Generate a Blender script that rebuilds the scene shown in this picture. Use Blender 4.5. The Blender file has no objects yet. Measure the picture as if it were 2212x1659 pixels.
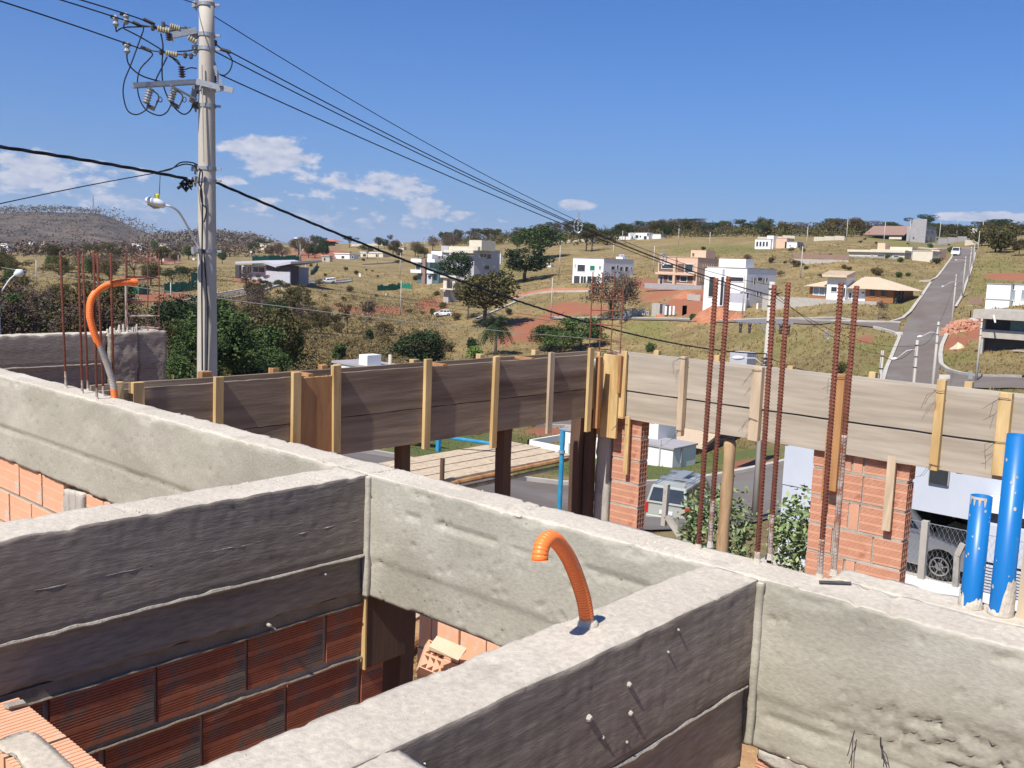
import bpy, math, random
import numpy as np
from mathutils import Vector, Matrix, Euler

S = bpy.context.scene
COL = S.collection
random.seed(7)
RNG = np.random.default_rng(11)

# ------------------------------------------------------------------ camera
H = 0.75                                   # eye height above the beam tops (z = 0)
FPX = 2060.0; PITCH = math.radians(7.1); ROLL = math.radians(2.2); AZ = math.radians(48.5)
def cam_axes():
    cp, sp = math.cos(PITCH), math.sin(PITCH); fa, ca = math.sin(AZ), math.cos(AZ)
    f = np.array([fa*cp, ca*cp, -sp]); u = np.array([fa*sp, ca*sp, cp]); r = np.array([ca, -fa, 0.0])
    cr, sr = math.cos(ROLL), math.sin(ROLL)
    return cr*r+sr*u, -sr*r+cr*u, f
CR, CU, CF = cam_axes()
cd = bpy.data.cameras.new('camera'); cam = bpy.data.objects.new('camera', cd); COL.objects.link(cam)
cd.sensor_width = 36; cd.lens = 36*FPX/2212; cd.clip_start = 0.05; cd.clip_end = 60000
M = Matrix(((CR[0], CU[0], -CF[0], 0), (CR[1], CU[1], -CF[1], 0), (CR[2], CU[2], -CF[2], H), (0, 0, 0, 1)))
cam.matrix_world = M
S.camera = cam

# ------------------------------------------------------------------ light
LD = np.array([0.79, 0.085, -1.0]); LD /= np.linalg.norm(LD)      # direction the sunlight travels
SUN_EL = math.asin(-LD[2]); SUN_AZ = math.atan2(-LD[0], -LD[1])
sd = bpy.data.lights.new('sun', 'SUN'); sd.energy = 5.0; sd.angle = math.radians(0.53); sd.color = (1.0, 0.94, 0.85)
sun = bpy.data.objects.new('sun', sd); COL.objects.link(sun); sun.location = (-30, -10, 40)
sun.rotation_euler = Vector(LD).to_track_quat('-Z', 'Y').to_euler()
S.view_settings.view_transform = 'Standard'; S.view_settings.look = 'None'
S.view_settings.exposure = 0.42; S.view_settings.gamma = 1.0; S.view_settings.use_curve_mapping = False

def ray(x, y):
    d = CF*FPX + CR*(x-1106) - CU*(y-829.5)
    return d/np.linalg.norm(d[:2])

def world_setup():
    w = bpy.data.worlds.new('World'); S.world = w; w.use_nodes = True
    nt = w.node_tree; nt.nodes.clear(); N = nt.nodes.new; L = nt.links.new
    out = N('ShaderNodeOutputWorld'); bg = N('ShaderNodeBackground'); bg.inputs[1].default_value = 0.068
    sky = N('ShaderNodeTexSky'); sky.sky_type = 'NISHITA'; sky.sun_disc = False
    sky.sun_elevation = SUN_EL; sky.sun_rotation = SUN_AZ % (2*math.pi)
    sky.altitude = 900; sky.air_density = 1.0; sky.dust_density = 0.6; sky.ozone_density = 3.0
    tc = N('ShaderNodeTexCoord'); sep = N('ShaderNodeSeparateXYZ'); L(tc.outputs['Generated'], sep.inputs[0])
    def m(op, a, b=None, c=None, clamp=False):
        n = N('ShaderNodeMath'); n.operation = op; n.use_clamp = clamp
        for i, v in enumerate((a, b, c)):
            if v is None: continue
            if isinstance(v, (int, float)): n.inputs[i].default_value = v
            else: L(v, n.inputs[i])
        return n.outputs[0]
    az = m('ARCTAN2', sep.outputs[0], sep.outputs[1]); el = m('ARCSINE', sep.outputs[2])
    comb = N('ShaderNodeCombineXYZ'); L(az, comb.inputs[0]); L(m('MULTIPLY', el, 2.0), comb.inputs[1])
    nz = N('ShaderNodeTexNoise'); nz.inputs['Scale'].default_value = 30; nz.inputs['Detail'].default_value = 7
    nz.inputs['Roughness'].default_value = 0.62; L(comb.outputs[0], nz.inputs['Vector'])
    nz2 = N('ShaderNodeTexNoise'); nz2.inputs['Scale'].default_value = 60; nz2.inputs['Detail'].default_value = 5
    L(comb.outputs[0], nz2.inputs['Vector'])
    tot = None
    blobs = [(590,335,95,44,1.0),(650,368,60,30,.7),(850,402,85,28,1.0),(735,385,70,30,.6),(690,420,90,22,.55),(925,450,48,24,.95),
             (70,372,190,55,.8),(225,432,90,40,.65),(20,420,120,40,.5),(1245,441,45,13,.9),(800,472,260,30,.58),(985,470,110,20,.62),(560,440,120,36,.52),(300,450,160,36,.45),
             (2150,468,110,12,.9),(2060,470,60,8,.6),(480,392,60,18,.6),(260,380,110,25,.5),(620,455,160,30,.45),(-350,390,260,60,.8),(2600,470,220,30,.8)]
    for (x, y, rx, ry, a) in blobs:
        d = ray(x, y); a0 = math.atan2(d[0], d[1]); e0 = math.atan(d[2])
        u = m('MULTIPLY', m('SUBTRACT', az, a0), FPX/rx); v = m('MULTIPLY', m('SUBTRACT', el, e0), FPX/ry)
        r2 = m('ADD', m('MULTIPLY', u, u), m('MULTIPLY', v, v))
        b = m('MULTIPLY', m('SUBTRACT', 1.0, m('MULTIPLY', r2, 0.5), clamp=True), a)
        tot = b if tot is None else m('MAXIMUM', tot, b)
    dens = m('MULTIPLY', m('SUBTRACT', m('ADD', tot, m('MULTIPLY', m('SUBTRACT', nz.outputs[0], 0.5), 1.9)), 0.50), 4.2, clamp=True)
    dens = m('MULTIPLY', dens, m('GREATER_THAN', tot, 0.02))
    dens = m('MULTIPLY', dens, 0.8)
    ramp = N('ShaderNodeValToRGB'); L(nz2.outputs[0], ramp.inputs[0])
    ramp.color_ramp.elements[0].position = .32; ramp.color_ramp.elements[0].color = (5.6, 5.9, 7.2, 1)
    ramp.color_ramp.elements[1].position = .68; ramp.color_ramp.elements[1].color = (9.8, 9.5, 9.8, 1)
    # air lightening towards the horizon
    hz = N('ShaderNodeMix'); hz.data_type = 'RGBA'
    L(m('MULTIPLY', m('POWER', m('SUBTRACT', 1.0, m('MULTIPLY', m('MAXIMUM', el, 0.0), 2.3), clamp=True), 2.6), .80), hz.inputs[0])
    sat = N('ShaderNodeMix'); sat.data_type = 'RGBA'; sat.blend_type = 'MULTIPLY'; sat.inputs[0].default_value = 1
    L(sky.outputs[0], sat.inputs[6]); sat.inputs[7].default_value = (0.32, 0.79, 1.42, 1)
    L(sat.outputs[2], hz.inputs[6]); hz.inputs[7].default_value = (2.35, 3.45, 5.6, 1)
    mx = N('ShaderNodeMix'); mx.data_type = 'RGBA'; L(dens, mx.inputs[0]); L(hz.outputs[2], mx.inputs[6]); L(ramp.outputs[0], mx.inputs[7])
    L(mx.outputs[2], bg.inputs[0]); L(bg.outputs[0], out.inputs[0])
world_setup()

# ------------------------------------------------------------------ projection helpers (measuring only)
def onz(x, y, z):
    d = ray(x, y); t = (z-H)/d[2]; return np.array([d[0]*t, d[1]*t, z])
def onX(x, y, X):
    d = ray(x, y); t = X/d[0]; return np.array([X, d[1]*t, H+d[2]*t])
def onY(x, y, Y):
    d = ray(x, y); t = Y/d[1]; return np.array([d[0]*t, Y, H+d[2]*t])
def atd(x, y, dist):
    d = ray(x, y); return np.array([d[0]*dist, d[1]*dist, H+d[2]*dist])
def proj(p):
    v = np.array(p, float)-np.array([0, 0, H]); z = v@CF
    return 1106+FPX*(v@CR)/z, 829.5-FPX*(v@CU)/z

# ------------------------------------------------------------------ noise
def _hash(i, j, k):
    n = (i*374761393 + j*668265263 + k*2147483647 + 974711) & 0xffffffff
    n = ((n ^ (n >> 13))*1274126177) & 0xffffffff
    return ((n ^ (n >> 16)) & 0xffff)/65535.0
def vnoise(P):
    P = np.asarray(P, float); I = np.floor(P).astype(np.int64); f = P-I; f = f*f*(3-2*f); r = 0
    for dx in (0, 1):
        for dy in (0, 1):
            for dz in (0, 1):
                w = (f[:, 0] if dx else 1-f[:, 0])*(f[:, 1] if dy else 1-f[:, 1])*(f[:, 2] if dz else 1-f[:, 2])
                r = r + w*_hash(I[:, 0]+dx, I[:, 1]+dy, I[:, 2]+dz)
    return r*2-1
def fbm(P, oct=4, g=0.5):
    r = 0; a = 1.0; t = 0; P = np.asarray(P, float)
    for o in range(oct):
        r = r+a*vnoise(P*2**o+o*17.3); t += a; a *= g
    return r/t

# ------------------------------------------------------------------ materials
MATS = {}
def pmat(name, c1, c2=None, scale=3.0, rough=0.8, bump=0.0, bscale=40.0, stretch=(1, 1, 1), detail=6, metal=0.0, c3=None, s3=1.0, t3=(.55, .7),
         isl=0.0, spec=0.3, bdist=0.01, attr=None, contrast=(0.35, 0.65), fine=0.0, knots=0.0, kcol=(.09, .05, .03)):
    if name in MATS: return MATS[name]
    mt = bpy.data.materials.new(name); MATS[name] = mt; mt.use_nodes = True
    nt = mt.node_tree; b = nt.nodes['Principled BSDF']; N = nt.nodes.new; L = nt.links.new
    b.inputs['Roughness'].default_value = rough; b.inputs['Metallic'].default_value = metal
    b.inputs['Specular IOR Level'].default_value = spec
    tc = N('ShaderNodeTexCoord'); mp = N('ShaderNodeMapping'); L(tc.outputs['Object'], mp.inputs[0]); mp.inputs['Scale'].default_value = stretch
    col = None
    if c2 is None: c2 = tuple(c*0.8 for c in c1)
    nz = N('ShaderNodeTexNoise'); nz.inputs['Scale'].default_value = scale; nz.inputs['Detail'].default_value = detail
    nz.inputs['Roughness'].default_value = 0.6; L(mp.outputs[0], nz.inputs['Vector'])
    cr = N('ShaderNodeValToRGB'); L(nz.outputs[0], cr.inputs[0])
    cr.color_ramp.elements[0].position = contrast[0]; cr.color_ramp.elements[1].position = contrast[1]
    cr.color_ramp.elements[0].color = (*c1, 1); cr.color_ramp.elements[1].color = (*c2, 1); col = cr.outputs[0]
    if c3 is not None:
        n3 = N('ShaderNodeTexNoise'); n3.inputs['Scale'].default_value = s3; n3.inputs['Detail'].default_value = 7; n3.inputs['Roughness'].default_value = .65
        L(mp.outputs[0], n3.inputs['Vector'])
        r3 = N('ShaderNodeValToRGB'); r3.color_ramp.elements[0].position = t3[0]; r3.color_ramp.elements[1].position = t3[1]; L(n3.outputs[0], r3.inputs[0])
        mx = N('ShaderNodeMix'); mx.data_type = 'RGBA'; L(r3.outputs[0], mx.inputs[0]); L(col, mx.inputs[6]); mx.inputs[7].default_value = (*c3, 1); col = mx.outputs[2]
    if fine:
        nf = N('ShaderNodeTexNoise'); nf.inputs['Scale'].default_value = bscale; nf.inputs['Detail'].default_value = 4; L(mp.outputs[0], nf.inputs['Vector'])
        mr = N('ShaderNodeMapRange'); L(nf.outputs[0], mr.inputs[0]); mr.inputs[1].default_value = .3; mr.inputs[2].default_value = .7
        mr.inputs[3].default_value = 1-fine; mr.inputs[4].default_value = 1+fine
        mx = N('ShaderNodeMix'); mx.data_type = 'RGBA'; mx.blend_type = 'MULTIPLY'; mx.inputs[0].default_value = 1; L(col, mx.inputs[6]); L(mr.outputs[0], mx.inputs[7]); col = mx.outputs[2]
    if knots:
        km = N('ShaderNodeMapping'); L(tc.outputs['Object'], km.inputs[0]); km.inputs['Scale'].default_value = tuple(max(.4, min(1.0, v)) for v in stretch)
        vo = N('ShaderNodeTexVoronoi'); vo.inputs['Scale'].default_value = knots; L(km.outputs[0], vo.inputs['Vector'])
        kr = N('ShaderNodeValToRGB'); kr.color_ramp.elements[0].position = .045; kr.color_ramp.elements[1].position = .13; kr.color_ramp.elements[0].color = (.85, .85, .85, 1); kr.color_ramp.elements[1].color = (0, 0, 0, 1); L(vo.outputs['Distance'], kr.inputs[0])
        sp = N('ShaderNodeSeparateColor'); L(vo.outputs['Color'], sp.inputs[0]); gt = N('ShaderNodeMath'); gt.operation = 'GREATER_THAN'; gt.inputs[1].default_value = .35 if knots < 10 else .6; L(sp.outputs[0], gt.inputs[0])
        ml = N('ShaderNodeMath'); ml.operation = 'MULTIPLY'; L(kr.outputs[0], ml.inputs[0]); L(gt.outputs[0], ml.inputs[1])
        mx = N('ShaderNodeMix'); mx.data_type = 'RGBA'; L(ml.outputs[0], mx.inputs[0]); L(col, mx.inputs[6]); mx.inputs[7].default_value = (*kcol, 1); col = mx.outputs[2]
    if isl:
        ge = N('ShaderNodeNewGeometry'); mr = N('ShaderNodeMapRange'); L(ge.outputs['Random Per Island'], mr.inputs[0]); mr.inputs[3].default_value = 1-isl; mr.inputs[4].default_value = 1+isl
        oi = N('ShaderNodeObjectInfo'); mo = N('ShaderNodeMapRange'); L(oi.outputs['Random'], mo.inputs[0]); mo.inputs[3].default_value = .8; mo.inputs[4].default_value = 1.2
        mm = N('ShaderNodeMath'); mm.operation = 'MULTIPLY'; L(mr.outputs[0], mm.inputs[0]); L(mo.outputs[0], mm.inputs[1])
        mx = N('ShaderNodeMix'); mx.data_type = 'RGBA'; mx.blend_type = 'MULTIPLY'; mx.inputs[0].default_value = 1; L(col, mx.inputs[6]); L(mm.outputs[0], mx.inputs[7]); col = mx.outputs[2]
    if attr is not None:
        for (an, ac) in attr:
            at = N('ShaderNodeAttribute'); at.attribute_name = an
            mx = N('ShaderNodeMix'); mx.data_type = 'RGBA'; L(at.outputs['Fac'], mx.inputs[0]); L(col, mx.inputs[6])
            sm = N('ShaderNodeMix'); sm.data_type = 'RGBA'; sm.inputs[6].default_value = (*ac, 1); sm.inputs[7].default_value = (*[c*.62 for c in ac], 1); L(nz.outputs[0], sm.inputs[0])
            L(sm.outputs[2], mx.inputs[7]); col = mx.outputs[2]
    L(col, b.inputs['Base Color'])
    if bump:
        nb = N('ShaderNodeTexNoise'); nb.inputs['Scale'].default_value = bscale; nb.inputs['Detail'].default_value = 8; nb.inputs['Roughness'].default_value = .7; L(mp.outputs[0], nb.inputs['Vector'])
        bp = N('ShaderNodeBump'); bp.inputs['Strength'].default_value = bump; bp.inputs['Distance'].default_value = bdist
        L(nb.outputs[0], bp.inputs['Height']); L(bp.outputs[0], b.inputs['Normal'])
    return mt

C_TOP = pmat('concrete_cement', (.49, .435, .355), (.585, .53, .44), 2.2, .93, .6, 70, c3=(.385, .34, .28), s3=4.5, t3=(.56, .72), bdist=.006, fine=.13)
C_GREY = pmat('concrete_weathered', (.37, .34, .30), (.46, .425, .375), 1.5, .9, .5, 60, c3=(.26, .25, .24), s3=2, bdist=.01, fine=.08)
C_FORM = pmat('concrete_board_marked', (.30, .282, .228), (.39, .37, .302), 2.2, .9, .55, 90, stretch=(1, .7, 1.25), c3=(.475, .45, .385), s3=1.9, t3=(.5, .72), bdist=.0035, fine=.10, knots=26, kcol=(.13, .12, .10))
C_DARK = pmat('concrete_shade_toned', (.21, .178, .15), (.33, .285, .24), 2.4, .92, 1.0, 75, stretch=(.22, .22, 1.3), c3=(.135, .108, .085), s3=3, bdist=.008, fine=.22)  # same concrete; shade of the unlit faces put into a darker base colour
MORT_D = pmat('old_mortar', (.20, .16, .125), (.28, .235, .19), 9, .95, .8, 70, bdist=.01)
MORT = pmat('mortar', (.44, .41, .36), (.33, .30, .26), 9, .95, .8, 70, bdist=.01)
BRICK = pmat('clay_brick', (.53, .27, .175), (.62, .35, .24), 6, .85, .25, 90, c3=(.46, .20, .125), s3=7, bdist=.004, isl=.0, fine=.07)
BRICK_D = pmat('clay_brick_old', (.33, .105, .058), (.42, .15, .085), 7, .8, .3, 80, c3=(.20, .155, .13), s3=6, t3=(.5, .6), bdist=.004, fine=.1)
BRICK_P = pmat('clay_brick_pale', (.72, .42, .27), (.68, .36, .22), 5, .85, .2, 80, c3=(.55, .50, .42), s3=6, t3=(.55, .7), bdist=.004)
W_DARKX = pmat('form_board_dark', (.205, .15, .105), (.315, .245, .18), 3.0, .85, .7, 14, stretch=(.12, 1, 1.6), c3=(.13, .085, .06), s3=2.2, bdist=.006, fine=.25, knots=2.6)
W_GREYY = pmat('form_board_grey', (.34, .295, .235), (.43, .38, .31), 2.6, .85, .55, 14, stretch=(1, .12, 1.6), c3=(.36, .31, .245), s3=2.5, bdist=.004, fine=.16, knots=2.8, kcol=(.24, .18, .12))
W_YEL = pmat('timber_yellow', (.47, .31, .13), (.60, .44, .22), 8, .75, .4, 18, stretch=(1, 1, .18), c3=(.30, .16, .05), s3=6, bdist=.003, fine=.16, knots=7, kcol=(.22, .11, .04))
W_BRN = pmat('timber_brown', (.34, .17, .07), (.45, .25, .11), 8, .8, .5, 18, stretch=(1, 1, .18), c3=(.2, .09, .04), s3=6, bdist=.003, fine=.12)
W_PALE = pmat('timber_weathered', (.46, .36, .25), (.56, .45, .32), 8, .85, .5, 18, stretch=(1, 1, .18), c3=(.33, .25, .17), s3=6, bdist=.003, fine=.12)
W_POST = pmat('timber_dark_post', (.085, .05, .036), (.13, .08, .055), 6, .85, .6, 22, stretch=(1, 1, .15), bdist=.005)
RUST = pmat('rusty_steel', (.15, .05, .033), (.22, .08, .05), 30, .8, .3, 200, c3=(.12, .042, .034), s3=12, bdist=.001, fine=.15)
RUSTW = pmat('rusty_steel_cement', (.42, .38, .33), (.27, .12, .08), 26, .9, .6, 120, bdist=.003, contrast=(.45, .6))
ORANGE = pmat('orange_conduit', (1.0, .215, .035), (.95, .23, .05), 4, .42, 0, spec=.5, c3=(.80, .36, .20), s3=22, t3=(.60, .72))
GREYCOND = pmat('cement_coated_conduit', (.50, .46, .40), (.40, .36, .31), 20, .9, .5, 90, bdist=.003)
BLUEP = pmat('blue_pipe', (.005, .135, .40), (.008, .16, .44), 3, .38, 0, c3=(.10, .24, .42), s3=13, t3=(.60, .70), spec=.5)
BLUEP2 = pmat('blue_pipe_scuffed', (.02, .22, .42), (.03, .27, .48), 6, .6, 0, c3=(.12, .32, .42), s3=12, t3=(.55, .7))
POLEC = pmat('pole_concrete', (.42, .385, .33), (.49, .455, .40), 3, .85, .3, 60, stretch=(1, 1, .3), c3=(.36, .34, .31), s3=2, bdist=.004, fine=.05)
STEELG = pmat('galvanised_steel', (.38, .40, .43), (.30, .32, .35), 20, .5, metal=.4)
DARKST = pmat('dark_hardware', (.05, .045, .05), (.09, .08, .08), 20, .6)
CABLE = pmat('black_cable', (.012, .014, .022), (.02, .022, .03), 20, .6)
CABLEP = pmat('pale_cable', (.42, .40, .36), (.36, .34, .30), 20, .6)
PORC = pmat('beige_insulator', (.42, .38, .26), (.35, .31, .22), 10, .5)
PORD = pmat('dark_insulator', (.05, .03, .035), (.07, .04, .04), 10, .35, spec=.5)
WHITEP = pmat('white_paint', (.80, .80, .78), (.74, .74, .72), 1.2, .8, .1, 30, bdist=.003)
WHITEB = pmat('white_blue_paint', (.52, .55, .61), (.47, .505, .57), 1.2, .7, .05, 30, bdist=.003)
PEACH = pmat('peach_plaster', (.66, .47, .34), (.62, .43, .31), 1, .9)
CREAM = pmat('cream_plaster', (.66, .60, .48), (.60, .54, .43), 1, .9)
GREYPL = pmat('grey_plaster', (.36, .345, .35), (.31, .30, .31), 1, .9)
LILAC = pmat('grey_paint', (.46, .46, .50), (.42, .42, .46), 1, .9)
BLOCKW = pmat('block_wall', (.45, .42, .37), (.38, .35, .31), 2, .95)
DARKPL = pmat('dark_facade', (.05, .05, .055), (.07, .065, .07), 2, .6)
WOODF = pmat('wood_facade', (.27, .12, .05), (.34, .16, .065), 6, .7, stretch=(.3, .3, 3))
TILEC = pmat('cream_roof_tile', (.66, .54, .40), (.60, .48, .35), 6, .85, stretch=(1, 1, 1))
TILER = pmat('red_roof_tile', (.46, .16, .10), (.40, .13, .08), 6, .85)
BROWNST = pmat('brown_stone_cladding', (.30, .20, .16), (.24, .15, .12), 5, .9)
TEAL = pmat('teal_glazing', (.10, .19, .20), (.08, .15, .16), 4, .25, spec=.6)
GLASS = pmat('dark_glass', (.03, .035, .04), (.045, .05, .055), 3, .12, spec=.7)
GLASSL = pmat('pale_glass', (.30, .36, .40), (.24, .30, .34), 3, .2, spec=.7)
GREENN = pmat('green_shade_net', (.02, .20, .13), (.015, .15, .10), 5, .9)
ASPH = pmat('asphalt', (.145, .118, .10), (.17, .142, .122), .35, .92, .3, 30, c3=(.185, .165, .15), s3=.12, t3=(.45, .6), bdist=.01, fine=.14)
KERB = pmat('kerb_concrete', (.50, .47, .41), (.42, .39, .34), .8, .9, .2, 20)
REDSOIL = pmat('red_soil', (.36, .14, .075), (.44, .20, .11), .8, .95, .6, 6, bdist=.05, fine=.12)
SANDM = pmat('sand', (.62, .52, .36), (.56, .45, .30), 2, .95, .4, 30, bdist=.02)
DIRT = pmat('dirt_floor', (.46, .28, .14), (.36, .21, .10), 5, .95, .8, 30, c3=(.55, .42, .2), s3=14, bdist=.02)
LEAF_D = pmat('leaves_dark', (.020, .038, .016), (.040, .066, .024), 1.3, .8, isl=.5, spec=.15)
LEAF_M = pmat('leaves_green', (.050, .085, .024), (.085, .125, .038), 1.3, .75, isl=.45, spec=.2)
LEAF_L = pmat('leaves_bright', (.11, .19, .035), (.17, .24, .055), 2, .6, isl=.4, spec=.3)
LEAF_O = pmat('leaves_olive', (.062, .060, .024), (.11, .095, .038), .9, .85, isl=.5, spec=.1)
LEAF_B = pmat('leaves_dry', (.10, .075, .038), (.16, .125, .06), .9, .9, isl=.5, spec=.1)
LEAF_G = pmat('twigs_greybrown', (.085, .062, .05), (.13, .095, .075), .9, .95, isl=.45, spec=.1)
LEAF_H = pmat('hill_scrub_leaves', (.17, .135, .10), (.20, .165, .12), .02, .95, isl=.15, spec=.05)
LEAF_S = pmat('leaves_silver', (.17, .23, .095), (.24, .30, .13), 3, .5, isl=.5, spec=.4)
BARK = pmat('bark', (.11, .085, .065), (.17, .135, .105), 6, .95)
BARKW = pmat('pale_bark', (.36, .34, .30), (.28, .26, .23), 6, .95)
GRASST = pmat('dry_grass_tufts', (.27, .19, .08), (.20, .155, .062), .05, .9, isl=.4, spec=.1)
GRASSG = pmat('green_grass_tufts', (.10, .145, .03), (.17, .18, .045), .4, .9, isl=.4, spec=.1)
SILVER = pmat('silver_car_paint', (.40, .42, .37), (.38, .40, .36), 1, .35, metal=.1, spec=.6)
WHITEC = pmat('white_car_paint', (.75, .76, .76), (.75, .76, .76), 1, .25, spec=.6)
TYRE = pmat('tyre_rubber', (.02, .02, .02), (.03, .03, .03), 5, .85)
REDL = pmat('red_tail_lamp', (.55, .02, .02), (.45, .015, .015), 5, .3, spec=.6)
CHROME = pmat('bare_metal', (.55, .56, .58), (.5, .51, .53), 5, .3, metal=.8)
LAMPW = pmat('white_lamp_housing', (.72, .74, .76), (.66, .68, .7), 5, .45)
YELL = pmat('yellow_plastic', (.72, .66, .05), (.65, .6, .04), 5, .5)

W_LOG = pmat('debarked_log', (.37, .25, .14), (.46, .33, .20), 8, .85, .6, 18, stretch=(1, 1, .15), c3=(.24, .15, .08), s3=5, bdist=.004, fine=.15)
# ------------------------------------------------------------------ object helpers
def tag(o, label=None, cat=None, group=None, kind=None):
    if label: o['label'] = label
    if cat: o['category'] = cat
    if group: o['group'] = group
    if kind: o['kind'] = kind
    return o
def thing(name, label, cat, loc=(0, 0, 0), group=None, rz=0.0):
    o = bpy.data.objects.new(name, None); COL.objects.link(o); o.location = Vector([float(v) for v in loc]); o.rotation_euler = (0, 0, rz)
    o.empty_display_size = .2
    return tag(o, label, cat, group)
class MB:
    def __init__(s): s.v = []; s.f = []
    def add(s, V, F):
        n = len(s.v); s.v.extend([tuple(map(float, p)) for p in V]); s.f.extend([tuple(i+n for i in f) for f in F]); return s
    def box(s, x0, x1, y0, y1, z0, z1, j=0.0):
        V = [(x, y, z) for z in (z0, z1) for (x, y) in ((x0, y0), (x1, y0), (x1, y1), (x0, y1))]
        if j: V = [tuple(c+random.uniform(-j, j) for c in p) for p in V]
        return s.add(V, [(3, 2, 1, 0), (4, 5, 6, 7), (0, 1, 5, 4), (1, 2, 6, 5), (2, 3, 7, 6), (3, 0, 4, 7)])
    def bar(s, a, b, w, t=None, up=(0, 0, 1)):
        a = Vector([float(c) for c in a]); b = Vector([float(c) for c in b]); t = t or w; d = (b-a).normalized(); u = Vector(up)
        if abs(d.dot(u)) > .98: u = Vector((1, 0, 0))
        r = d.cross(u).normalized(); u = r.cross(d).normalized(); V = []
        for p in (a, b):
            for (i, j) in ((-1, -1), (1, -1), (1, 1), (-1, 1)): V.append(p+r*(i*w/2)+u*(j*t/2))
        return s.add(V, [(3, 2, 1, 0), (4, 5, 6, 7), (0, 1, 5, 4), (1, 2, 6, 5), (2, 3, 7, 6), (3, 0, 4, 7)])
    def tube(s, pts, r, n=8, caps=True):
        P = [Vector([float(c) for c in p]) for p in pts]; m = len(P); R = r if hasattr(r, '__len__') else [r]*m
        V = []; F = []; prev = None
        for i in range(m):
            d = (P[min(i+1, m-1)]-P[max(i-1, 0)]).normalized()
            if prev is None:
                u = Vector((0, 0, 1)) if abs(d.z) < .9 else Vector((1, 0, 0)); a = d.cross(u).normalized()
            else: a = (prev-d*prev.dot(d)).normalized()
            prev = a; b = d.cross(a)
            for k in range(n):
                t = 2*math.pi*k/n; V.append(P[i]+(a*math.cos(t)+b*math.sin(t))*R[i])
        for i in range(m-1):
            for k in range(n): F.append((i*n+k, i*n+(k+1) % n, (i+1)*n+(k+1) % n, (i+1)*n+k))
        if caps: F.append(tuple(reversed(range(n)))); F.append(tuple((m-1)*n+k for k in range(n)))
        return s.add(V, F)
    def lathe(s, c, prof, n=10, axis=(0, 0, 1)):
        ax = Vector(axis).normalized(); c = Vector([float(q) for q in c]); return s.tube([c+ax*h for h, r in prof], [max(r, 1e-4) for h, r in prof], n)
    def prism(s, poly, z0, z1):
        n = len(poly); V = [(x, y, z0) for x, y in poly]+[(x, y, z1) for x, y in poly]
        return s.add(V, [tuple(reversed(range(n))), tuple(range(n, 2*n))]+[(i, (i+1) % n, n+(i+1) % n, n+i) for i in range(n)])
    def extr(s, prof, a, b, axis):       # prof: list of 2D (p,q); extruded a..b along axis: 'x' -> (.,p,q) ; 'y' -> (p,.,q)
        n = len(prof)
        def q(t, p): return (t, p[0], p[1]) if axis == 'x' else (p[0], t, p[1])
        V = [q(a, p) for p in prof]+[q(b, p) for p in prof]
        return s.add(V, [tuple(reversed(range(n))), tuple(range(n, 2*n))]+[(i, (i+1) % n, n+(i+1) % n, n+i) for i in range(n)])
    def build(s, name, m, parent=None, smooth=False, label=None, world=True, bevel=0):
        me = bpy.data.meshes.new(name); V = s.v
        if parent is not None and world:
            r = parent
            while r.parent: r = r.parent
            o = r.location; V = [(x-o.x, y-o.y, z-o.z) for x, y, z in V]
        me.from_pydata(V, [], s.f); me.update()
        if isinstance(m, (list, tuple)):
            for k in m: me.materials.append(k)
        else: me.materials.append(m)
        if smooth: me.polygons.foreach_set('use_smooth', [True]*len(me.polygons))
        ob = bpy.data.objects.new(name, me); COL.objects.link(ob)
        if parent is not None: ob.parent = parent
        if label: ob['label'] = label
        if bevel:
            md = ob.modifiers.new('bevel', 'BEVEL'); md.width = bevel; md.segments = 1; md.limit_method = 'ANGLE'
        return ob
def dup(root, loc=None, rz=None, scale=None, label=None, group=None):
    r = root.copy(); COL.objects.link(r)
    if loc is not None: r.location = Vector([float(v) for v in loc])
    if rz is not None: r.rotation_euler = (r.rotation_euler[0], r.rotation_euler[1], rz)
    if scale is not None: r.scale = (scale, scale, scale) if not hasattr(scale, '__len__') else scale
    if label: r['label'] = label
    if group: r['group'] = group
    def rec(src, dst):
        for ch in src.children:
            c = ch.copy(); COL.objects.link(c); c.parent = dst; rec(ch, c)
    rec(root, r)
    return r
def npmesh(name, V, F, m, parent=None, smooth=False):
    me = bpy.data.meshes.new(name); V = np.asarray(V, np.float32); F = np.asarray(F, np.int32); k = F.shape[1]
    me.vertices.add(len(V)); me.vertices.foreach_set('co', V.ravel())
    me.loops.add(F.size); me.loops.foreach_set('vertex_index', F.ravel())
    me.polygons.add(len(F)); me.polygons.foreach_set('loop_start', np.arange(0, F.size, k, dtype=np.int32))
    try: me.polygons.foreach_set('loop_total', np.full(len(F), k, np.int32))
    except Exception: pass
    me.update(calc_edges=True); me.validate()
    me.materials.append(m)
    me.polygons.foreach_set('use_smooth', [smooth]*len(me.polygons))
    o = bpy.data.objects.new(name, me); COL.objects.link(o)
    if parent is not None: o.parent = parent
    return o

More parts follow.
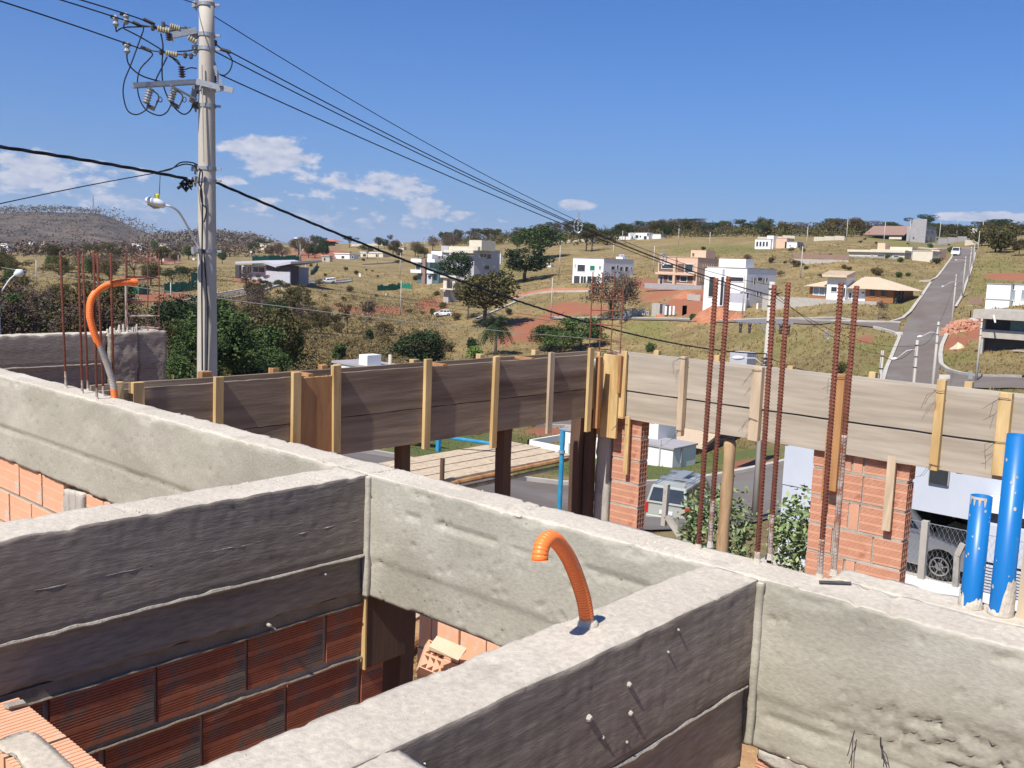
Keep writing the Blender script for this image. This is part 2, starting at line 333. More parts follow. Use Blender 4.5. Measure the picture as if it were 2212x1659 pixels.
# ------------------------------------------------------------------ terrain
PRE = [(0, -3.1), (11.5, -3.1), (13, -3.7), (16, -4.7)]
COLS = {
 -600: [(800,60),(720,110),(640,170),(590,260),(550,400),(525,600),(512,900)],
 0: [(830,60),(760,90),(720,120),(660,170),(600,260),(560,370),(540,600),(531,800)],
 300: [(850,60),(780,90),(720,130),(680,160),(640,200),(600,260),(560,400),(541,620),(532,900)],
 600: [(900,60),(850,85),(800,110),(700,180),(650,212),(620,237),(580,320),(560,430),(541,600),(528,850)],
 900: [(960,62),(880,90),(800,130),(750,170),(680,232),(610,300),(575,370),(550,470),(530,600),(522,780)],
 1200: [(1095,44),(1030,54),(1003,66),(925,92),(890,108),(770,165),(700,195),(650,215),(612,238),(570,310),(530,400),(512,480),(503,600)],
 1500: [(1100,44),(1050,54),(1010,68),(985,80),(930,100),(850,125),(770,150),(690,175),(660,187),(620,205),(570,260),(530,340),(510,400),(502,460)],
 1800: [(1250,27.5),(1150,36),(1050,52),(930,78),(830,105),(750,127),(700,148),(655,172),(620,195),(570,232),(540,285),(520,345),(503,430)],
 2000: [(1300,24.5),(1242,28),(1150,36),(1050,50),(900,80),(830,103),(780,120),(720,143),(640,178),(600,208),(560,262),(540,330),(522,420),(508,520)],
 2212: [(1330,24),(1150,37),(900,75),(860,84),(830,92),(770,115),(700,138),(640,170),(600,205),(560,250),(520,320),(503,400)],
 2800: [(1350,24),(1170,37),(920,75),(850,92),(790,115),(720,138),(660,170),(620,205),(580,250),(540,320),(520,400)]}
LN0, LN1, NLD = math.log(1.0), math.log(4000.0), 420
LDg = np.linspace(LN0, LN1, NLD); Dg = np.exp(LDg)
caz = []; cz = []
for px in sorted(COLS):
    r = ray(px, 720); caz.append(math.atan2(r[0], r[1])); ds = [p[0] for p in PRE]; zs = [p[1] for p in PRE]
    for (py, d) in COLS[px]: ds.append(d); zs.append(H+ray(px, py)[2]*d)
    dl, zl = ds[-1], zs[-1]; ds += [dl*1.25, dl*1.7, 2500, 4200]; zs += [zl+.2, zl-4, min(zl-20, -18), -30]
    cz.append(np.interp(Dg, ds, zs))
caz = np.array(caz); cz = np.array(cz)
ker = np.array([1, 2, 3, 2, 1.])/9
czs = np.array([np.convolve(np.pad(c, 2, mode='edge'), ker, 'valid') for c in cz])
def terrain_z(X, Y):
    X = np.atleast_1d(np.asarray(X, float)); Y = np.atleast_1d(np.asarray(Y, float))
    d = np.maximum(np.hypot(X, Y), 1.01); a = np.arctan2(X, Y)
    ac = np.clip(a, caz[0], caz[-1]); i = np.clip(np.searchsorted(caz, ac)-1, 0, len(caz)-2); ta = (ac-caz[i])/(caz[i+1]-caz[i])
    fl = np.clip((np.log(d)-LN0)/(LN1-LN0)*(NLD-1), 0, NLD-1.001); j = fl.astype(int); t = fl-j
    z = (1-ta)*((1-t)*czs[i, j]+t*czs[i, j+1])+ta*((1-t)*czs[i+1, j]+t*czs[i+1, j+1])
    n = fbm(np.stack([X*.045, Y*.045, np.zeros_like(X)], 1), 3)*np.clip((d-60)/120, 0, 1)*.55
    return z+n
def ground(x, y, lo=13.0):
    r = ray(x, y); ds = np.exp(np.linspace(math.log(lo), math.log(1500), 900)); z = terrain_z(r[0]*ds, r[1]*ds); l = H+r[2]*ds
    k = np.nonzero(z >= l)[0]
    if len(k) == 0: q = np.where(ds > 260, l-z, 1e9); q = np.where(ds < 900, q, 1e9); i = int(np.argmin(q)); return np.array([r[0]*ds[i], r[1]*ds[i], z[i]])
    i = k[0]
    if i == 0: dd = ds[0]
    else:
        f = (l[i-1]-z[i-1])/max((l[i-1]-z[i-1])+(z[i]-l[i]), 1e-9); dd = ds[i-1]+f*(ds[i]-ds[i-1])
    X, Y = r[0]*dd, r[1]*dd; return np.array([X, Y, float(terrain_z(X, Y)[0])])
def tz(x, y): return float(terrain_z(x, y)[0])
# ------------------------------------------------------------------ ground, roads, hills
SOIL = [(1470,640,95,22),(1150,705,75,34),(1235,665,70,14),(1405,612,40,14),(690,548,75,12),(800,670,80,12),(935,662,40,18),(1870,730,30,14),(2108,708,28,24),
        (1620,1003,60,15),(2190,598,70,9),(350,646,95,18),(560,603,60,9),(1178,932,48,9),(330,560,60,12),(620,560,50,10),(1500,668,90,14),(300,600,40,8),(40,690,30,10),(1330,640,40,10),(2060,740,30,20),(900,740,60,10),(1090,735,30,14)]
GREEN = [(1350,1000,420,52),(930,955,130,45),(1395,712,55,32),(1900,775,190,60),(2160,600,80,70),(2120,850,120,22),(1990,520,140,16),(640,720,70,30),(1700,735,120,50),
         (1230,720,70,30),(2060,770,60,60),(1950,640,80,40),(1100,585,60,20),(480,760,160,60),(80,760,120,60),(1560,540,150,14)]
LAWN = [(1350,1000,420,52),(930,955,130,45),(2120,850,120,22),(1060,940,140,30),(1150,950,90,40)]
def patchmask(X, Y, Z, pats, soft=.5, seed=0):
    V = np.stack([X, Y, Z-H], 1); zc = V@CF; ok = zc > 1; zc = np.where(ok, zc, 1)
    px = 1106+FPX*(V@CR)/zc; py = 829.5-FPX*(V@CU)/zc
    nn = fbm(np.stack([X*.16+seed, Y*.16, X*0], 1), 4); m = np.zeros(len(X))
    for (x, y, rx, ry) in pats:
        r2 = ((px-x)/rx)**2+((py-y)/ry)**2; m = np.maximum(m, np.clip((1.05-r2+nn*1.3)/soft, 0, 1))
    return m*ok
def inpoly(X, Y, poly):
    c = np.zeros(len(X), bool); n = len(poly); j = n-1
    for i in range(n):
        xi, yi = poly[i]; xj, yj = poly[j]
        c ^= ((yi > Y) != (yj > Y)) & (X < (xj-xi)*(Y-yi)/(yj-yi+1e-12)+xi); j = i
    return c
def make_terrain():
    fa = AZ
    az = np.unique(np.concatenate([np.arange(-180, 180, 4.), np.arange(math.degrees(fa)-36, math.degrees(fa)+36, .2)])); az = np.radians(az)
    D = np.concatenate([[0.3], Dg[Dg > 6]]); A, DD = np.meshgrid(az, D, indexing='ij'); X = (np.sin(A)*DD).ravel(); Y = (np.cos(A)*DD).ravel()
    Z = terrain_z(X, Y); Z[DD.ravel() < 6] = -3.1
    na, nd = len(az), len(D); I = np.arange(na*nd).reshape(na, nd)
    I2 = np.roll(I, -1, 0)
    F = np.stack([I[:, :-1], I[:, 1:], I2[:, 1:], I2[:, :-1]], -1).reshape(-1, 4)
    m = pmat('dry_grass_ground', (.31, .225, .10), (.225, .18, .078), .035, .97, .9, 1.2, c3=(.17, .125, .055), s3=.16, t3=(.42, .66), bdist=.25,
             attr=[('green', (.205, .205, .06)), ('lawn', (.115, .15, .038)), ('soil', (.37, .145, .08))], fine=.22)
    o = npmesh('ground', np.stack([X, Y, Z], 1), F, m, smooth=True); tag(o, kind='structure')
    o['label'] = 'dry grass hillside with patches of red soil'
    g = o.data.attributes.new('green', 'FLOAT', 'POINT'); g.data.foreach_set('value', (patchmask(X, Y, Z, GREEN, 1.1, 3)*.75).astype(np.float32))
    g = o.data.attributes.new('lawn', 'FLOAT', 'POINT'); g.data.foreach_set('value', (patchmask(X, Y, Z, LAWN, .8, 5)*.85).astype(np.float32))
    s = o.data.attributes.new('soil', 'FLOAT', 'POINT'); s.data.foreach_set('value', patchmask(X, Y, Z, SOIL, .5).astype(np.float32))
make_terrain()

ROADPOLY = []
def resample(P, n):
    P = np.array(P); s = np.concatenate([[0], np.cumsum(np.hypot(*(np.diff(P[:, :2], axis=0).T)))]); t = np.linspace(0, s[-1], n)
    return np.stack([np.interp(t, s, P[:, 0]), np.interp(t, s, P[:, 1])], 1)
def road(name, L, R, m=ASPH, off=.10, kerb=(1, 1), label=None):
    A = np.array([ground(*p)[:2] for p in L]); B = np.array([ground(*p)[:2] for p in R])
    ln = max(np.sum(np.hypot(*np.diff(A, axis=0).T)), np.sum(np.hypot(*np.diff(B, axis=0).T))); n = int(max(8, min(160, ln/2)))
    A = resample(A, n); B = resample(B, n); k = 6; V = []
    for i in range(n):
        for j in range(k+1): p = A[i]*(1-j/k)+B[i]*j/k; V.append((p[0], p[1]))
    V = np.array(V); Z = terrain_z(V[:, 0], V[:, 1])+off+np.hypot(V[:, 0], V[:, 1])*.0004
    I = np.arange(n*(k+1)).reshape(n, k+1); F = np.stack([I[:-1, :-1], I[:-1, 1:], I[1:, 1:], I[1:, :-1]], -1).reshape(-1, 4)
    o = npmesh(name, np.column_stack([V, Z]), F, m, smooth=True); tag(o, kind='structure')
    if o.data.polygons[0].normal.z < 0: o.data.flip_normals()
    ROADPOLY.append(list(map(tuple, A))+list(map(tuple, B[::-1])))
    for e, E in ((kerb[0], A), (kerb[1], B)):
        if e: kerbline(E, e)
def kerbline(E, w=.3, name='kerb', h=.17, m=None):
    E = np.array(E); Z = terrain_z(E[:, 0], E[:, 1])+np.hypot(E[:, 0], E[:, 1])*.0004+.1; V = []; F = []
    w = .30 if w == 1 else w
    for i in range(len(E)):
        d = E[min(i+1, len(E)-1)]-E[max(i-1, 0)]; d /= np.hypot(*d)+1e-9; nrm = np.array([-d[1], d[0]])*w/2
        for (q, z) in ((-1, -.25), (-1, h), (1, h), (1, -.25)): V.append((E[i][0]+nrm[0]*q, E[i][1]+nrm[1]*q, Z[i]+z))
    for i in range(len(E)-1):
        for q in range(3): F.append((i*4+q, (i+1)*4+q, (i+1)*4+q+1, i*4+q+1))
    mb = MB(); mb.add(V, F); o = mb.build(name, m or KERB); tag(o, kind='structure'); return o
def kerbpx(P, w=.35, n=None, h=.17, name='kerb', m=None):
    A = np.array([ground(*p)[:2] for p in P]); ln = np.sum(np.hypot(*np.diff(A, axis=0).T)); return kerbline(resample(A, n or int(max(4, ln/2))), w, name, h, m)

# main road climbing the hill on the right
road('road', [(1880,900),(1898,850),(1914,800),(1930,762),(1944,729),(1952,708),(1968,680),(1988,650),(2008,620),(2032,590),(2050,565),(2056,556),(2060,545),(2062,537)],
             [(2035,900),(2030,850),(2030,808),(2030,780),(2034,750),(2046,722),(2055,695),(2064,666),(2076,646),(2090,606),(2099,581),(2104,562),(2107,548),(2109,538)], kerb=(0, 0))
kerbpx([(1898,850),(1914,800),(1930,762),(1943,731),(1935,722),(1905,713),(1888,709)], .4)
kerbpx([(1720,690),(1800,695),(1880,698),(1925,698),(1950,690),(1966,676),(1988,646),(2010,613)], .45)
kerbpx([(1985,609),(2010,608),(2022,603),(2040,580),(2056,557),(2060,545)], .4)
kerbpx([(2212,818),(2150,816),(2084,812),(2049,803),(2032,790),(2031,770),(2034,750),(2046,722)], .45)
kerbpx([(2064,666),(2076,646),(2090,606),(2099,581),(2107,548)], .35)
kerbpx([(1985,536),(2030,538),(2109,539)], .8); kerbpx([(1960,527),(2010,528),(2050,530)], .8)
# long street below the houses
road('road', [(1190,686),(1300,687),(1400,689),(1466,690),(1656,690),(1720,690),(1850,696),(1945,699)],
             [(1190,690),(1300,691),(1400,693),(1466,694),(1656,696),(1780,702),(1888,709),(1940,724)], kerb=(1, 0))
# street low on the right
road('road', [(2049,806),(2084,814),(2150,817),(2230,820),(2400,824)], [(2035,838),(2084,840),(2150,842),(2230,844),(2400,848)], kerb=(0, 0))
# near street seen under the formwork
road('road', [(560,965),(700,968),(858,993),(1000,1028),(1110,1036),(1250,1050),(1400,1050),(1500,1041),(1575,1028),(1640,1015),(1720,996),(1850,975)],
             [(560,1060),(700,1068),(900,1095),(1050,1118),(1150,1128),(1250,1140),(1400,1150),(1500,1148),(1600,1138),(1700,1110),(1800,1080),(1900,1040)], kerb=(.35, 0), off=.06)
road('road', [(1090,900),(1140,903),(1200,905),(1262,906),(1340,905)], [(1090,918),(1140,920),(1200,923),(1262,926),(1340,926)], kerb=(.4, .3))
# street by the grey house on the left
road('road', [(330,664),(440,640),(553,621),(660,609),(760,603)], [(335,672),(440,651),(553,634),(660,615),(760,608)], kerb=(.5, .6))
road('dirt_road', [(1106,640),(1175,625),(1275,624)], [(1106,648),(1175,632),(1275,630)], m=REDSOIL, kerb=(0, .6))
kerbpx([(784,572),(840,569),(872,565)], 1.0); kerbpx([(200,615),(270,608),(330,603)], .7); kerbpx([(1120,651),(1100,660),(1030,690)], .5)

def hillmesh(name, sky, d0, d1, m, base_drop=60, n=90, seed=0, rough=6.0):
    X = []; xs = [p[0] for p in sky]; ys = [p[1] for p in sky]; px = np.linspace(xs[0], xs[-1], n); py = np.interp(px, xs, ys); rows = 26
    V = []
    for i in range(n):
        r = ray(px[i], py[i]); top = H+r[2]*d1
        for j in range(rows):
            t = j/(rows-1)
            if t <= .7: s = t/.7; d = d0+(d1-d0)*s; z = -base_drop+(top+base_drop)*(s**.8)
            else: s = (t-.7)/.3; d = d1+(d1-d0)*s*.7; z = top-(top+base_drop)*s*.8
            V.append((r[0]*d, r[1]*d, z, t))
    V = np.array(V); nn = fbm(np.stack([V[:, 0]*.004+seed, V[:, 1]*.004, V[:, 0]*0], 1), 5)
    V[:, 2] += nn*rough*np.clip(1-np.abs(V[:, 3]-.7)*0.5, .2, 1)
    I = np.arange(n*rows).reshape(n, rows); F = np.stack([I[:-1, :-1], I[:-1, 1:], I[1:, 1:], I[1:, :-1]], -1).reshape(-1, 4)[:, ::-1]
    o = npmesh(name, V[:, :3], F, m, smooth=True); return tag(o, kind='structure'), V
HILLM = pmat('scrub_hill', (.105, .078, .062), (.165, .12, .088), .012, .98, 1.0, .05, c3=(.06, .055, .042), s3=.02, t3=(.45, .6), bdist=6, fine=.3)
HILLB = pmat('distant_mountain', (.13, .125, .12), (.16, .15, .14), .002, 1)
HILL, HV = hillmesh('hill', [(-700,470),(-500,452),(-300,470),(-150,452),(0,461),(60,456),(120,459),(210,461),(240,470),(262,480),(290,493),(320,503),(345,511),(380,514),(430,520),(470,531),(500,545)], 1000, 1900, HILLM)
RIDGE2, RV = hillmesh('hill', [(330,528),(360,520),(420,512),(455,508),(480,513),(500,512),(530,518),(560,532),(600,540)], 900, 1300, HILLM, seed=5, rough=4)
hillmesh('mountain', [(280,520),(320,500),(340,496),(365,503),(400,515),(480,524),(530,521),(560,519),(590,516),(610,522),(650,524),(720,528),(800,530)], 6300, 7600, HILLB, base_drop=200, seed=9, rough=20)
hillmesh('mountain', [(820,530),(900,520),(960,515),(990,513),(1050,514),(1100,516),(1200,520)], 5600, 7000, HILLB, base_drop=200, seed=3, rough=20)
# ------------------------------------------------------------------ leaf clumps, trees
def leafquads(C, size, rng, flat=.35):
    n = len(C); a = rng.normal(size=(n, 3)); a[:, 2] *= .7; a /= np.linalg.norm(a, axis=1)[:, None]; b = rng.normal(size=(n, 3)); b -= a*(a*b).sum(1)[:, None]
    b /= np.linalg.norm(b, axis=1)[:, None]; s = (size*rng.uniform(.6, 1.4, n))[:, None]; c = np.cross(a, b)*s*.18
    V = np.stack([C-a*s, C-b*s*.55+c, C+a*s, C+b*s*.55+c], 1).reshape(-1, 3)
    return V, np.arange(n*4).reshape(-1, 4)
def crown_points(rng, n, lobes, fill=.35):
    pts = []; w = np.array([l[3]*l[4]*l[5] for l in lobes]); w = (w/w.sum()*n).astype(int)+1
    for l, k in zip(lobes, w):
        d = rng.normal(size=(k, 3)); d /= np.linalg.norm(d, axis=1)[:, None]; r = rng.uniform(fill, 1, k)**.5
        r *= 1+.22*vnoise(d*3+l[0]*7)
        p = d*r[:, None]*np.array(l[3:6])+np.array(l[:3]); pts.append(p)
    P = np.concatenate(pts)
    # open gaps between clumps
    g = fbm(P*1.1+13, 2); return P[g > -.22]
def lobes_for(kind, rng):
    L = []
    if kind == 'round':
        L.append((0, 0, .58, .34, .34, .30))
        for i in range(16): a = rng.uniform(0, 6.28); r = rng.uniform(.16, .36); z = rng.uniform(.34, .84); s = rng.uniform(.10, .19); L.append((math.cos(a)*r*(1.15-abs(z-.5)), math.sin(a)*r*(1.15-abs(z-.5)), z, s, s, s*.8))
    elif kind == 'spread':
        for i in range(14): a = rng.uniform(0, 6.28); r = rng.uniform(.05, .62)**.8; s = rng.uniform(.13, .24); L.append((math.cos(a)*r, math.sin(a)*r, rng.uniform(.60, .86), s*1.25, s*1.25, s*.42))
    elif kind == 'tall':
        for i in range(12): a = rng.uniform(0, 6.28); z = rng.uniform(.35, .9); s = rng.uniform(.08, .15); r = .15*(1.1-z)+.04; L.append((math.cos(a)*r, math.sin(a)*r, z, s, s, s*.9))
    elif kind == 'bush':
        for i in range(9): a = rng.uniform(0, 6.28); r = rng.uniform(0, .5); s = rng.uniform(.25, .42); L.append((math.cos(a)*r, math.sin(a)*r, rng.uniform(.25, .6), s, s, s*.75))
    elif kind == 'loose':
        for i in range(20): a = rng.uniform(0, 6.28); r = rng.uniform(.1, .46); s = rng.uniform(.06, .13); L.append((math.cos(a)*r, math.sin(a)*r, rng.uniform(.42, .95), s, s, s*.6))
    return L
PROTO = {}
def limbs(mb, rng, L, h0, r0, top):
    mb.tube([(0, 0, -.06), (rng.uniform(-.02, .02), rng.uniform(-.02, .02), h0*.5), (rng.uniform(-.03, .03), rng.uniform(-.03, .03), h0)], [r0, r0*.8, r0*.6], 6)
    for l in L[:10]:
        mid = (l[0]*.45+rng.uniform(-.03, .03), l[1]*.45+rng.uniform(-.03, .03), h0+(l[2]-h0)*.55)
        mb.tube([(0, 0, h0*.85), mid, (l[0], l[1], l[2])], [r0*.45, r0*.28, r0*.1], 4, caps=False)
def proto(key, kind, leaf, bark, n, size, h0=.35, r0=.035, seed=1):
    rng = np.random.default_rng(seed); L = lobes_for(kind, rng); t = bpy.data.objects.new('tree', None); t.empty_display_size = .2
    C = crown_points(rng, n, L); V, F = leafquads(C, size, rng); cr = npmesh('crown', V, F, leaf); cr.parent = t
    mb = MB(); limbs(mb, rng, L, h0, r0, .8); tr = mb.build('trunk', bark, t, smooth=True, world=False); COL.objects.link(t)
    PROTO[key] = t; t['used'] = 0; return t
def barepro(key, seed):
    rng = np.random.default_rng(seed); t = bpy.data.objects.new('tree', None); COL.objects.link(t); mb = MB(); tips = []
    def br(p, d, l, r, lv):
        q = p+d*l+Vector(rng.normal(size=3)*.015); mb.tube([p, q], [r, r*.65], 4 if lv else 6, caps=False)
        if lv >= 4: tips.append(np.array(q)); return
        for k in range(3 if lv < 3 else 2):
            nd = (d+Vector(rng.normal(size=3)*.5)+Vector((0, 0, .12))).normalized(); br(q, nd, l*rng.uniform(.6, .8), r*.6, lv+1)
    br(Vector((0, 0, -.05)), Vector((0, 0, 1)), .3, .028, 0); mb.build('trunk', BARK, t, world=False)
    T = np.array(tips); C = T[rng.integers(0, len(T), 1500)]+rng.normal(size=(1500, 3))*.045
    V, F = leafquads(C, .017, rng); V[:, :] = V; cr = npmesh('crown', V, F, LEAF_G); cr.parent = t; PROTO[key] = t; t['used'] = 0
for s, (lm, nm) in enumerate(((LEAF_D, 'dark'), (LEAF_M, 'green'), (LEAF_O, 'olive'), (LEAF_B, 'dry'))):
    proto('round_'+nm, 'round', lm, BARK, 4200, .021, seed=20+s)
    proto('round2_'+nm, 'round', lm, BARK, 3400, .024, seed=40+s)
    proto('spread_'+nm, 'spread', lm, BARK, 3600, .021, h0=.42, seed=60+s)
    proto('bush_'+nm, 'bush', lm, BARK, 1500, .05, h0=.2, seed=80+s)
    proto('loose_'+nm, 'loose', lm, BARK, 2200, .02, h0=.4, r0=.022, seed=100+s)
proto('round_twig', 'round', LEAF_G, BARK, 2600, .017, seed=131); proto('spread_twig', 'spread', LEAF_G, BARK, 2400, .018, seed=132); proto('bush_twig', 'bush', LEAF_G, BARK, 1000, .04, seed=133)
proto('tall_green', 'tall', LEAF_L, BARK, 1500, .034, seed=140); proto('tall_dark', 'tall', LEAF_M, BARK, 1500, .03, seed=141)
proto('bush_bright', 'bush', LEAF_L, BARK, 900, .07, seed=142)
barepro('bare', 5); barepro('bare2', 8)
def tree(kind, loc, h, label, name='tree', cat='tree', group=None, wide=1.0, rz=None):
    p = PROTO[kind]; rz = random.uniform(0, 6.28) if rz is None else rz
    if p['used'] == 0:
        o = p; o['used'] = 1; o.location = Vector([float(v) for v in loc]); o.scale = (h*wide, h*wide, h); o.rotation_euler = (0, 0, rz)
    else: o = dup(p, loc, rz, (h*wide, h*wide, h)); 
    o.name = name
    if 'group' in o.keys(): del o['group']
    tag(o, label, cat, group); return o
def treepx(kind, x, y, hpx, label, **k):
    g = ground(x, y); d = np.hypot(g[0], g[1]); return tree(kind, g, max(hpx/FPX*d, .4), label, **k)
# individually recognisable trees (pixel of the trunk foot, height in pixels)
treepx('round_dark', 985, 620, 82, 'dense dark tree in front of the tall grey house', wide=1.35)
treepx('round2_dark', 1133, 608, 84, 'dark spreading tree left of the small white house with green window', wide=1.6)
treepx('round_green', 1165, 560, 78, 'biggest dark green tree on the skyline left of the white house', wide=1.75)
treepx('round2_olive', 1045, 706, 130, 'large grey-green tree beside the unfinished tower house', wide=1.3)
treepx('spread_olive', 1010, 690, 85, 'open spreading tree half hiding the white parked car', wide=.7)
treepx('round_dark', 905, 806, 104, 'broad rounded dark green tree just above the formwork', wide=1.6)
treepx('spread_dark', 372, 622, 44, 'flat dark tree left of the power pole by the green net', wide=.95)
treepx('round_green', 1185, 758, 62, 'dark green tree at the left edge of the rebar cage', wide=1.9)
treepx('round2_green', 1255, 756, 80, 'taller green tree behind the rebar cage', wide=1.5)
treepx('round2_green', 1215, 768, 60, 'low green tree under the rebar cage', wide=1.9)
treepx('round_twig', 1315, 690, 112, 'leafless twiggy tree in front of the small white house', wide=1.25)
treepx('bare', 1340, 700, 115, 'grey bare tree right of the twiggy tree at the cage', wide=1.0)
treepx('tall_green', 640, 808, 82, 'large-leaved bright young tree behind the left formwork', wide=1.15)
treepx('tall_green', 612, 806, 66, 'smaller large-leaved sapling beside the bright young tree', wide=1.0)
treepx('tall_dark', 733, 800, 62, 'dark large-leaved sapling left of the white roof box', wide=1.3)
treepx('bush_bright', 1025, 775, 32, 'bright green bush left of the palm tree', name='bush', cat='bush')
treepx('bush_dark', 1020, 760, 40, 'dark clipped hedge left of the palm', name='hedge', cat='hedge', wide=.7)
treepx('tall_dark', 795, 750, 42, 'small yellow-green tree in the dry brush', wide=1.2)
treepx('loose_olive', 652, 700, 76, 'thin tree with open crown above the street', wide=.9)
treepx('loose_dry', 750, 720, 68, 'half dry tree in the middle of the brown slope', wide=.9)
treepx('loose_dark', 790, 690, 40, 'small dark tree right of the half dry tree', wide=.8)
treepx('bare', 790, 712, 72, 'leafless purple-brown tree on the slope', wide=.9)
treepx('bare2', 560, 705, 85, 'bare branching tree right of the power pole', wide=1.1)
treepx('round2_olive', 505, 740, 70, 'dusty olive tree right of the power pole', wide=1.1)
treepx('round_green', 495, 832, 95, 'dense green tree at the foot of the power pole', wide=1.1)
treepx('round2_dark', 540, 850, 90, 'dark green tree behind the left end of the formwork', wide=1.2)
treepx('round_olive', 395, 790, 105, 'olive tree left of the power pole', wide=.9)
treepx('round2_green', 380, 850, 90, 'green tree behind the dark column', wide=1.2)
treepx('round2_dark', 85, 745, 100, 'dark leafy tree behind the dark wall on the left', wide=1.1)
treepx('round_green', 20, 760, 95, 'leafy tree at the left edge of the view', wide=1.0)
treepx('round_olive', 165, 745, 75, 'olive bush-like tree behind the left rebars', wide=1.2)
treepx('bare2', 95, 700, 85, 'grey leafless tree on the left', wide=1.2)
treepx('round_twig', 50, 690, 80, 'brown twiggy tree by the left street lamp', wide=1.1)
treepx('round2_green', 250, 740, 60, 'green tree behind the orange conduit', wide=1.1)
treepx('bush_olive', 1816, 806, 30, 'dark shrub in the dry field behind the tall rebars', name='bush', cat='bush', wide=.8)
treepx('bare2', 1896, 690, 46, 'leafless sapling on the street corner', wide=.8)
treepx('bush_green', 1497, 692, 18, 'green bush by the red soil mound', name='bush', cat='bush', wide=1.1)
treepx('bush_green', 1403, 760, 26, 'round green shrub on the dry grass slope', name='bush', cat='bush', wide=.8)
treepx('round_olive', 2150, 545, 42, 'yellowish tree top right of the climbing road', wide=1.2)
treepx('bush_green', 600, 617, 16, 'green shrub before the grey modern house', name='bush', cat='bush', wide=1.3)
treepx('bush_dark', 572, 615, 12, 'low dark shrub before the grey modern house', name='bush', cat='bush', wide=1.2)
treepx('round_dry', 645, 552, 42, 'round rust-brown tree beside the white box house', wide=1.2)
treepx('round_twig', 610, 562, 34, 'brown leafless tree behind the grey house roof', wide=1.4)
# near shrubs beside the street
g = atd(1540, 1185, 17.5); g[2] -= .35
def shrub(x, y, d, r, h, label, seed, n=900):
    rng = np.random.default_rng(seed); c = atd(x, y, d); zb = tz(c[0], c[1]); t = thing('shrub', label, 'shrub', (c[0], c[1], zb)); hc = c[2]-zb
    L = [(0, 0, 0, r, r, h)]+[(math.cos(a)*r*.55, math.sin(a)*r*.55, rng.uniform(-.4, .6)*h, r*.5, r*.5, h*.45) for a in rng.uniform(0, 6.28, 8)]
    P = crown_points(rng, n, L, .25)+np.array([0, 0, hc]); V, F = leafquads(P, .062, rng); cr = npmesh('foliage', V, F, LEAF_S); cr.parent = t
    mb = MB()
    for k in range(6):
        a = rng.uniform(0, 6.28); mb.tube([(0, 0, -.1), (math.cos(a)*r*.3, math.sin(a)*r*.3, hc*.6), (math.cos(a)*r*.6, math.sin(a)*r*.6, hc+h*.4)], [.03, .02, .008], 5)
    mb.build('stem', BARK, t, world=False)
shrub(1548, 1150, 17.5, .70, 1.05, 'silvery-green shrub between the car and the log prop', 1, 1500)
shrub(1712, 1160, 17.5, .42, .95, 'silvery-green shrub left of the wide brick pier', 2, 900)
# palm
def palm(x, y, hpx, label):
    g = ground(x, y); d = np.hypot(g[0], g[1]); h = hpx/FPX*d; t = thing('palm_tree', label, 'palm', g); mb = MB()
    mb.tube([(0, 0, -.3), (.1, 0, h*.5), (0, .1, h*.68)], [h*.035, h*.026, h*.022], 8); mb.build('trunk', BARKW, t, world=False, smooth=True)
    mb = MB(); rng = random.Random(4)
    for k in range(64):
        a = rng.uniform(0, 6.28); el = rng.uniform(-.5, 1.2); L = h*rng.uniform(.42, .58); pts = []
        for i in range(8):
            s = i/7; r = L*s*math.cos(el)*(1-.15*s); z = h*.68+L*(s*math.sin(el)-.75*s*s*(.6+.3*math.cos(el))); pts.append(Vector((math.cos(a)*r, math.sin(a)*r, z)))
        side = Vector((-math.sin(a), math.cos(a), 0))
        for i in range(7):
            p, q = pts[i], pts[i+1]; w = L*.24*math.sin(math.pi*(i+.7)/8); 
            for sg in (-1, 1):
                for u in (0, .5):
                    a0 = p.lerp(q, u); a1 = p.lerp(q, u+.28); tip = a0+side*sg*w+Vector((0, 0, -w*.45))+(q-p)*.5; n = len(mb.v); mb.add([a0, a1, tip], [(0, 1, 2)])
    mb.build('fronds', LEAF_D, t, world=False)
palm(1070, 766, 98, 'palm tree with drooping fronds above the formwork')
# woods and brush on the slopes: counted trees in groups
LOOK = {'round_dry': 'brown dry-leaved', 'round2_dry': 'brown dry-leaved', 'loose_dry': 'thin brown', 'bush_dry': 'brown dry', 'round_olive': 'dusty olive', 'round2_olive': 'dusty olive', 'loose_olive': 'thin olive', 'spread_olive': 'flat-crowned olive',
        'bush_olive': 'dusty olive', 'round_twig': 'leafless twiggy', 'spread_twig': 'flat leafless', 'bush_twig': 'leafless', 'bare': 'bare branching', 'bare2': 'bare branching', 'round_green': 'full green', 'round2_green': 'full green', 'loose_green': 'thin green',
        'bush_green': 'small green', 'round_dark': 'dense dark green', 'round2_dark': 'dense dark green', 'spread_dark': 'flat dark umbrella-crowned', 'spread_green': 'flat green'}
MARKS = [(60, 'near the left picture edge'), (180, 'behind the leftmost rebars'), (300, 'behind the orange conduit'), (430, 'left of the big power pole'), (520, 'just right of the big power pole'), (620, 'near the grey modern house'), (740, 'right of the grey modern house'),
         (850, 'above the bright young trees'), (950, 'left of the balcony house'), (1080, 'near the tall grey house'), (1200, 'by the biggest dark trees'), (1330, 'above the small white house'), (1430, 'behind the white crest house'), (1560, 'above the peach house'), (1680, 'above the large white house'),
         (1800, 'left above the bungalow'), (1900, 'behind the tiled crest house'), (2020, 'behind the grey tower house'), (2110, 'at the top of the climbing road'), (2400, 'at the right picture edge')]
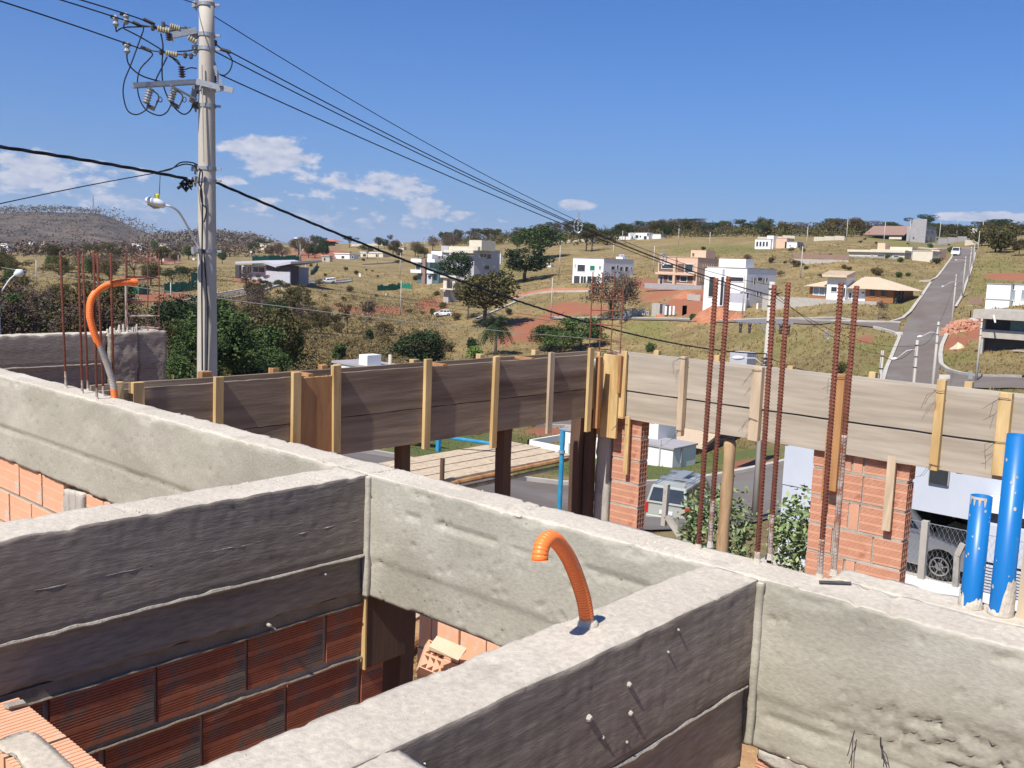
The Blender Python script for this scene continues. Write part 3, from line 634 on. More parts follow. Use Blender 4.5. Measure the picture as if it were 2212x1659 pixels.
def scatter(box, n, kinds, hr, label, group, seed, wide=(.8, 1.2), avoid=True, name='tree'):
    rnd = random.Random(seed); x0, x1, y0, y1 = box
    for i in range(n):
        for _ in range(8):
            x = rnd.uniform(x0, x1); y = rnd.uniform(y0, y1); g = ground(x, y)
            if not any(inpoly(np.array([g[0]]), np.array([g[1]]), P)[0] for P in ROADPOLY): break
        k = rnd.choice(kinds); mk = [m for lim, m in MARKS if x < lim][0]
        tree(k, g, rnd.uniform(*hr), '%s %s %s, %s' % (LOOK[k], name, label, mk), group=group, wide=rnd.uniform(*wide), name=name, rz=rnd.uniform(0, 6.28), cat='tree' if name == 'tree' else 'bush')
dry = ['round_dry', 'round_olive', 'round2_olive', 'round2_dry', 'loose_dry', 'loose_olive', 'round_twig', 'spread_olive', 'bare', 'bare2']
scatter((470, 700, 640, 800), 26, dry, (3.5, 7), 'in the valley thicket', 'trees of the valley thicket', 1)
scatter((330, 600, 700, 860), 12, ['round_green', 'round2_olive', 'round2_green', 'round_dark', 'loose_green', 'round_olive'], (4, 7.5), 'in the hollow', 'green trees in the hollow', 2)
scatter((-60, 340, 610, 800), 24, dry+['round_green', 'round2_green', 'loose_green'], (3.5, 6.5), 'in the brush behind the dark wall', 'trees behind the dark wall', 3)
scatter((640, 1000, 690, 800), 16, ['round_dry', 'round2_dry', 'bush_dry', 'bush_olive', 'round_twig'], (1.5, 4), 'on the dry slope', 'low brown trees on the slope', 4)
scatter((-60, 500, 540, 620), 34, ['round_green', 'round_olive', 'round2_olive', 'spread_olive', 'round_twig', 'round2_green', 'spread_twig'], (4, 7), 'between far houses', 'trees among the far left houses', 5)
scatter((500, 1000, 528, 560), 22, ['round_olive', 'round2_dark', 'spread_dark', 'round_twig', 'round2_dry'], (5, 9), 'on the far crest', 'trees on the middle crest', 6)
scatter((930, 1330, 505, 545), 32, ['round_olive', 'round2_olive', 'round_green', 'spread_dark', 'round_twig', 'spread_olive', 'round2_green'], (6, 10), 'of the crest wood', 'trees on the crest left of centre', 7)
scatter((1320, 2230, 499, 512), 84, ['round_olive', 'round2_olive', 'spread_olive', 'round_twig', 'spread_twig', 'round2_dry', 'round_green', 'spread_dark'], (4, 7.8), 'of the skyline wood', 'trees along the right skyline', 8, wide=(.9, 1.3))
scatter((2120, 2230, 512, 560), 9, ['round_olive', 'round2_olive', 'round_green', 'bush_olive'], (4, 8), 'above the road bend', 'trees above the road bend', 9)
scatter((1500, 2100, 515, 600), 40, ['bush_olive', 'bush_dry', 'bush_green', 'bush_twig'], (.8, 2.2), 'in the hill field', 'bushes in the hill fields', 10, name='bush')
scatter((640, 1100, 545, 680), 46, ['bush_olive', 'bush_dry', 'bush_twig', 'bush_green'], (.8, 2.2), 'on the open slope', 'bushes on the open slope', 11, name='bush')
# standing-out skyline trees
for (x, y, hp, k, lb) in [(1990,500,44,'spread_dark','tall umbrella tree standing alone right of the grey tower house'),(1605,502,32,'spread_dark','flat-topped tree sticking out of the skyline wood'),(1800,505,32,'spread_dark','umbrella-shaped tree on the skyline above the yellow-roofed house'),
        (1930,500,32,'spread_dark','umbrella-shaped tree left of the grey tower'),(1530,512,32,'spread_dark','dark flat tree on the skyline above the peach house'),(1440,515,32,'round_dark','dark tree above the white house on the crest'),
        (755,535,26,'spread_dark','dark umbrella tree on the far crest by the red-roofed house'),(690,532,24,'round_dark','rounded dark tree next to the white box house on the crest'),(840,530,26,'bare','thin bare tree on the far crest'),(1350,520,34,'spread_dark','dark tree above the brush left of the crest house')]:
    treepx(k, x, y, hp, lb)
for k in list(PROTO):
    if PROTO[k]['used'] == 0:
        for ch in list(PROTO[k].children): bpy.data.objects.remove(ch)
        bpy.data.objects.remove(PROTO[k])
    else: del PROTO[k]['used']
for o in COL.objects:
    if 'used' in o.keys(): del o['used']
# grass and far woodland nobody could count
def tufts(name, n, d0, d1, hr, m, label, seed, mask=None, az=(-31, 31), wid=.5):
    rng = np.random.default_rng(seed); a = AZ+np.radians(rng.uniform(az[0], az[1], n)); d = np.exp(rng.uniform(math.log(d0), math.log(d1), n)); X = np.sin(a)*d; Y = np.cos(a)*d; ok = np.ones(n, bool)
    for P in ROADPOLY: ok &= ~inpoly(X, Y, P)
    Z = terrain_z(X, Y)
    if mask is not None: ok &= mask(X, Y, Z)
    ok &= ~(patchmask(X, Y, Z, SOIL) > .4)
    X, Y, Z = X[ok], Y[ok], Z[ok]; n = len(X); k = 4; V = []; h = rng.uniform(*hr, n)*np.clip(np.hypot(X, Y)/90, .45, 1.6)
    for i in range(k):
        t = rng.uniform(0, 6.28, n); w = h*wid; ox = rng.normal(size=n)*h*.5; oy = rng.normal(size=n)*h*.5; lx = rng.normal(size=n)*h*.35; ly = rng.normal(size=n)*h*.35
        V.append(np.stack([np.stack([X+ox-np.cos(t)*w*.5, Y+oy-np.sin(t)*w*.5, Z-.05], 1), np.stack([X+ox+np.cos(t)*w*.5, Y+oy+np.sin(t)*w*.5, Z-.05], 1), np.stack([X+ox+lx, Y+oy+ly, Z+h*rng.uniform(.6, 1.2, n)], 1)], 1))
    V = np.concatenate(V).reshape(-1, 3); F = np.arange(len(V)).reshape(-1, 3); o = npmesh(name, V, F, m); tag(o, label, 'grass', kind='stuff')
tufts('dry_grass', 42000, 75, 330, (.10, .26), GRASST, 'dry yellow-brown grass over the slopes', 1)
tufts('green_grass', 16000, 22, 100, (.10, .22), GRASSG, 'short green grass on the verges beside the near street', 2, mask=lambda X, Y, Z: patchmask(X, Y, Z, GREEN, .6) > .3)
def brush(name, box, n, size, m, label, seed, hh):
    rng = np.random.default_rng(seed); rnd = random.Random(seed); C = []
    for i in range(n):
        g = ground(rnd.uniform(box[0], box[1]), rnd.uniform(box[2], box[3])); d = np.hypot(g[0], g[1])
        if any(inpoly(np.array([g[0]]), np.array([g[1]]), P)[0] for P in ROADPOLY): continue
        k = 46; p = rng.normal(size=(k, 3))*np.array([hh*.7, hh*.7, hh*.38])+g+np.array([0, 0, hh*.45]); C.append(p)
    V, F = leafquads(np.concatenate(C), size, rng); o = npmesh(name, V, F, m); tag(o, label, 'undergrowth', kind='stuff')
brush('undergrowth', (430, 960, 640, 830), 1050, .15, LEAF_B, 'brown leafless undergrowth filling the valley', 5, 1.5)
brush('undergrowth', (-60, 480, 590, 850), 620, .15, LEAF_O, 'olive undergrowth behind the dark wall', 6, 1.5)
brush('undergrowth', (330, 600, 740, 860), 220, .13, LEAF_M, 'green undergrowth around the power pole', 12, 1.4)
brush('woodland', (1300, 2230, 499, 512), 620, .42, LEAF_O, 'olive-brown dry wood along the right skyline', 7, 3.2)
brush('woodland', (930, 1330, 505, 530), 200, .5, LEAF_O, 'olive wood on the crest behind the tall grey house', 8, 3.5)
brush('woodland', (-60, 560, 530, 556), 260, .6, LEAF_G, 'grey-brown wood below the far hill', 9, 4.0)
# clumps of trees on the far hill
def hillwood(V, label, seed, zoff=3):
    rng = np.random.default_rng(seed); I = rng.integers(0, len(V), 1500); P = V[I]; P = P[(P[:, 3] > .1) & (P[:, 3] < .78)]; C = []
    for p in P:
        k = 14; q = rng.normal(size=(k, 3))*np.array([10, 10, 2.2])+p[:3]+np.array([rng.uniform(-20, 20), rng.uniform(-20, 20), zoff]); C.append(q)
    top = V[np.abs(V[:, 3]-.68) < .03]
    for p in top:
        for r in range(3): q = rng.normal(size=(22, 3))*np.array([7, 7, 2.2])+p[:3]+np.array([rng.uniform(-22, 22), rng.uniform(-22, 22), zoff+rng.uniform(0, 5)]); C.append(q)
    V2, F = leafquads(np.concatenate(C), 1.7, rng); o = npmesh('hill_woodland', V2, F, LEAF_H); tag(o, label, 'woodland', kind='stuff')
hillwood(HV, 'scrubby trees over the far brown hill', 3); hillwood(RV, 'scrubby trees over the second far ridge', 4)

# ------------------------------------------------------------------ air
hm = bpy.data.materials.new('haze'); hm.use_nodes = True; nt = hm.node_tree; nt.nodes.clear()
vo = nt.nodes.new('ShaderNodeVolumePrincipled'); ou = nt.nodes.new('ShaderNodeOutputMaterial'); nt.links.new(vo.outputs[0], ou.inputs['Volume'])
vo.inputs['Color'].default_value = (.80, .88, 1.0, 1); vo.inputs['Density'].default_value = 0.00008; vo.inputs['Anisotropy'].default_value = 0.1
hz_ = MB().box(-11500, 11500, -11500, 11500, -230, 420).build('haze', hm); hz_['kind'] = 'stuff'; hz_['label'] = 'thin dry-season haze'
# ------------------------------------------------------------------ buildings
def solve_ext(Q, axis, px):          # how far along +Y ('y') or +X ('x') from Q the wall must run to reach picture column px
    r0 = Q.copy(); lo, hi = 0.0, 400.0; sgn = 1 if axis == 'x' else -1
    e = np.array([1., 0, 0]) if axis == 'x' else np.array([0, 1., 0])
    for _ in range(50):
        mid = (lo+hi)/2; x = proj(Q+e*mid)[0]
        if (x-px)*sgn < 0: lo = mid
        else: hi = mid
    return lo
SHADEB = pmat('veranda_shade_tone', (.16, .10, .075), (.20, .13, .095), 2, .9)  # dark tone standing in for the shade inside the open verandas
class Bld:
    def __init__(s, name, label, cx, cy, cat='house', dist=None, depth=1.2, group=None):
        s.C = ground(cx, cy) if dist is None else atd(cx, cy, dist); s.cx = cx; s.depth = depth
        s.t = thing(name, label, cat, s.C, group)
    def corner(s, cx, on, o):
        y = 600
        if on == 'L': p = onX(cx, y, s.C[0]+o); return np.array([s.C[0]+o, p[1], s.C[2]])
        p = onY(cx, y, s.C[1]+o); return np.array([p[0], s.C[1]+o, s.C[2]])
    def z(s, Q, py):                 # height of picture row py on the vertical line through Q
        x = proj(Q)[0]; d = math.hypot(Q[0], Q[1]); a = proj((Q[0], Q[1], Q[2]))
        lo, hi = Q[2]-30, Q[2]+60
        for _ in range(50):
            m = (lo+hi)/2
            if proj((Q[0], Q[1], m))[1] > py: lo = m
            else: hi = m
        return lo
    def box(s, part, xl, cx, xr, yt, m, on='L', o=0.0, yb=None, ly=None, lx=None, label=None, parent=None):
        Q = s.corner(cx, on, o) if cx is not None else s.C.copy()
        L = ly if ly is not None else solve_ext(Q, 'y', xl); W = lx if lx is not None else solve_ext(Q, 'x', xr)
        zt = s.z(Q, yt); zb = s.z(Q, yb) if yb is not None else s.C[2]-s.depth
        ob = MB().box(Q[0], Q[0]+W, Q[1], Q[1]+L, zb, zt).build(part, m, parent or s.t, label=label); s.last = (Q, L, W, zb, zt, ob)
        if part == 'wall' and L > 2 and W > 1.5 and zt-zb > 2: MB().box(Q[0]-.09, Q[0]+W+.09, Q[1]-.09, Q[1]+L+.09, zt+.003, zt+.13).build('coping', GREYPL if m in (WHITEP, LILAC) else m, s.t)
        return ob
    def win(s, face, x0, y0, x1, y1, o=0.0, glass=GLASS, frame=WHITEP, part='window', split=0, fr=.10):
        if face == 'L':
            X = s.C[0]+o; a = onX(x0, (y0+y1)/2, X); b = onX(x1, (y0+y1)/2, X); zt = onX((x0+x1)/2, y0, X)[2]; zb = onX((x0+x1)/2, y1, X)[2]; u0, u1 = min(a[1], b[1]), max(a[1], b[1])
            f = lambda q0, q1, a0, a1, e0, e1: (X-e1, X-e0, q0, q1, a0, a1)
        else:
            Y = s.C[1]+o; a = onY(x0, (y0+y1)/2, Y); b = onY(x1, (y0+y1)/2, Y); zt = onY((x0+x1)/2, y0, Y)[2]; zb = onY((x0+x1)/2, y1, Y)[2]; u0, u1 = min(a[0], b[0]), max(a[0], b[0])
            f = lambda q0, q1, a0, a1, e0, e1: (q0, q1, Y-e1, Y-e0, a0, a1)
        w = fr; mb = MB(); mb.box(*f(u0-w, u0, zb-w, zt+w, .02, .10)); mb.box(*f(u1, u1+w, zb-w, zt+w, .02, .10)); mb.box(*f(u0, u1, zt, zt+w, .02, .10)); mb.box(*f(u0, u1, zb-w, zb, .02, .10))
        for k in range(split): q = u0+(u1-u0)*(k+1)/(split+1); mb.box(*f(q-.05, q+.05, zb, zt, .02, .10))
        wo = mb.build(part, frame, s.t); MB().box(*f(u0, u1, zb, zt, .01, .05)).build('pane' if part == 'window' else 'panel', glass, wo); return wo
    def slab(s, face, x0, y0, x1, y1, m, part, o=0.0, th=.3, proud=0.0):   # a plate standing proud of a face
        if face == 'L':
            X = s.C[0]+o; a = onX(x0, (y0+y1)/2, X); b = onX(x1, (y0+y1)/2, X); zt = onX((x0+x1)/2, y0, X)[2]; zb = onX((x0+x1)/2, y1, X)[2]
            return MB().box(X-proud-th, X-proud, min(a[1], b[1]), max(a[1], b[1]), zb, zt).build(part, m, s.t)
        Y = s.C[1]+o; a = onY(x0, (y0+y1)/2, Y); b = onY(x1, (y0+y1)/2, Y); zt = onY((x0+x1)/2, y0, Y)[2]; zb = onY((x0+x1)/2, y1, Y)[2]
        return MB().box(min(a[0], b[0]), max(a[0], b[0]), Y-proud-th, Y-proud, zb, zt).build(part, m, s.t)

# small white two-storey house with the green window
b = Bld('house', 'small white two-storey box house with green-covered window', 1302, 612)
b.box('wall', 1236, None, 1366, 559, WHITEP)
b.box('roof_tank_box', 1343, 1343, 1354, 555, WHITEP, on='R', o=.5, yb=567, ly=2)
Q_, L__, W__, _z0, _z1, _o = b.last
for k in range(2): MB().lathe((Q_[0]+.5+k*1.1, Q_[1]+1, _z1), [(0, .42), (.5, .46), (.6, .3), (.66, .05)], 12).build('water_tank', LILAC, b.t)
for r in ((1248,572,1264,586),(1242,571,1243.5,577),(1295,575,1298,581)): b.win('L', *r)
b.win('L', 1275, 574, 1285, 584, glass=GREENN)
for r in ((1255,597,1266,613),(1269,597,1288,612)): b.win('L', *r, glass=GLASS, split=1)
b.slab('L', 1240, 596, 1252, 612, DARKPL, 'painted_porch_shadow', th=.05, proud=.01)  # thin dark plate painted in as the shade of the porch
for r in ((1320,576,1327,582),(1332,574,1335,581),(1339,577,1344,585),(1350,577,1356,586),(1362,578,1364,582)): b.win('R', *r, frame=LILAC)
# peach two-storey
b = Bld('house', 'peach two-storey house with open verandas and a roof box', 1504, 619)
b.box('wall', 1422, None, 1548, 557, PEACH)
b.box('roof_box', 1488, 1522, 1538, 541, PEACH, on='L', o=3, yb=558, lx=4)
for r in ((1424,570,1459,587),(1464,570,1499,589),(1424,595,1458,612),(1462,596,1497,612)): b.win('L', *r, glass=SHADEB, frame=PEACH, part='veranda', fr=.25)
for r in ((1426,597,1432,614),(1444,596,1457,607),(1470,597,1484,608),(1480,571,1497,588),(1430,571,1457,580)): b.win('L', *r, o=-.06)
b.slab('L', 1420, 589, 1504, 594, PEACH, 'floor_edge', th=.9)
b.slab('L', 1458, 557, 1463, 616, PEACH, 'column', th=.5, proud=.35)
for i in range(6): b.win('R', 1519+i*4.5, 571, 1521+i*4.5, 577, frame=PEACH, fr=.05)
for i in range(2): b.win('R', 1511+i*4, 600, 1513+i*4, 607, frame=PEACH, fr=.05)
b.win('L', 1496, 547, 1500, 553, o=3, frame=PEACH)
b.box('retaining_wall', 1392, 1517, 1520, 617, GREYPL, on='L', o=-3.2, yb=629, lx=.3)
# large white three-level
b = Bld('house', 'large white three-level cube house above the red earth mound', 1613, 668)
b.box('wall', 1522, 1613, 1672, 580, WHITEP, yb=None)
b.box('wall', 1547, 1609, 1622, 560, WHITEP, on='L', o=1.2, yb=583)
b.box('wall', 1518, 1560, 1560, 581, WHITEP, on='L', o=-.8, lx=.7, label='tall white front panel of the house')
b.slab('L', 1568, 633, 1613, 658, LILAC, 'ground_floor_wall', th=.06, proud=.01)
b.slab('L', 1574, 654, 1617, 671, WHITEP, 'garden_wall', th=.25, proud=1.0)
for r in ((1532,598,1544,641),(1557,598,1563,660)): b.win('L', *r, o=-.8)
b.win('L', 1578, 599, 1606, 608)
b.win('L', 1599, 632, 1620-2, 645, frame=LILAC)
for r in ((1628,601,1631,614),(1636,600,1646,606),(1648,601,1650,614),(1654,601,1657,608),(1634,631,1637,639),(1641,631,1644,638)): b.win('R', *r, frame=LILAC)
mb = MB(); q = b.corner(1568, 'L', 2); mb.lathe((q[0], q[1], b.z(q, 580)), [(0, .5), (.25, .6), (.4, .1)], 10); mb.build('satellite_dish', CHROME, b.t)
mb = MB().box(b.C[0]-.2, b.C[0]+9, b.C[1]-2.3, b.C[1]-2.0, b.C[2]-2, b.C[2]+1.2); mb.build('ramp_wall', WHITEP, b.t)
# yellow-roofed bungalow
b = Bld('house', 'single-storey bungalow with cream tiled roofs and orange wood walls', 1740, 646, depth=.8)
def front(px, py, X): return onX(px, py, X)
b.C = b.C.copy(); b.C[0] -= 7; X0 = b.C[0]; yL = onX(1748, 640, X0)[1]; yR = onX(1930, 640, X0)[1]; zb = onX(1800, 645, X0)[2]-.3; zt = onX(1800, 621, X0)[2]
D = 9.0
def seg(name, x0, x1, m, o=0.0, top=None, D=D):
    a, c = onX(x0, 640, X0)[1], onX(x1, 640, X0)[1]; return MB().box(X0+o, X0+D, min(a, c), max(a, c), zb, top or zt).build(name, m, b.t)
seg('wall', 1748, 1791, WOODF); seg('wall', 1791, 1832, WHITEP, -1.2, onX(1810, 595, X0)[2], 2.2); seg('wall', 1832, 1869, WHITEP, .3); seg('wall', 1869, 1930, WOODF)
def hip(name, x0, x1, ze, zr, ov, inset, m, d=D, o=0.0):
    a, c = sorted((onX(x0, 620, X0)[1], onX(x1, 620, X0)[1])); xf, xb = X0-ov+o, X0+d+ov; rx = (xf+xb)/2; i0, i1 = inset
    V = [(xf, a, ze), (xb, a, ze), (xb, c, ze), (xf, c, ze), (rx, a+i0, zr), (rx, c-i1, zr)]
    mb = MB(); mb.add(V, [(0, 4, 1), (3, 2, 5), (0, 3, 5, 4), (1, 4, 5, 2), (0, 1, 2, 3)])
    n = 26
    for k in range(n+1):             # raised tile rows
        t = k/n; y = a+(c-a)*t; yr = min(max(y, a+i0), c-i1); top = ((rx, y, zr+.05) if a+i0 <= y <= c-i1 else None)
        if y < a+i0: s_ = (y-a)/i0; top = (xf+(rx-xf)*s_, y, ze+(zr-ze)*s_+.05)
        if y > c-i1: s_ = (c-y)/i1; top = (xf+(rx-xf)*s_, y, ze+(zr-ze)*s_+.05)
        if math.dist((xf, y, ze), top) > .5: mb.bar((xf, y, ze+.05), top, .16, .08)
    return mb.build(name, m, b.t)
hip('roof', 1740, 1801, zt, onX(1790, 599, X0+4.5)[2], 1.0, (.4, 4.8), TILEC); hip('roof', 1828, 1949, zt, onX(1860, 598, X0+4.5)[2], 1.0, (5.5, 1.2), TILEC)
zt2 = onX(1810, 595, X0)[2]
a, c = sorted((onX(1788, 590, X0)[1], onX(1841, 590, X0)[1])); mb = MB(); mb.add([(X0-2.2, a, zt2), (X0-2.2, c, zt2), (X0+1.2, c, zt2+.75), (X0+1.2, a, zt2+.75), (X0-2.2, a, zt2-.3), (X0-2.2, c, zt2-.3), (X0+1.2, c, zt2-.3), (X0+1.2, a, zt2-.3)], [(0, 3, 2, 1), (0, 1, 5, 4), (1, 2, 6, 5), (3, 0, 4, 7), (2, 3, 7, 6), (4, 5, 6, 7)])
for k in range(13): y = a+(c-a)*k/12; mb.bar((X0-2.2, y, zt2+.05), (X0+1.2, y, zt2+.8), .14, .08)
mb.build('tower_roof', TILEC, b.t)
b.win('L', 1758, 620, 1782, 637, glass=GLASSL, split=1); b.win('L', 1796, 620, 1808, 630, o=-1.2); b.win('L', 1822, 622, 1826, 642, o=-1.2); b.win('L', 1835, 632, 1839, 645, o=.3, part='door')
b.win('L', 1880, 622, 1891, 640, frame=WOODF); b.win('L', 1904, 624, 1914, 641, frame=WOODF); b.win('L', 1862, 631, 1868, 634, o=.3)
mb = MB(); yy = onX(1937, 640, X0)[1]
for k in range(3): mb.box(X0+k*1.5, X0+k*1.5+.25, yy, yy+.25, zb, zt)
for k in range(3): mb.box(X0, X0+3, yy, yy+.2, zb+.8*k+.5, zb+.8*k+.62)
mb.build('side_pergola', DARKPL, b.t)
a, c = sorted((onX(1716, 648, X0-2)[1], onX(1962, 648, X0-2)[1])); zz = onX(1800, 646, X0-2)[2]; MB().box(X0-2, X0-.02, a+5, c+6, zz-3.2, zz-.1).build('terrace', BLOCKW, b.t)
# long low house and its walls
b = Bld('house', 'long low cream house with flat roofs and a grey front wall', 2014, 566)
b.box('wall', 1832, 1950, 1951, 547, CREAM, on='L', o=0, lx=7); b.box('wall', 1880, 1952, 1958, 541, CREAM, on='L', o=3, lx=6)
b.box('roof_slab', 1829, 1950, 1950, 541, CREAM, on='L', o=-.6, yb=546, lx=8)
b.box('wall', 1970, 2010, 2016, 543, CREAM, on='L', o=-.5, lx=6); b.box('wall', 2010, 2024, 2026, 540, PEACH, on='L', o=4, lx=5)
b.box('roof_box', 1893, 1906, 1912, 525, PEACH, on='L', o=3, yb=545, lx=3); b.box('wall', 1920, 1965, 1972, 534, CREAM, on='L', o=4, lx=3, yb=548)
b.slab('L', 1832, 554, 1949, 566, GREYPL, 'front_wall', th=.25, proud=1.0)
for r in ((1883,551,1885,556),(1896,551,1911,554),(1931,552,1941,558)): b.win('L', *r, frame=CREAM)
b.box('carport_back', 1950, 1971, 1972, 547, GREYPL, on='L', o=4, lx=.3)
b = Bld('boundary_wall', 'dark netting wall on a low block base left of the long cream house', 1832, 566, cat='wall')
b.box('block_base', 1712, 1830, 1831, 562, BLOCKW, on='L', lx=.3); b.box('screen', 1714, 1830, 1831, 551, BROWNST, on='L', o=-.05, yb=561, lx=.08)
# grey tower house with tiled roof
b = Bld('house', 'grey plastered tower house on the crest with a brown tiled wing', 1990, 524)
b.box('wall', 1957, None, 2020, 487, GREYPL); b.box('tower', 1967, 1991, 1999, 473, GREYPL, on='L', o=-.4, yb=None)
for r in ((1992,495,1996,498),(2002,495,2005,498),(2010,496,2016,498),(1999,513,2003,519),(2007,513,2013,519),(2022,514,2028,519)): b.win('R', *r, frame=GREYPL)
b.win('L', 1972, 512, 1975, 516, o=-.4, frame=GREYPL)
q0 = onX(1868, 515, b.C[0]+1); q1 = onX(1957, 515, b.C[0]+1); zt = onX(1910, 508, b.C[0]+1)[2]; zr = onX(1910, 488, b.C[0]+9)[2]
MB().add([(b.C[0]-1, q0[1], zt), (b.C[0]-1, q1[1], zt), (b.C[0]+9, q1[1], zr), (b.C[0]+9, q0[1], zr)], [(0, 1, 2, 3)]).add([(b.C[0]-1, q0[1], zt-.3), (b.C[0]-1, q1[1], zt-.3), (b.C[0]+9, q1[1], zr-.3), (b.C[0]+9, q0[1], zr-.3)], [(3, 2, 1, 0)]).build('tiled_roof', BROWNST, b.t)
MB().box(b.C[0]+2, b.C[0]+8, q1[1]+2, q0[1]-3, b.C[2]-1, zt+.5).build('wall', DARKPL, b.t)
b.slab('L', 1921, 512, 1948, 517, CREAM, 'low_wall', o=-2)
b.box('boundary_wall', 1826, 1857, 1858, 509, GREYPL, on='L', o=4, lx=.4)
b.box('boundary_wall', 1862, 1878, 1880, 512, LILAC, on='L', o=3, lx=.4)
# crest walls
for (x0, x1, y0, y1, lb) in [(2029,2085,514,524,'long grey boundary wall right of the grey tower house'),(2088,2150,517,526,'pale block wall at the top of the climbing road'),(1638,1715,511,520,'long pale boundary wall on the crest right of the first crest pole'),(1760,1822,511,519,'pale boundary wall left of the tiled crest house'),
                         (1765-120,1560,512,519,'x'),(760,870,526,531,'long pale wall on the far crest below the dark trees'),(1642-480,1290,519,524,'broken pale wall on the crest behind the big dark tree')]:
    if lb == 'x': continue
    g = ground((x0+x1)/2, y1); t = thing('boundary_wall', lb, 'wall', g); rx = CR/np.linalg.norm(CR[:2]); d = np.hypot(g[0], g[1]); hw = (x1-x0)/2/FPX*d; hh = max((y1-y0)/FPX*d, .8); n = max(3, int(hw*2/4)); mb = MB()
    for k in range(n):
        a = g[:2]+rx[:2]*(-hw+2*hw*k/n); c = g[:2]+rx[:2]*(-hw+2*hw*(k+.97)/n); za = g[2]+ray((x0+x1)/2, y1)[2]*0; z = tz(*(a+c)/2)
        mb.bar((a[0], a[1], z+hh/2-.3), (c[0], c[1], z+hh/2-.3), .2, hh+.6)
    mb.build('wall_panel', GREYPL if 'grey' in lb else CREAM, t)
# white house on the crest, white house right with people
b = Bld('house', 'white flat-roofed house alone on the crest under the cables', 1401, 517)
b.box('wall', 1357, None, 1412, 503, WHITEP); b.box('wall', 1395, 1422, 1426, 506, WHITEP, on='L', o=3, lx=4); b.box('low_wall', 1330, 1352, 1354, 511, WHITEP, on='L', o=2, lx=3)
for r in ((1365,510,1367,515),(1373,508,1379,514),(1382,509,1385,513),(1391,510,1397,517)): b.win('L', *r)
b.win('L', 1398, 504, 1402, 509, o=-.1)
b = Bld('house', 'small white house with blue windows high in the dry field', 1664, 538)
b.box('wall', 1630, None, 1671, 517, WHITEP); b.box('wall', 1664, 1694, 1697, 515, PEACH, on='L', o=3, lx=5); b.box('wall', 1695, 1716, 1719, 523, WHITEP, on='L', o=3, lx=4); b.box('stair_box', 1655, 1665, 1670, 509, WHITEP, on='L', o=1, lx=3)
for i in range(4): b.win('L', 1634+i*7, 522, 1638+i*7, 532)
# tall grey white-topped house
b = Bld('house', 'tall grey three-storey house with cream roof box behind the trees', 1023, 607)
b.box('wall', 953, None, 1078, 539, LILAC, label='grey main block'); b.box('roof_box', 1011, 1038, 1049, 519, CREAM, on='L', o=1.0, yb=541, lx=6)
b.box('parapet', 967, 1030, 1031, 533, CREAM, on='L', o=-1.2, yb=541, lx=1.1); b.box('balcony_front', 957, 1020, 1021, 541, CREAM, on='L', o=-1.8, yb=547, lx=.6); b.box('wall', 951, 966, 967, 531, LILAC, on='L', o=-.6, lx=1, yb=545)
for r in ((1037,549,1043,555),(1045,549,1050,555),(1052,550,1060,559),(1046,574,1056,582),(1061,603,1067,609)): b.win('R', *r, frame=LILAC)
b.slab('R', 1064, 575, 1068, 578, WHITEP, 'air_unit')
b.box('water_tank', 1078, 1080, 1083, 548, WHITEP, on='R', o=4, yb=570, ly=2)
# white balcony house
b = Bld('house', 'small white house with stacked balconies, teal glass and brown stone pier', 947, 613)
b.box('wall', 902, None, 956, 566, TEAL); b.box('pier', 910, 918, 920, 559, BROWNST, on='L', o=-.9, lx=1.2)
b.box('fascia', 886, 909, 910, 559, WHITEP, on='L', o=-1.4, yb=567, lx=3); b.box('fascia', 921, 938, 941, 560, WHITEP, on='L', o=-1.4, yb=567, lx=3)
b.box('balcony', 886, 909, 910, 583, WHITEP, on='L', o=-1.6, yb=590, lx=1.5); b.box('balcony', 921, 937, 938, 584, WHITEP, on='L', o=-1.6, yb=591, lx=1.5)
b.box('roof_box', 922, 932, 949, 549, WHITEP, on='L', o=1.5, yb=567, ly=None); b.box('roof_box', 930, 953, 955, 543, WHITEP, on='L', o=4, yb=553, lx=4)
b.box('wall', 922, 933, 934, 594, WHITEB, on='L', o=-.8, lx=.7); b.slab('L', 926, 596, 931, 600, GLASS, 'window', o=-.85)
b.win('L', 899, 570, 908, 583, o=0, frame=WHITEP)
# unfinished tower house behind tree
b = Bld('house', 'unfinished block tower house with projecting slabs beside the large tree', 968, 655)
b.box('wall', 957, None, 988, 609, BLOCKW, yb=None); b.box('wall', 957, 966, 968, 601, BLOCKW, on='L', o=-.3, lx=5, yb=609, label='upper room walls'); 
b.box('slab', 949, 985, 990, 596, CREAM, on='L', o=-1.5, yb=601); b.box('slab', 949, 984, 987, 624, CREAM, on='L', o=-1.5, yb=627)
b.box('wall', 956, 965, 966, 601, CREAM, on='L', o=-.9, yb=624, lx=.3); b.box('wall', 976, 983, 984, 601, CREAM, on='L', o=-.9, yb=622, lx=.3)
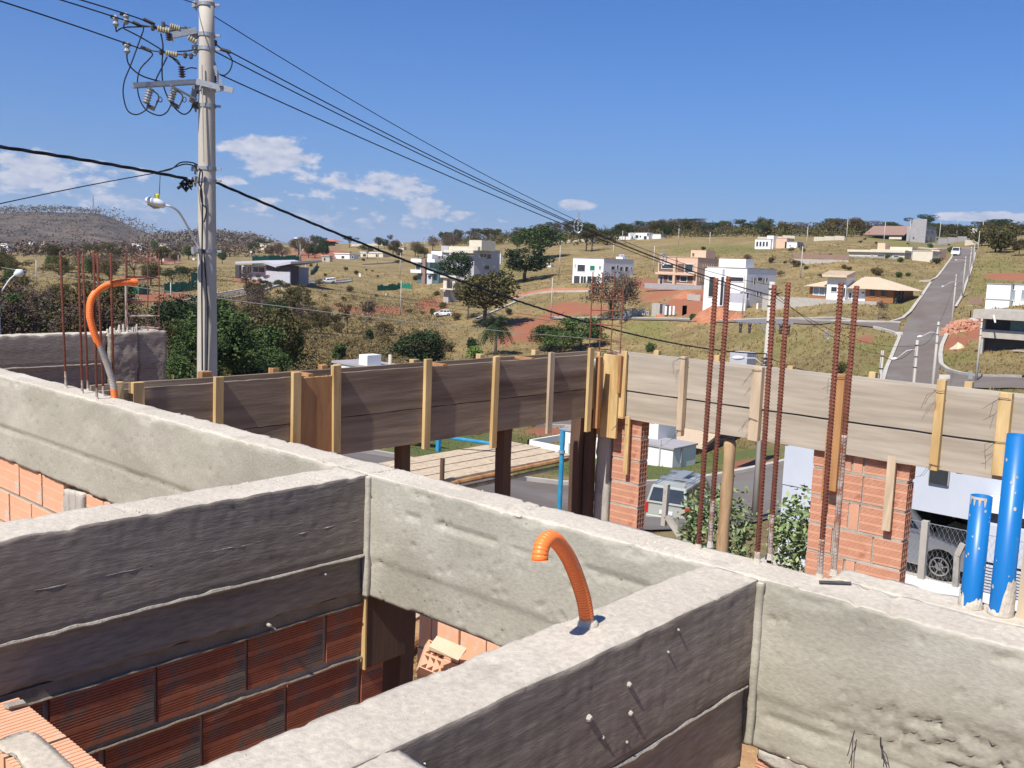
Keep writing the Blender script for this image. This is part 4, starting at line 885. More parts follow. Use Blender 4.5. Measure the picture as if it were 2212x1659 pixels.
# houses on the left slopes
b = Bld('house', 'grey modern house with slanted folded roof on the left slope', 627, 616)
b.box('wall', 510, 604, 605, 577, LILAC, on='L', o=1.5, lx=9); b.box('wall', 575, None, 645, 575, DARKPL, label='dark side wing')
b.box('wall', 574, 626, 627, 588, LILAC, on='L', o=-.3, lx=.3, label='light front wall'); b.box('wall', 508, 517, 519, 573, DARKPL, on='L', o=.8, lx=.6)
zA = lambda px, py: onX(px, py, b.C[0]-1.2)
p = [zA(508, 565), zA(568, 564), zA(596, 571), zA(628, 565)]; mb = MB()
for i in range(3):
    u, v = p[i], p[i+1]; w = 9.5; tt = .55
    mb.add([u, v, (v[0]+w, v[1], v[2]+.6), (u[0]+w, u[1], u[2]+.6), (u[0], u[1], u[2]-tt), (v[0], v[1], v[2]-tt-(.25 if i == 1 else 0)), (v[0]+w, v[1], v[2]+.2), (u[0]+w, u[1], u[2]+.2)], [(0, 3, 2, 1), (0, 1, 5, 4), (1, 2, 6, 5), (3, 0, 4, 7), (2, 3, 7, 6), (4, 5, 6, 7)])
mb.build('folded_roof', LILAC, b.t)
b.box('roof_slab', 620, 627, 650, 566, LILAC, on='L', o=-.4, yb=569)
for r in ((524,576,532,590),(535,576,543,590),(547,577,572,588)): b.win('L', *r, o=1.5, split=1)
for r in ((534,595,542,598),(546,596,554,598)): b.win('L', *r, o=1.5)
b = Bld('house', 'white flat house with tall roof box on the far crest beside the red soil', 637, 541)
b.box('wall', 648-5, 656, 668, 523, LILAC, on='L', o=1, yb=None); b.box('roof_slab', 633, 662, 664, 520, WHITEP, on='L', o=-1, yb=524, lx=4); b.box('roof_box', 635, 641, 652, 513, WHITEP, on='L', o=2, yb=524, lx=3); b.box('pier', 640, 645, 647, 523, WHITEP, on='L', o=-1, lx=1)
b = Bld('house', 'low red-tiled house on the far crest', 710, 531)
b.box('wall', 694, None, 724, 525, BLOCKW); q = b.C
def pyr(x0, x1, ye, yr, o, name='roof'):
    a, c = onX(x0, ye, b.C[0]+o), onX(x1, ye, b.C[0]+o); ze = a[2]; zr = onX((x0+x1)/2, yr, b.C[0]+o+4)[2]; mb = MB(); lo, hi = c[1], a[1]; m_ = (lo+hi)/2
    mb.add([(b.C[0]+o-1, lo, ze), (b.C[0]+o+9, lo, ze), (b.C[0]+o+9, hi, ze), (b.C[0]+o-1, hi, ze), (b.C[0]+o+4, m_-(hi-lo)*.15, zr), (b.C[0]+o+4, m_+(hi-lo)*.15, zr)], [(0, 4, 1), (3, 2, 5), (0, 3, 5, 4), (1, 4, 5, 2), (3, 2, 1, 0)]); return mb.build(name, TILER, b.t)
pyr(680, 714, 525, 518, -1); pyr(690, 724, 521, 516, -3)
def simple(label, cx, cy, xl, xr, yt, m=CREAM, roof=None, wins=(), name='house', depth=1.0, cat='house'):
    b = Bld(name, label, cx, cy, depth=depth, cat=cat); b.box('wall', xl, None, xr, yt, m)
    Q, L, W, zb, zt, _ = b.last; MB().box(Q[0]-.3, Q[0]+W+.3, Q[1]-.3, Q[1]+L+.3, zt, zt+.35).build('roof_slab', roof or m, b.t)
    for r in wins: b.win('L', *r, frame=m)
    return b
simple('low cream house in the shade at the left of the far crest', 590, 540, 562, 600, 528, CREAM, wins=((566,531,570,535),(576,531,580,535)))
simple('small grey block hut below the open dry slope', 712, 566, 695, 718, 554, BLOCKW, wins=((700,557,703,563),))
simple('white and grey low house right of the block hut', 755, 560, 723, 775, 549, WHITEP, wins=((738,553,744,558),(760,553,764,558)))
simple('cream flat-roofed house with grey wing under the far wall', 827, 556, 779, 843, 547, CREAM, roof=WHITEP, wins=((784,549,791,554),(812,549,818,555)))
simple('white two-level house at the left edge of the view', 17, 545, 0, 30, 528, WHITEP, wins=((3,531,7,537),(9,538,14,543)))
simple('small white house left of the far hill foot', 75, 533, 62, 84, 524, WHITEP)
simple('low white shed among trees at the far left', 96, 531, 88, 103, 523, CREAM)
simple('white open-fronted two-storey house left of the lamp arm', 306, 542, 286, 315, 528, WHITEP, wins=((289,531,296,535),(299,531,305,535)))
simple('white unfinished slab house right of the open-fronted house', 362, 541, 343, 382, 528, CREAM, wins=((346,532,354,537),(366-12,532,360,537)))
simple('peach house with long brick side on the left slope', 354, 565, 335, 390, 550, PEACH, wins=((343,553,349,561),))
simple('low concrete house at the left under the pale cable', 45, 618, 2, 62, 604, GREYPL, roof=BLOCKW, wins=((10,608,22,614),(30,608,42,614)))
simple('low pale wall building behind the left rebar cage', 285, 657, 243, 300, 649, CREAM)
simple('small white shelter among the trees left of the crest house', 1149, 521, 1120, 1152, 515, WHITEP)
simple('grey ruin-like shed right of the cream house', 872, 540, 860, 880, 534, CREAM)
simple('white hut below the spreading dark tree', 1190, 577, 1183, 1196, 571, WHITEP)
# grey house right and white annex behind it
b = Bld('house', 'white and pale block house behind the concrete house at the right edge', 2128, 668)
b.box('wall', 2127, 2186, 2200, 615, WHITEP, on='L', o=.0, yb=None, lx=5); b.box('wall', 2186, 2230, 2231, 616, WHITEP, on='L', o=1.2, lx=5)
b.win('L', 2186, 627, 2193, 648, o=1.2, glass=GLASSL); b.win('L', 2207, 627, 2225, 646, o=1.2, glass=GLASSL); b.slab('L', 2126, 646, 2186, 648, GREYPL, 'plaster_line', th=.05)
b = Bld('house', 'unfinished concrete two-storey house with dark openings at the right edge', 2122, 763)
X0 = b.C[0]; yl = onX(2122, 730, X0)[1]; yr = onX(2320, 730, X0)[1]; zz = lambda py: onX(2170, py, X0)[2]
MB().box(X0-1.6, X0+9, yr, onX(2111, 680, X0)[1], zz(690), zz(671)).build('roof_slab', BLOCKW, b.t)
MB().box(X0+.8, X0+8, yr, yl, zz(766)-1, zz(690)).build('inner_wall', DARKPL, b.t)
MB().box(X0-.4, X0+.6, yr, yl, zz(732), zz(714)).build('floor_edge', BLOCKW, b.t)
MB().box(X0+.3, X0+.6, yr, onX(2181, 700, X0)[1], zz(714), zz(692)).build('glass_wall', TEAL, b.t)
for x in (2118, 2240): q = onX(x+3, 720, X0)[1]; MB().box(X0-.3, X0+.2, q-.3, q+.1, zz(770), zz(690)).build('column', BLOCKW, b.t)
a = onX(2146, 681, X0-1.8); c = onX(2150, 697, X0-2.2); MB().tube([a, c], .09, 8).build('rain_spout', WHITEP, b.t)
a = onX(2187, 757, X0-2); MB().box(a[0], a[0]+.8, a[1]-2, a[1], a[2]-.06, a[2]+.02).box(a[0]+.3, a[0]+.4, a[1]-.6, a[1]-.5, a[2]-.7, a[2]).box(a[0]+.3, a[0]+.4, a[1]-1.6, a[1]-1.5, a[2]-.7, a[2]).build('bench', BLOCKW, b.t)
b = Bld('meter_wall', 'small concrete meter wall on the building lot at the right', 2095, 693, cat='wall'); b.box('slab', 2095, 2103, 2105, 671, BLOCKW, on='L', lx=.5)
b = Bld('fence', 'brown panel fence left of the white block house', 2126, 660, cat='fence'); b.box('panel', 2094, 2126, 2127, 645, BROWNST, on='L', lx=.1, yb=658); b.box('base_wall', 2092, 2126, 2127, 660, BLOCKW, on='L', o=.1, yb=668, lx=.3)
# under-construction wall cells and mounds by the street
b = Bld('block_wall', 'low unfinished block cells beside the street under the large white house', 1440, 683, cat='wall')
for (xl, cx, xr, yt) in ((1407,1429,1431,656),(1430,1440,1466,658),(1476,1478,1510,660)): b.box('wall', xl, cx, xr, yt, GREYPL if cx > 1435 else BLOCKW, on='L', o=0, lx=1.6)
for (x0, x1) in ((1437,1441),(1446,1450),(1454,1458)): b.slab('L', x0, 661, x1, 680, WHITEP, 'pillar', o=-.1, th=.15)
b = Bld('retaining_wall', 'sloping concrete slab wall left of the large white house', 1480, 650, cat='wall'); b.box('panel', 1484, 1516, 1518, 637, BLOCKW, on='L', lx=.3, yb=650)
b = Bld('stacked_panels', 'stack of pale corrugated sheets beside the street', 1350, 684, cat='sheets')
for k in range(7): b.slab('L', 1347+k*8, 672-(k%3)*3, 1354+k*8, 685, CREAM if k % 2 else LILAC, 'sheet', o=k*.12, th=.05)
def mound(name, x, y, rx, h, m, label, cat, seed=0, n=26):
    g = ground(x, y); d = np.hypot(g[0], g[1]); R = rx/FPX*d; hh = h/FPX*d; V = [(0, 0, hh)]; F = []; rings = 7
    for i in range(1, rings+1):
        for k in range(n): a = 2*math.pi*k/n; r = R*i/rings; V.append((math.cos(a)*r, math.sin(a)*r, hh*(1-(i/rings))**.9*1-.12*(i == rings)-0))
    V = np.array(V); nn = fbm(V*np.array([1.2, 1.2, 1])/max(R*.3, .3)+seed, 3); V[:, 2] += nn*hh*.25; V[:, :2] *= (1+.25*nn)[:, None]
    for k in range(n): F.append((0, 1+k, 1+(k+1) % n))
    for i in range(rings-1):
        for k in range(n): a0 = 1+i*n+k; b0 = 1+i*n+(k+1) % n; F.append((a0, a0+n, b0+n, b0))
    for i, v in enumerate(V): V[i, 2] += tz(g[0]+v[0], g[1]+v[1])-g[2]
    o = MB().add(V, F).build(name, m, smooth=True); o.location = Vector(g); tag(o, label, cat); return o
mound('soil_mound', 1540, 688, 48, 30, REDSOIL, 'big red earth mound in front of the large white house', 'mound', 1)
mound('soil_mound', 1590, 690, 20, 16, REDSOIL, 'smaller red earth mound beside the white garden wall', 'mound', 2)
mound('soil_mound', 1425, 687, 14, 9, REDSOIL, 'little red earth heap by the block cells', 'mound', 3)
mound('soil_mound', 1480, 640, 26, 10, REDSOIL, 'red earth bank below the peach house', 'mound', 4)
mound('sand_pile', 2068, 752, 13, 11, SANDM, 'pale sand pile on the grass right of the road', 'sand pile', 5)
mound('gravel_pile', 2098, 694, 14, 7, BLOCKW, 'grey gravel heap beside the brick pile', 'gravel heap', 6)
# brick pile on the lot
g = ground(2082, 717); t = thing('brick_pile', 'orange heap of clay blocks on the lot right of the road', 'brick pile', g); rnd = random.Random(3); bm_ = MB().box(-.2, .2, -.1, .1, -.1, .1); first = None
rx = CR/np.linalg.norm(CR[:2]); fw = np.array([-rx[1], rx[0]]); layers = [(14, 0), (13, 1), (11, 2), (8, 3), (5, 4)]
for w, lv in layers:
    for k in range(w):
        for q in range(3):
            p = rx[:2]*((k-w/2)*.40+rnd.uniform(-.1, .1))+fw*(q*.6+rnd.uniform(-.1, .1)); zc = tz(g[0]+p[0], g[1]+p[1])-g[2]+.18+lv*.30
            if first is None: first = MB().box(-.24, .24, -.22, .22, -.16, .16).build('brick', BRICK, t, world=False); o = first
            else: o = first.copy(); COL.objects.link(o)
            o.location = (p[0], p[1], zc); o.rotation_euler = (rnd.uniform(-.15, .15), rnd.uniform(-.15, .15), rnd.uniform(0, 1.5))
# shade nets, signs
def net(pts, h, label):
    P = [ground(*p) for p in pts]; t = P[0]; mb = MB()
    for i in range(len(P)-1):
        a, c = P[i], P[i+1]; d = np.hypot(a[0], a[1]); n = 6
        for k in range(n):
            u = a+(c-a)*k/n; v = a+(c-a)*(k+1)/n; zu, zv = tz(u[0], u[1]), tz(v[0], v[1]); hh = h+.25*math.sin(k*1.9+i); mb.add([(u[0], u[1], zu), (v[0], v[1], zv), (v[0]+.1, v[1], zv+hh), (u[0]+.1*(k % 2), u[1], zu+hh)], [(0, 1, 2, 3)])
    r = thing('shade_net', label, 'net', t); mb.build('net_sheet', GREENN, r)
    mb = MB()
    for p in P: mb.bar((p[0], p[1], p[2]-.2), (p[0], p[1], p[2]+h+.1), .1)
    mb.build('stake', BARK, r)
net([(222,633),(262,634),(300,636),(322,635)], 1.7, 'green shade net fence behind the left rebars')
net([(355,632),(390,630),(425,624)], 1.9, 'green shade net below the flat dark tree'); net([(413,608),(434,606)], 2.2, 'green net right beside the power pole')
net([(815,628),(850,627),(865,622),(890,625)], 1.5, 'green net strip on the dry slope in the middle'); net([(671,594),(680,586),(686,575)], 1.3, 'short green net running uphill by the grey house')
net([(545,572),(580,571),(650,569)], 3.0, 'long green net showing above the folded roof')
def sign(x, y, hp, wp, label, m=WHITEP, panel=.45, cat='sign'):
    g = ground(x, y); d = np.hypot(g[0], g[1]); h = hp/FPX*d; w = wp/FPX*d; rx = CR/np.linalg.norm(CR[:2]); t = thing('sign', label, cat, g); a = g+np.array([0, 0, h*(1-panel)])
    MB().bar(a-rx*w/2+np.array([0, 0, h*panel/2]), a+rx*w/2+np.array([0, 0, h*panel/2]), .06, h*panel).build('board', m, t); fwd = np.array([-rx[1], rx[0], 0])*.08
    MB().bar((g[0]+fwd[0], g[1]+fwd[1], g[2]-.3), (g[0]+fwd[0], g[1]+fwd[1], g[2]+h*.95), .08).build('post', STEELG, t)
sign(777, 603, 12, 4, 'small white lot sign on the open dry slope', panel=.6)
sign(2106, 520, 24, 17, 'large white billboard at the top of the climbing road', panel=.42)
sign(2094, 833, 28, 8, 'dark square road sign behind the right formwork', m=GREYPL, panel=.55); sign(542, 557, 14, 3, 'small white sign right of the power pole', panel=.3)
sign(418, 566, 8, 4, 'small white board by the peach house', panel=.5); sign(833, 638, 3, 4, 'small white box lying in the grass', panel=.9, cat='box'); sign(539, 640, 9, 4, 'white meter box on the slope', panel=.7, cat='box')
# blocks near kerb: white concrete chunk
for (x, y, w, h, lb) in [(1941,725,5,12,'pale concrete curb block lying at the street corner'),(2039,813+10,6,20,'pale concrete block leaning at the road edge behind the formwork')]:
    g = ground(x, y); d = np.hypot(g[0], g[1]); o = MB().box(-w/FPX*d/2, w/FPX*d/2, -.5, .5, -.1, h/FPX*d*.6, j=.05).build('concrete_block', KERB); o.location = Vector(g); o.rotation_euler = (0, .2, .5); tag(o, lb, 'concrete block')
# ------------------------------------------------------------------ poles and cables
def pole(top, base, rt=.095, taper=.0078, label='', group=None, hw=True, name='utility_pole', lamp=None, m=POLEC):
    t = thing(name, label, 'pole', base, group); h = top[2]-base[2]; rb = rt+taper*h
    MB().tube([(base[0], base[1], base[2]-.6), (base[0]*.5+top[0]*.5, base[1]*.5+top[1]*.5, (base[2]+top[2])/2), tuple(top)], [rb, (rt+rb)/2, rt], 14).build('shaft', m, t, smooth=True)
    if hw:
        for q in (.25, .9, 1.5): MB().tube([(top[0], top[1], top[2]-q), (top[0], top[1], top[2]-q-.05)], rt+taper*q+.018, 12).build('band', DARKST, t)
    return t
def polepx(xt, yt, xb, yb, label, d=None, **k):
    if d is None: g = ground(xb, yb); d = math.hypot(g[0], g[1])
    else: r = ray(xb, 800); g = np.array([r[0]*d, r[1]*d, tz(r[0]*d, r[1]*d)])
    r = ray(xt, yt); top = np.array([g[0], g[1], H+r[2]*d]); return pole(top, g, label=label, **k), top
def lamp_on(top, drop, dx_px, dy_px, label, L=1.6):
    rx = CR/np.linalg.norm(CR[:2]); d = math.hypot(top[0], top[1]); a = np.array([top[0], top[1], top[2]-drop]); c = a+rx*np.array([1, 1, 0])*(dx_px/FPX*d)+np.array([0, 0, -dy_px/FPX*d]); t = thing('street_lamp', label, 'street lamp', a)
    mid = (a+c)/2+np.array([0, 0, .18]); MB().tube([a, mid, c], [.02, .018, .016], 6).build('arm', LAMPW, t, smooth=True)
    u = (c-mid)/np.linalg.norm(c-mid); u[2] *= .3; MB().tube([c-u*.05, c+u*.06, c+u*.22, c+u*.36, c+u*.42], [.03, .075, .09, .065, .02], 10).build('lamp_head', LAMPW, t, smooth=True); return t
far = 'far concrete power poles on the slopes'
for i, (xt, yt, xb, yb) in enumerate([(1967,473,1963,530),(1911,479,1908,536),(1831,473,1828,520),(1744,490,1742,535),(2032,478,2028,527),(2069,474,2066,514),(2124,478,2120,524),
        (1534,501,1532,541),(1467,493,1465,528),(1345,498,1344,529),(1325,525,1324,561),(865,546,864,597),(816,543,815,569),(648,528,648,574),(768,523,768,537),
        (879,527,879,549),(897,519,896,550),(916,519,916,548),(935,511,935,531),(979,511,979,531),(256,541,256,556),(200,524,200,539),(382,519,381,540),(385,551,385,574),(318,549,318,570),(275,566,275,596)]):
    polepx(xt, yt, xb, yb, 'slim concrete power pole far off on the hill', group=far, rt=.09, hw=False)
for (xt, yt, xb, yb, lb) in [(1732,532,1729,601,'pole in the dry field left of the yellow-roofed bungalow'),(1412,531,1411,588,'pole between the small white house and the peach house'),(1209,531,1208,591,'pole right of the dark spreading tree'),
        (1192,601,1190,689,'pole at the start of the long street below the small white house'),(1608,594,1603,687,'pole in front of the large white house'),(866,606,865,680,'pole standing on the dry slope left of the tower house'),
        (661,566,660,614,'pole at the right corner of the grey modern house'),(610,620,609,678,'pole below the street by the grey modern house'),(80,562,79,617,'pole on the far left slope above the pale cable'),(369,611,369,660,'pole beside the green net left of the big pole')]:
    polepx(xt, yt, xb, yb, lb, rt=.09, hw=False)
T = {}
for key, (xt, yt, xb, yb, d, lb) in {'a': (2063,593,2054,720,None,'pole beside the brick heap at the edge of the climbing road'), 'b': (2083,554,2078,644,None,'second pole up the right kerb of the climbing road'), 'c': (2095,533,2092,607,None,'third pole up the right kerb of the climbing road'),
        'd': (2104,521,2101,579,None,'fourth pole up the right kerb of the climbing road'), 'e': (2115,499,2111,557,None,'pole under the billboard at the top of the road'), 'f': (2120,688,2108,825,None,'pole in front of the concrete house at the right edge'),
        'g': (2031,695,2018,900,75,'tall pole rising over the formwork at the right road edge'), 'h': (1986,735,1976,900,58,'pole with fuse switches in the middle of the climbing road view'), 'i': (1909,757,1903,900,52,'pole behind the formwork left of the climbing road')}.items():
    t, T[key] = polepx(xt, yt, xb, yb, lb, d=d, rt=.078)
lamp_on(T['h'], .5, -38, 20, 'street lamp over the road left of the fuse-switch pole'); lamp_on(T['g'], .8, -30, 8, 'street lamp over the road left of the tall pole'); lamp_on(T['a'], .9, -22, 10, 'street lamp over the road by the brick heap pole'); lamp_on(T['b'], .8, -16, -2, 'street lamp high over the climbing road')
t2, TOP2 = polepx(1680, 609, 1655, 1100, 'concrete power pole between the left tall rebars', d=38, rt=.11)
for (dx, z0, z1) in ((-.55, 4.0, 4.1), ): pass
rx2 = CR/np.linalg.norm(CR[:2]); rx2[2] = 0
mb = MB(); a = TOP2+np.array([0, 0, -1.55]); mb.bar(a-rx2*1.3, a+rx2*.9, .09, .09); mb.bar(a+rx2*.4, a+np.array([0, 0, -.55]), .05); mb.bar(a-rx2*.4, a+np.array([0, 0, -.55]), .05); mb.build('crossarm', STEELG, t2)
mb = MB()
for q in (-1.1, -.75, .45, .75):
    c = a+rx2*q; mb.lathe(c+np.array([0, 0, .0]), [(-.45, .03), (-.42, .06), (-.3, .045), (-.28, .075), (-.2, .05), (-.12, .075), (-.05, .05), (0, .03)], 8)
mb.build('fuse_cutout', PORD, t2)
mb = MB(); c = a+np.array([0, 0, -1.8])
for k in range(4): mb.box(c[0]-.16, c[0]+.16, c[1]-.16, c[1]+.16, c[2]+k*.13-.03, c[2]+k*.13+.03, j=.03)
mb.build('cable_bracket', DARKST, t2)
lamp_on(np.array([*TOP2[:2], TOP2[2]]), 3.3, -50, -18, 'street lamp just above the right formwork boards')
cl = 0
def cable(A, B, mid=None, r=.008, label='', m=CABLE, n=40, sag=None, twist=0, group=None, name='power_cable'):
    a = atd(*A) if len(A) == 3 and A[2] > 3 and not isinstance(A, np.ndarray) else np.array(A, float); b = atd(*B) if not isinstance(B, np.ndarray) else B
    def pts(s): return [a+(b-a)*t+np.array([0, 0, -4*s*t*(1-t)]) for t in np.linspace(0, 1, n)]
    s = sag or 0
    if mid is not None:
        lo, hi = -3.0, 9.0
        for _ in range(30):
            s = (lo+hi)/2; P = [proj(p) for p in pts(s)]; xs = [p[0] for p in P]; ys = [p[1] for p in P]
            if xs[0] > xs[-1]: xs = xs[::-1]; ys = ys[::-1]
            if np.interp(mid[0], xs, ys) < mid[1]: lo = s
            else: hi = s
    P = pts(s); t = thing(name, label, 'cable', a, group)
    if not twist: MB().tube(P, r, 6, caps=False).build('strand', m, t, smooth=True)
    else:
        for k in range(3):
            Q = []; N = n*4; 
            for i in range(N):
                u = i/(N-1); p = a+(b-a)*u+np.array([0, 0, -4*s*u*(1-u)]); ph = u*np.linalg.norm(b-a)/twist*6.283+k*2.094; Q.append(p+np.array([0, 0, 1])*math.cos(ph)*r*1.05+rx2*math.sin(ph)*r*1.05)
            MB().tube(Q, r, 5, caps=False).build('strand', m, t, smooth=True)
    return t
PD = 16.0
cable((451,28,PD), (1677,617,38), (1250,478), .0075, 'thin top messenger wire running right from the big pole top')
cable((497,112,PD), (1677,640,38), (1250,487), .010, 'upper covered line running right from the big pole')
cable((460,109,PD), (1677,642,38), (1250,490), .010, 'middle covered line running right from the big pole')
cable((475,161,PD), (1677,653,38), (1250,498), .010, 'lowest covered line running right from the big pole')
cable((466,394,PD), (1658,764,38), (1000,609), .0125, 'thick twisted black cable running right from the big pole', twist=1.1)
cable((404,386,PD), (-420,262,12.5), (0,317), .0125, 'thick twisted black cable running left from the big pole', twist=1.1)
cable((335,374,PD), (-300,510,14), (0,440), .008, 'thin black cable sloping down left below the twisted cable')
cable((335,52,PD), (-260,-100,13), (175,0), .010, 'upper black line running to the top left corner')
cable((300,54,PD), (-300,-120,13), (132,0), .010, 'middle black line running to the top left corner')
cable((303,105,PD), (-260,-78,13), (0,2), .010, 'lower black line running to the left edge')
cable((424,8,PD), (250,-60,14), None, .008, 'short messenger wire leaving the big pole to the upper left', sag=.02)
cable((3,578,34), (1340,736,48), (553,655), .014, 'pale cable crossing the whole left slope', m=CABLEP)
cable((300,575,70), (1310,702,70), (928,652), .014, 'thin dark cable over the dry slope'); cable((300,583,70), (1310,708,70), (928,660), .014, 'lower thin dark cable over the dry slope')
cable((1250,750,46), (1420,772,46), None, .012, 'short thin cable above the formwork corner', sag=.3)
cable(TOP2+np.array([0, 0, -.3]), T['i']+np.array([0, 0, -.2]), None, .010, 'line from the rebar-side pole down to the road', sag=.5)
cable(TOP2+np.array([0, 0, -.5]), T['h']+np.array([0, 0, -.3]), None, .010, 'second line from the rebar-side pole down to the road', sag=.7)
cable(TOP2+np.array([0, 0, -2.9]), T['i']+np.array([0, 0, -1.2]), None, .014, 'low twisted line from the rebar-side pole', sag=.4)
for u, v in (('i', 'h'), ('h', 'g'), ('g', 'a'), ('a', 'b'), ('b', 'c'), ('c', 'd'), ('d', 'e')):
    cable(T[u]+np.array([0, 0, -.25]), T[v]+np.array([0, 0, -.25]), None, .012, 'thin line strung between the road poles', sag=.5, group='lines between the road poles')
# line spacers hanging on the covered lines
for (x, y, d, lb) in [(1249,488,0.64,'diamond cable spacer on the lines above the crest'),(1432,627,0.80,'diamond cable spacer on the lines before the peach house'),(1787,723,0,'diamond cable spacer over the dry field right of the rebars')]:
    dist = {0.64: 26.5, 0.80: 31.5, 0: 45}[d]; y = y if d != .8 else 560; c = atd(x, y, dist); t = thing('cable_spacer', lb, 'cable spacer', c); mb = MB(); s = .20
    P = [c+rx2*math.cos(q)*s*.6+np.array([0, 0, math.sin(q)*s]) for q in np.linspace(0, 6.283, 9)]; mb.tube(P, .022, 6); mb.tube([c+np.array([0, 0, -s]), c+np.array([0, 0, s*1.9])], .02, 6); mb.tube([c-rx2*s*.6, c+rx2*s*.6], .02, 6); mb.build('spacer_frame', STEELG, t)

# ---- the big pole
r0 = ray(447, 400); PB = np.array([r0[0]*PD, r0[1]*PD]); zb = tz(*PB)
def pc(x, y, dd=0.0): return atd(x, y, PD+dd)
topz = pc(434, -30)[2]; gp = thing('utility_pole', 'large concrete power pole with crossarm, insulators and fuses on the left', 'pole', (PB[0], PB[1], zb))
def rad(z): return (.30+(.0153*(5.0-z)-.08))/2
zs = [zb-.5, -4, -2, 0, 2, 4, topz]
MB().tube([(PB[0], PB[1], z) for z in zs], [rad(z) for z in zs], 28).build('shaft', POLEC, gp, smooth=True)
def band(y, w=.055, extra=.014):
    z = pc(447, y)[2]; mb = MB().tube([(PB[0], PB[1], z-w/2), (PB[0], PB[1], z+w/2)], rad(z)+extra, 24); c = np.array([PB[0], PB[1], z])-rx2*(rad(z)+.05)
    mb.box(c[0]-.04, c[0]+.04, c[1]-.04, c[1]+.04, z-.05, z+.05, j=.01); mb.bar(c-rx2*.06, c+rx2*.04, .03); c2 = np.array([PB[0], PB[1], z])+rx2*(rad(z)+.04); mb.bar(c2-rx2*.03, c2+rx2*.05, .035); mb.bar(c+np.array([0, 0, -.1]), c+np.array([0, 0, .06]), .025)
    mb.build('band', STEELG, gp)
for y in (10, 76, 106, 194, 229, 364, 390, 542): band(y)
mb = MB(); mb.bar(pc(287, 185, -.5), pc(440, 176, 0.0), .03, .085); mb.bar(pc(287, 188, -.5), pc(440, 179, 0.0), .09, .02); mb.bar(pc(424, 176, -.16), pc(503, 196, -.3), .03, .085); mb.build('crossarm', STEELG, gp)
mb = MB(); mb.bar(pc(368, 184, -.3), pc(425, 216, -.1), .05, .02); mb.bar(pc(455, 116, .1), pc(478, 186, -.3), .05, .02); mb.build('brace', STEELG, gp)
mb = MB(); mb.bar(pc(372, 76), pc(424, 66), .06, .09); mb.bar(pc(376, 75), pc(372, 88), .05, .06); mb.build('pin_bracket', STEELG, gp)
def ribbed(a, b, r, n, m, part, core=.5):
    a = np.array(a); b = np.array(b); pts = []; rs = []
    for i in range(n): 
        for q, k in ((.05, core), (.3, 1), (.5, 1), (.75, core)): pts.append(a+(b-a)*(i+q)/n); rs.append(r*k)
    return MB().tube([a]+pts+[b], [r*.4]+rs+[r*.4], 10).build(part, m, gp)
ribbed(pc(340, 62), pc(368, 68), .05, 5, PORC, 'strain_insulator', .75); ribbed(pc(367, 56), pc(390, 63), .05, 5, PORC, 'strain_insulator', .75); ribbed(pc(358, 114), pc(384, 119), .045, 5, PORC, 'strain_insulator', .75); ribbed(pc(406, 80), pc(426, 92), .045, 4, PORC, 'strain_insulator', .75)
ribbed(pc(365, 72), pc(366, 88), .055, 4, PORD, 'pin_insulator'); ribbed(pc(392, 143), pc(394, 168), .055, 5, PORD, 'pin_insulator'); ribbed(pc(463, 163), pc(462, 188), .055, 5, PORD, 'pin_insulator')
for (a_, b_) in (((325,190),(315,224)), ((377,190),(368,220)), ((421,193),(414,222))):
    fo = ribbed(pc(*a_), pc(*b_), .06, 6, STEELG, 'fuse_cutout', .7)
    mb = MB(); mb.tube([pc(a_[0]+1, a_[1]+2), pc(a_[0]+16, a_[1]+14), pc(a_[0]+18, a_[1]+22)], .012, 5); mb.tube([pc(b_[0]+3, b_[1]+2), pc(b_[0]+18, b_[1]+12), pc(a_[0]+18, a_[1]+22)], .016, 6); mb.bar(pc(b_[0]+2, b_[1]+4), pc(b_[0]+20, b_[1]+12), .05, .06)
    lk = pc(a_[0]+21, a_[1]+25); mb.tube([lk+rx2*.03*math.cos(q)+np.array([0, 0, .04*math.sin(q)]) for q in np.linspace(0, 6.28, 9)], .008, 5); mb.build('fuse_tube', DARKST, fo)
mb = MB()
for (a_, b_) in (((1470,268),(1690,262)), ((1550,240),(1695,258)), ((1530,470),(1690,482)), ((1690,262),(1625,325)), ((1310,240),(1362,255)), ((1395,212),(1470,230)), ((1370,448),(1440,462)), ((1810,345),(1860,378)), ((1240,165),(1360,240)), ((1210,215),(1360,245)), ((1290,436),(1440,460)), ((1810,432),(1860,450)), ((1818,585),(1840,590)), ((1860,380),(1915,425))):
    mb.tube([pc(a_[0]/4, a_[1]/4), pc((a_[0]+b_[0])/8, (a_[1]+b_[1])/8-.6), pc(b_[0]/4, b_[1]/4)], .011, 5)
mb.build('link_rods', DARKST, gp)
for (x, y) in ((1600, 255), (1640, 262), (1600, 478), (1650, 485), (1860, 372), (1860, 590), (1410, 212), (1320, 240), (1390, 448)): c = pc(x/4, y/4); MB().lathe(c, [(-.045, .015), (-.03, .03), (.03, .03), (.045, .015)], 8).build('shackle', DARKST, gp)
def curve(P, r, part, m=CABLE, par=None, n=10):
    P = [np.array(p) for p in P]; Q = []
    for i in range(len(P)-1):
        p0 = P[max(i-1, 0)]; p1 = P[i]; p2 = P[i+1]; p3 = P[min(i+2, len(P)-1)]
        for k in range(n):
            t = k/n; Q.append(.5*((2*p1)+(-p0+p2)*t+(2*p0-5*p1+4*p2-p3)*t*t+(-p0+3*p1-3*p2+p3)*t**3))
    Q.append(P[-1]); return MB().tube(Q, r, 6).build(part, m, par if par is not None else gp, smooth=True)
def q4(L, dd=0): return [pc(x/4, y/4, dd) for x, y in L]
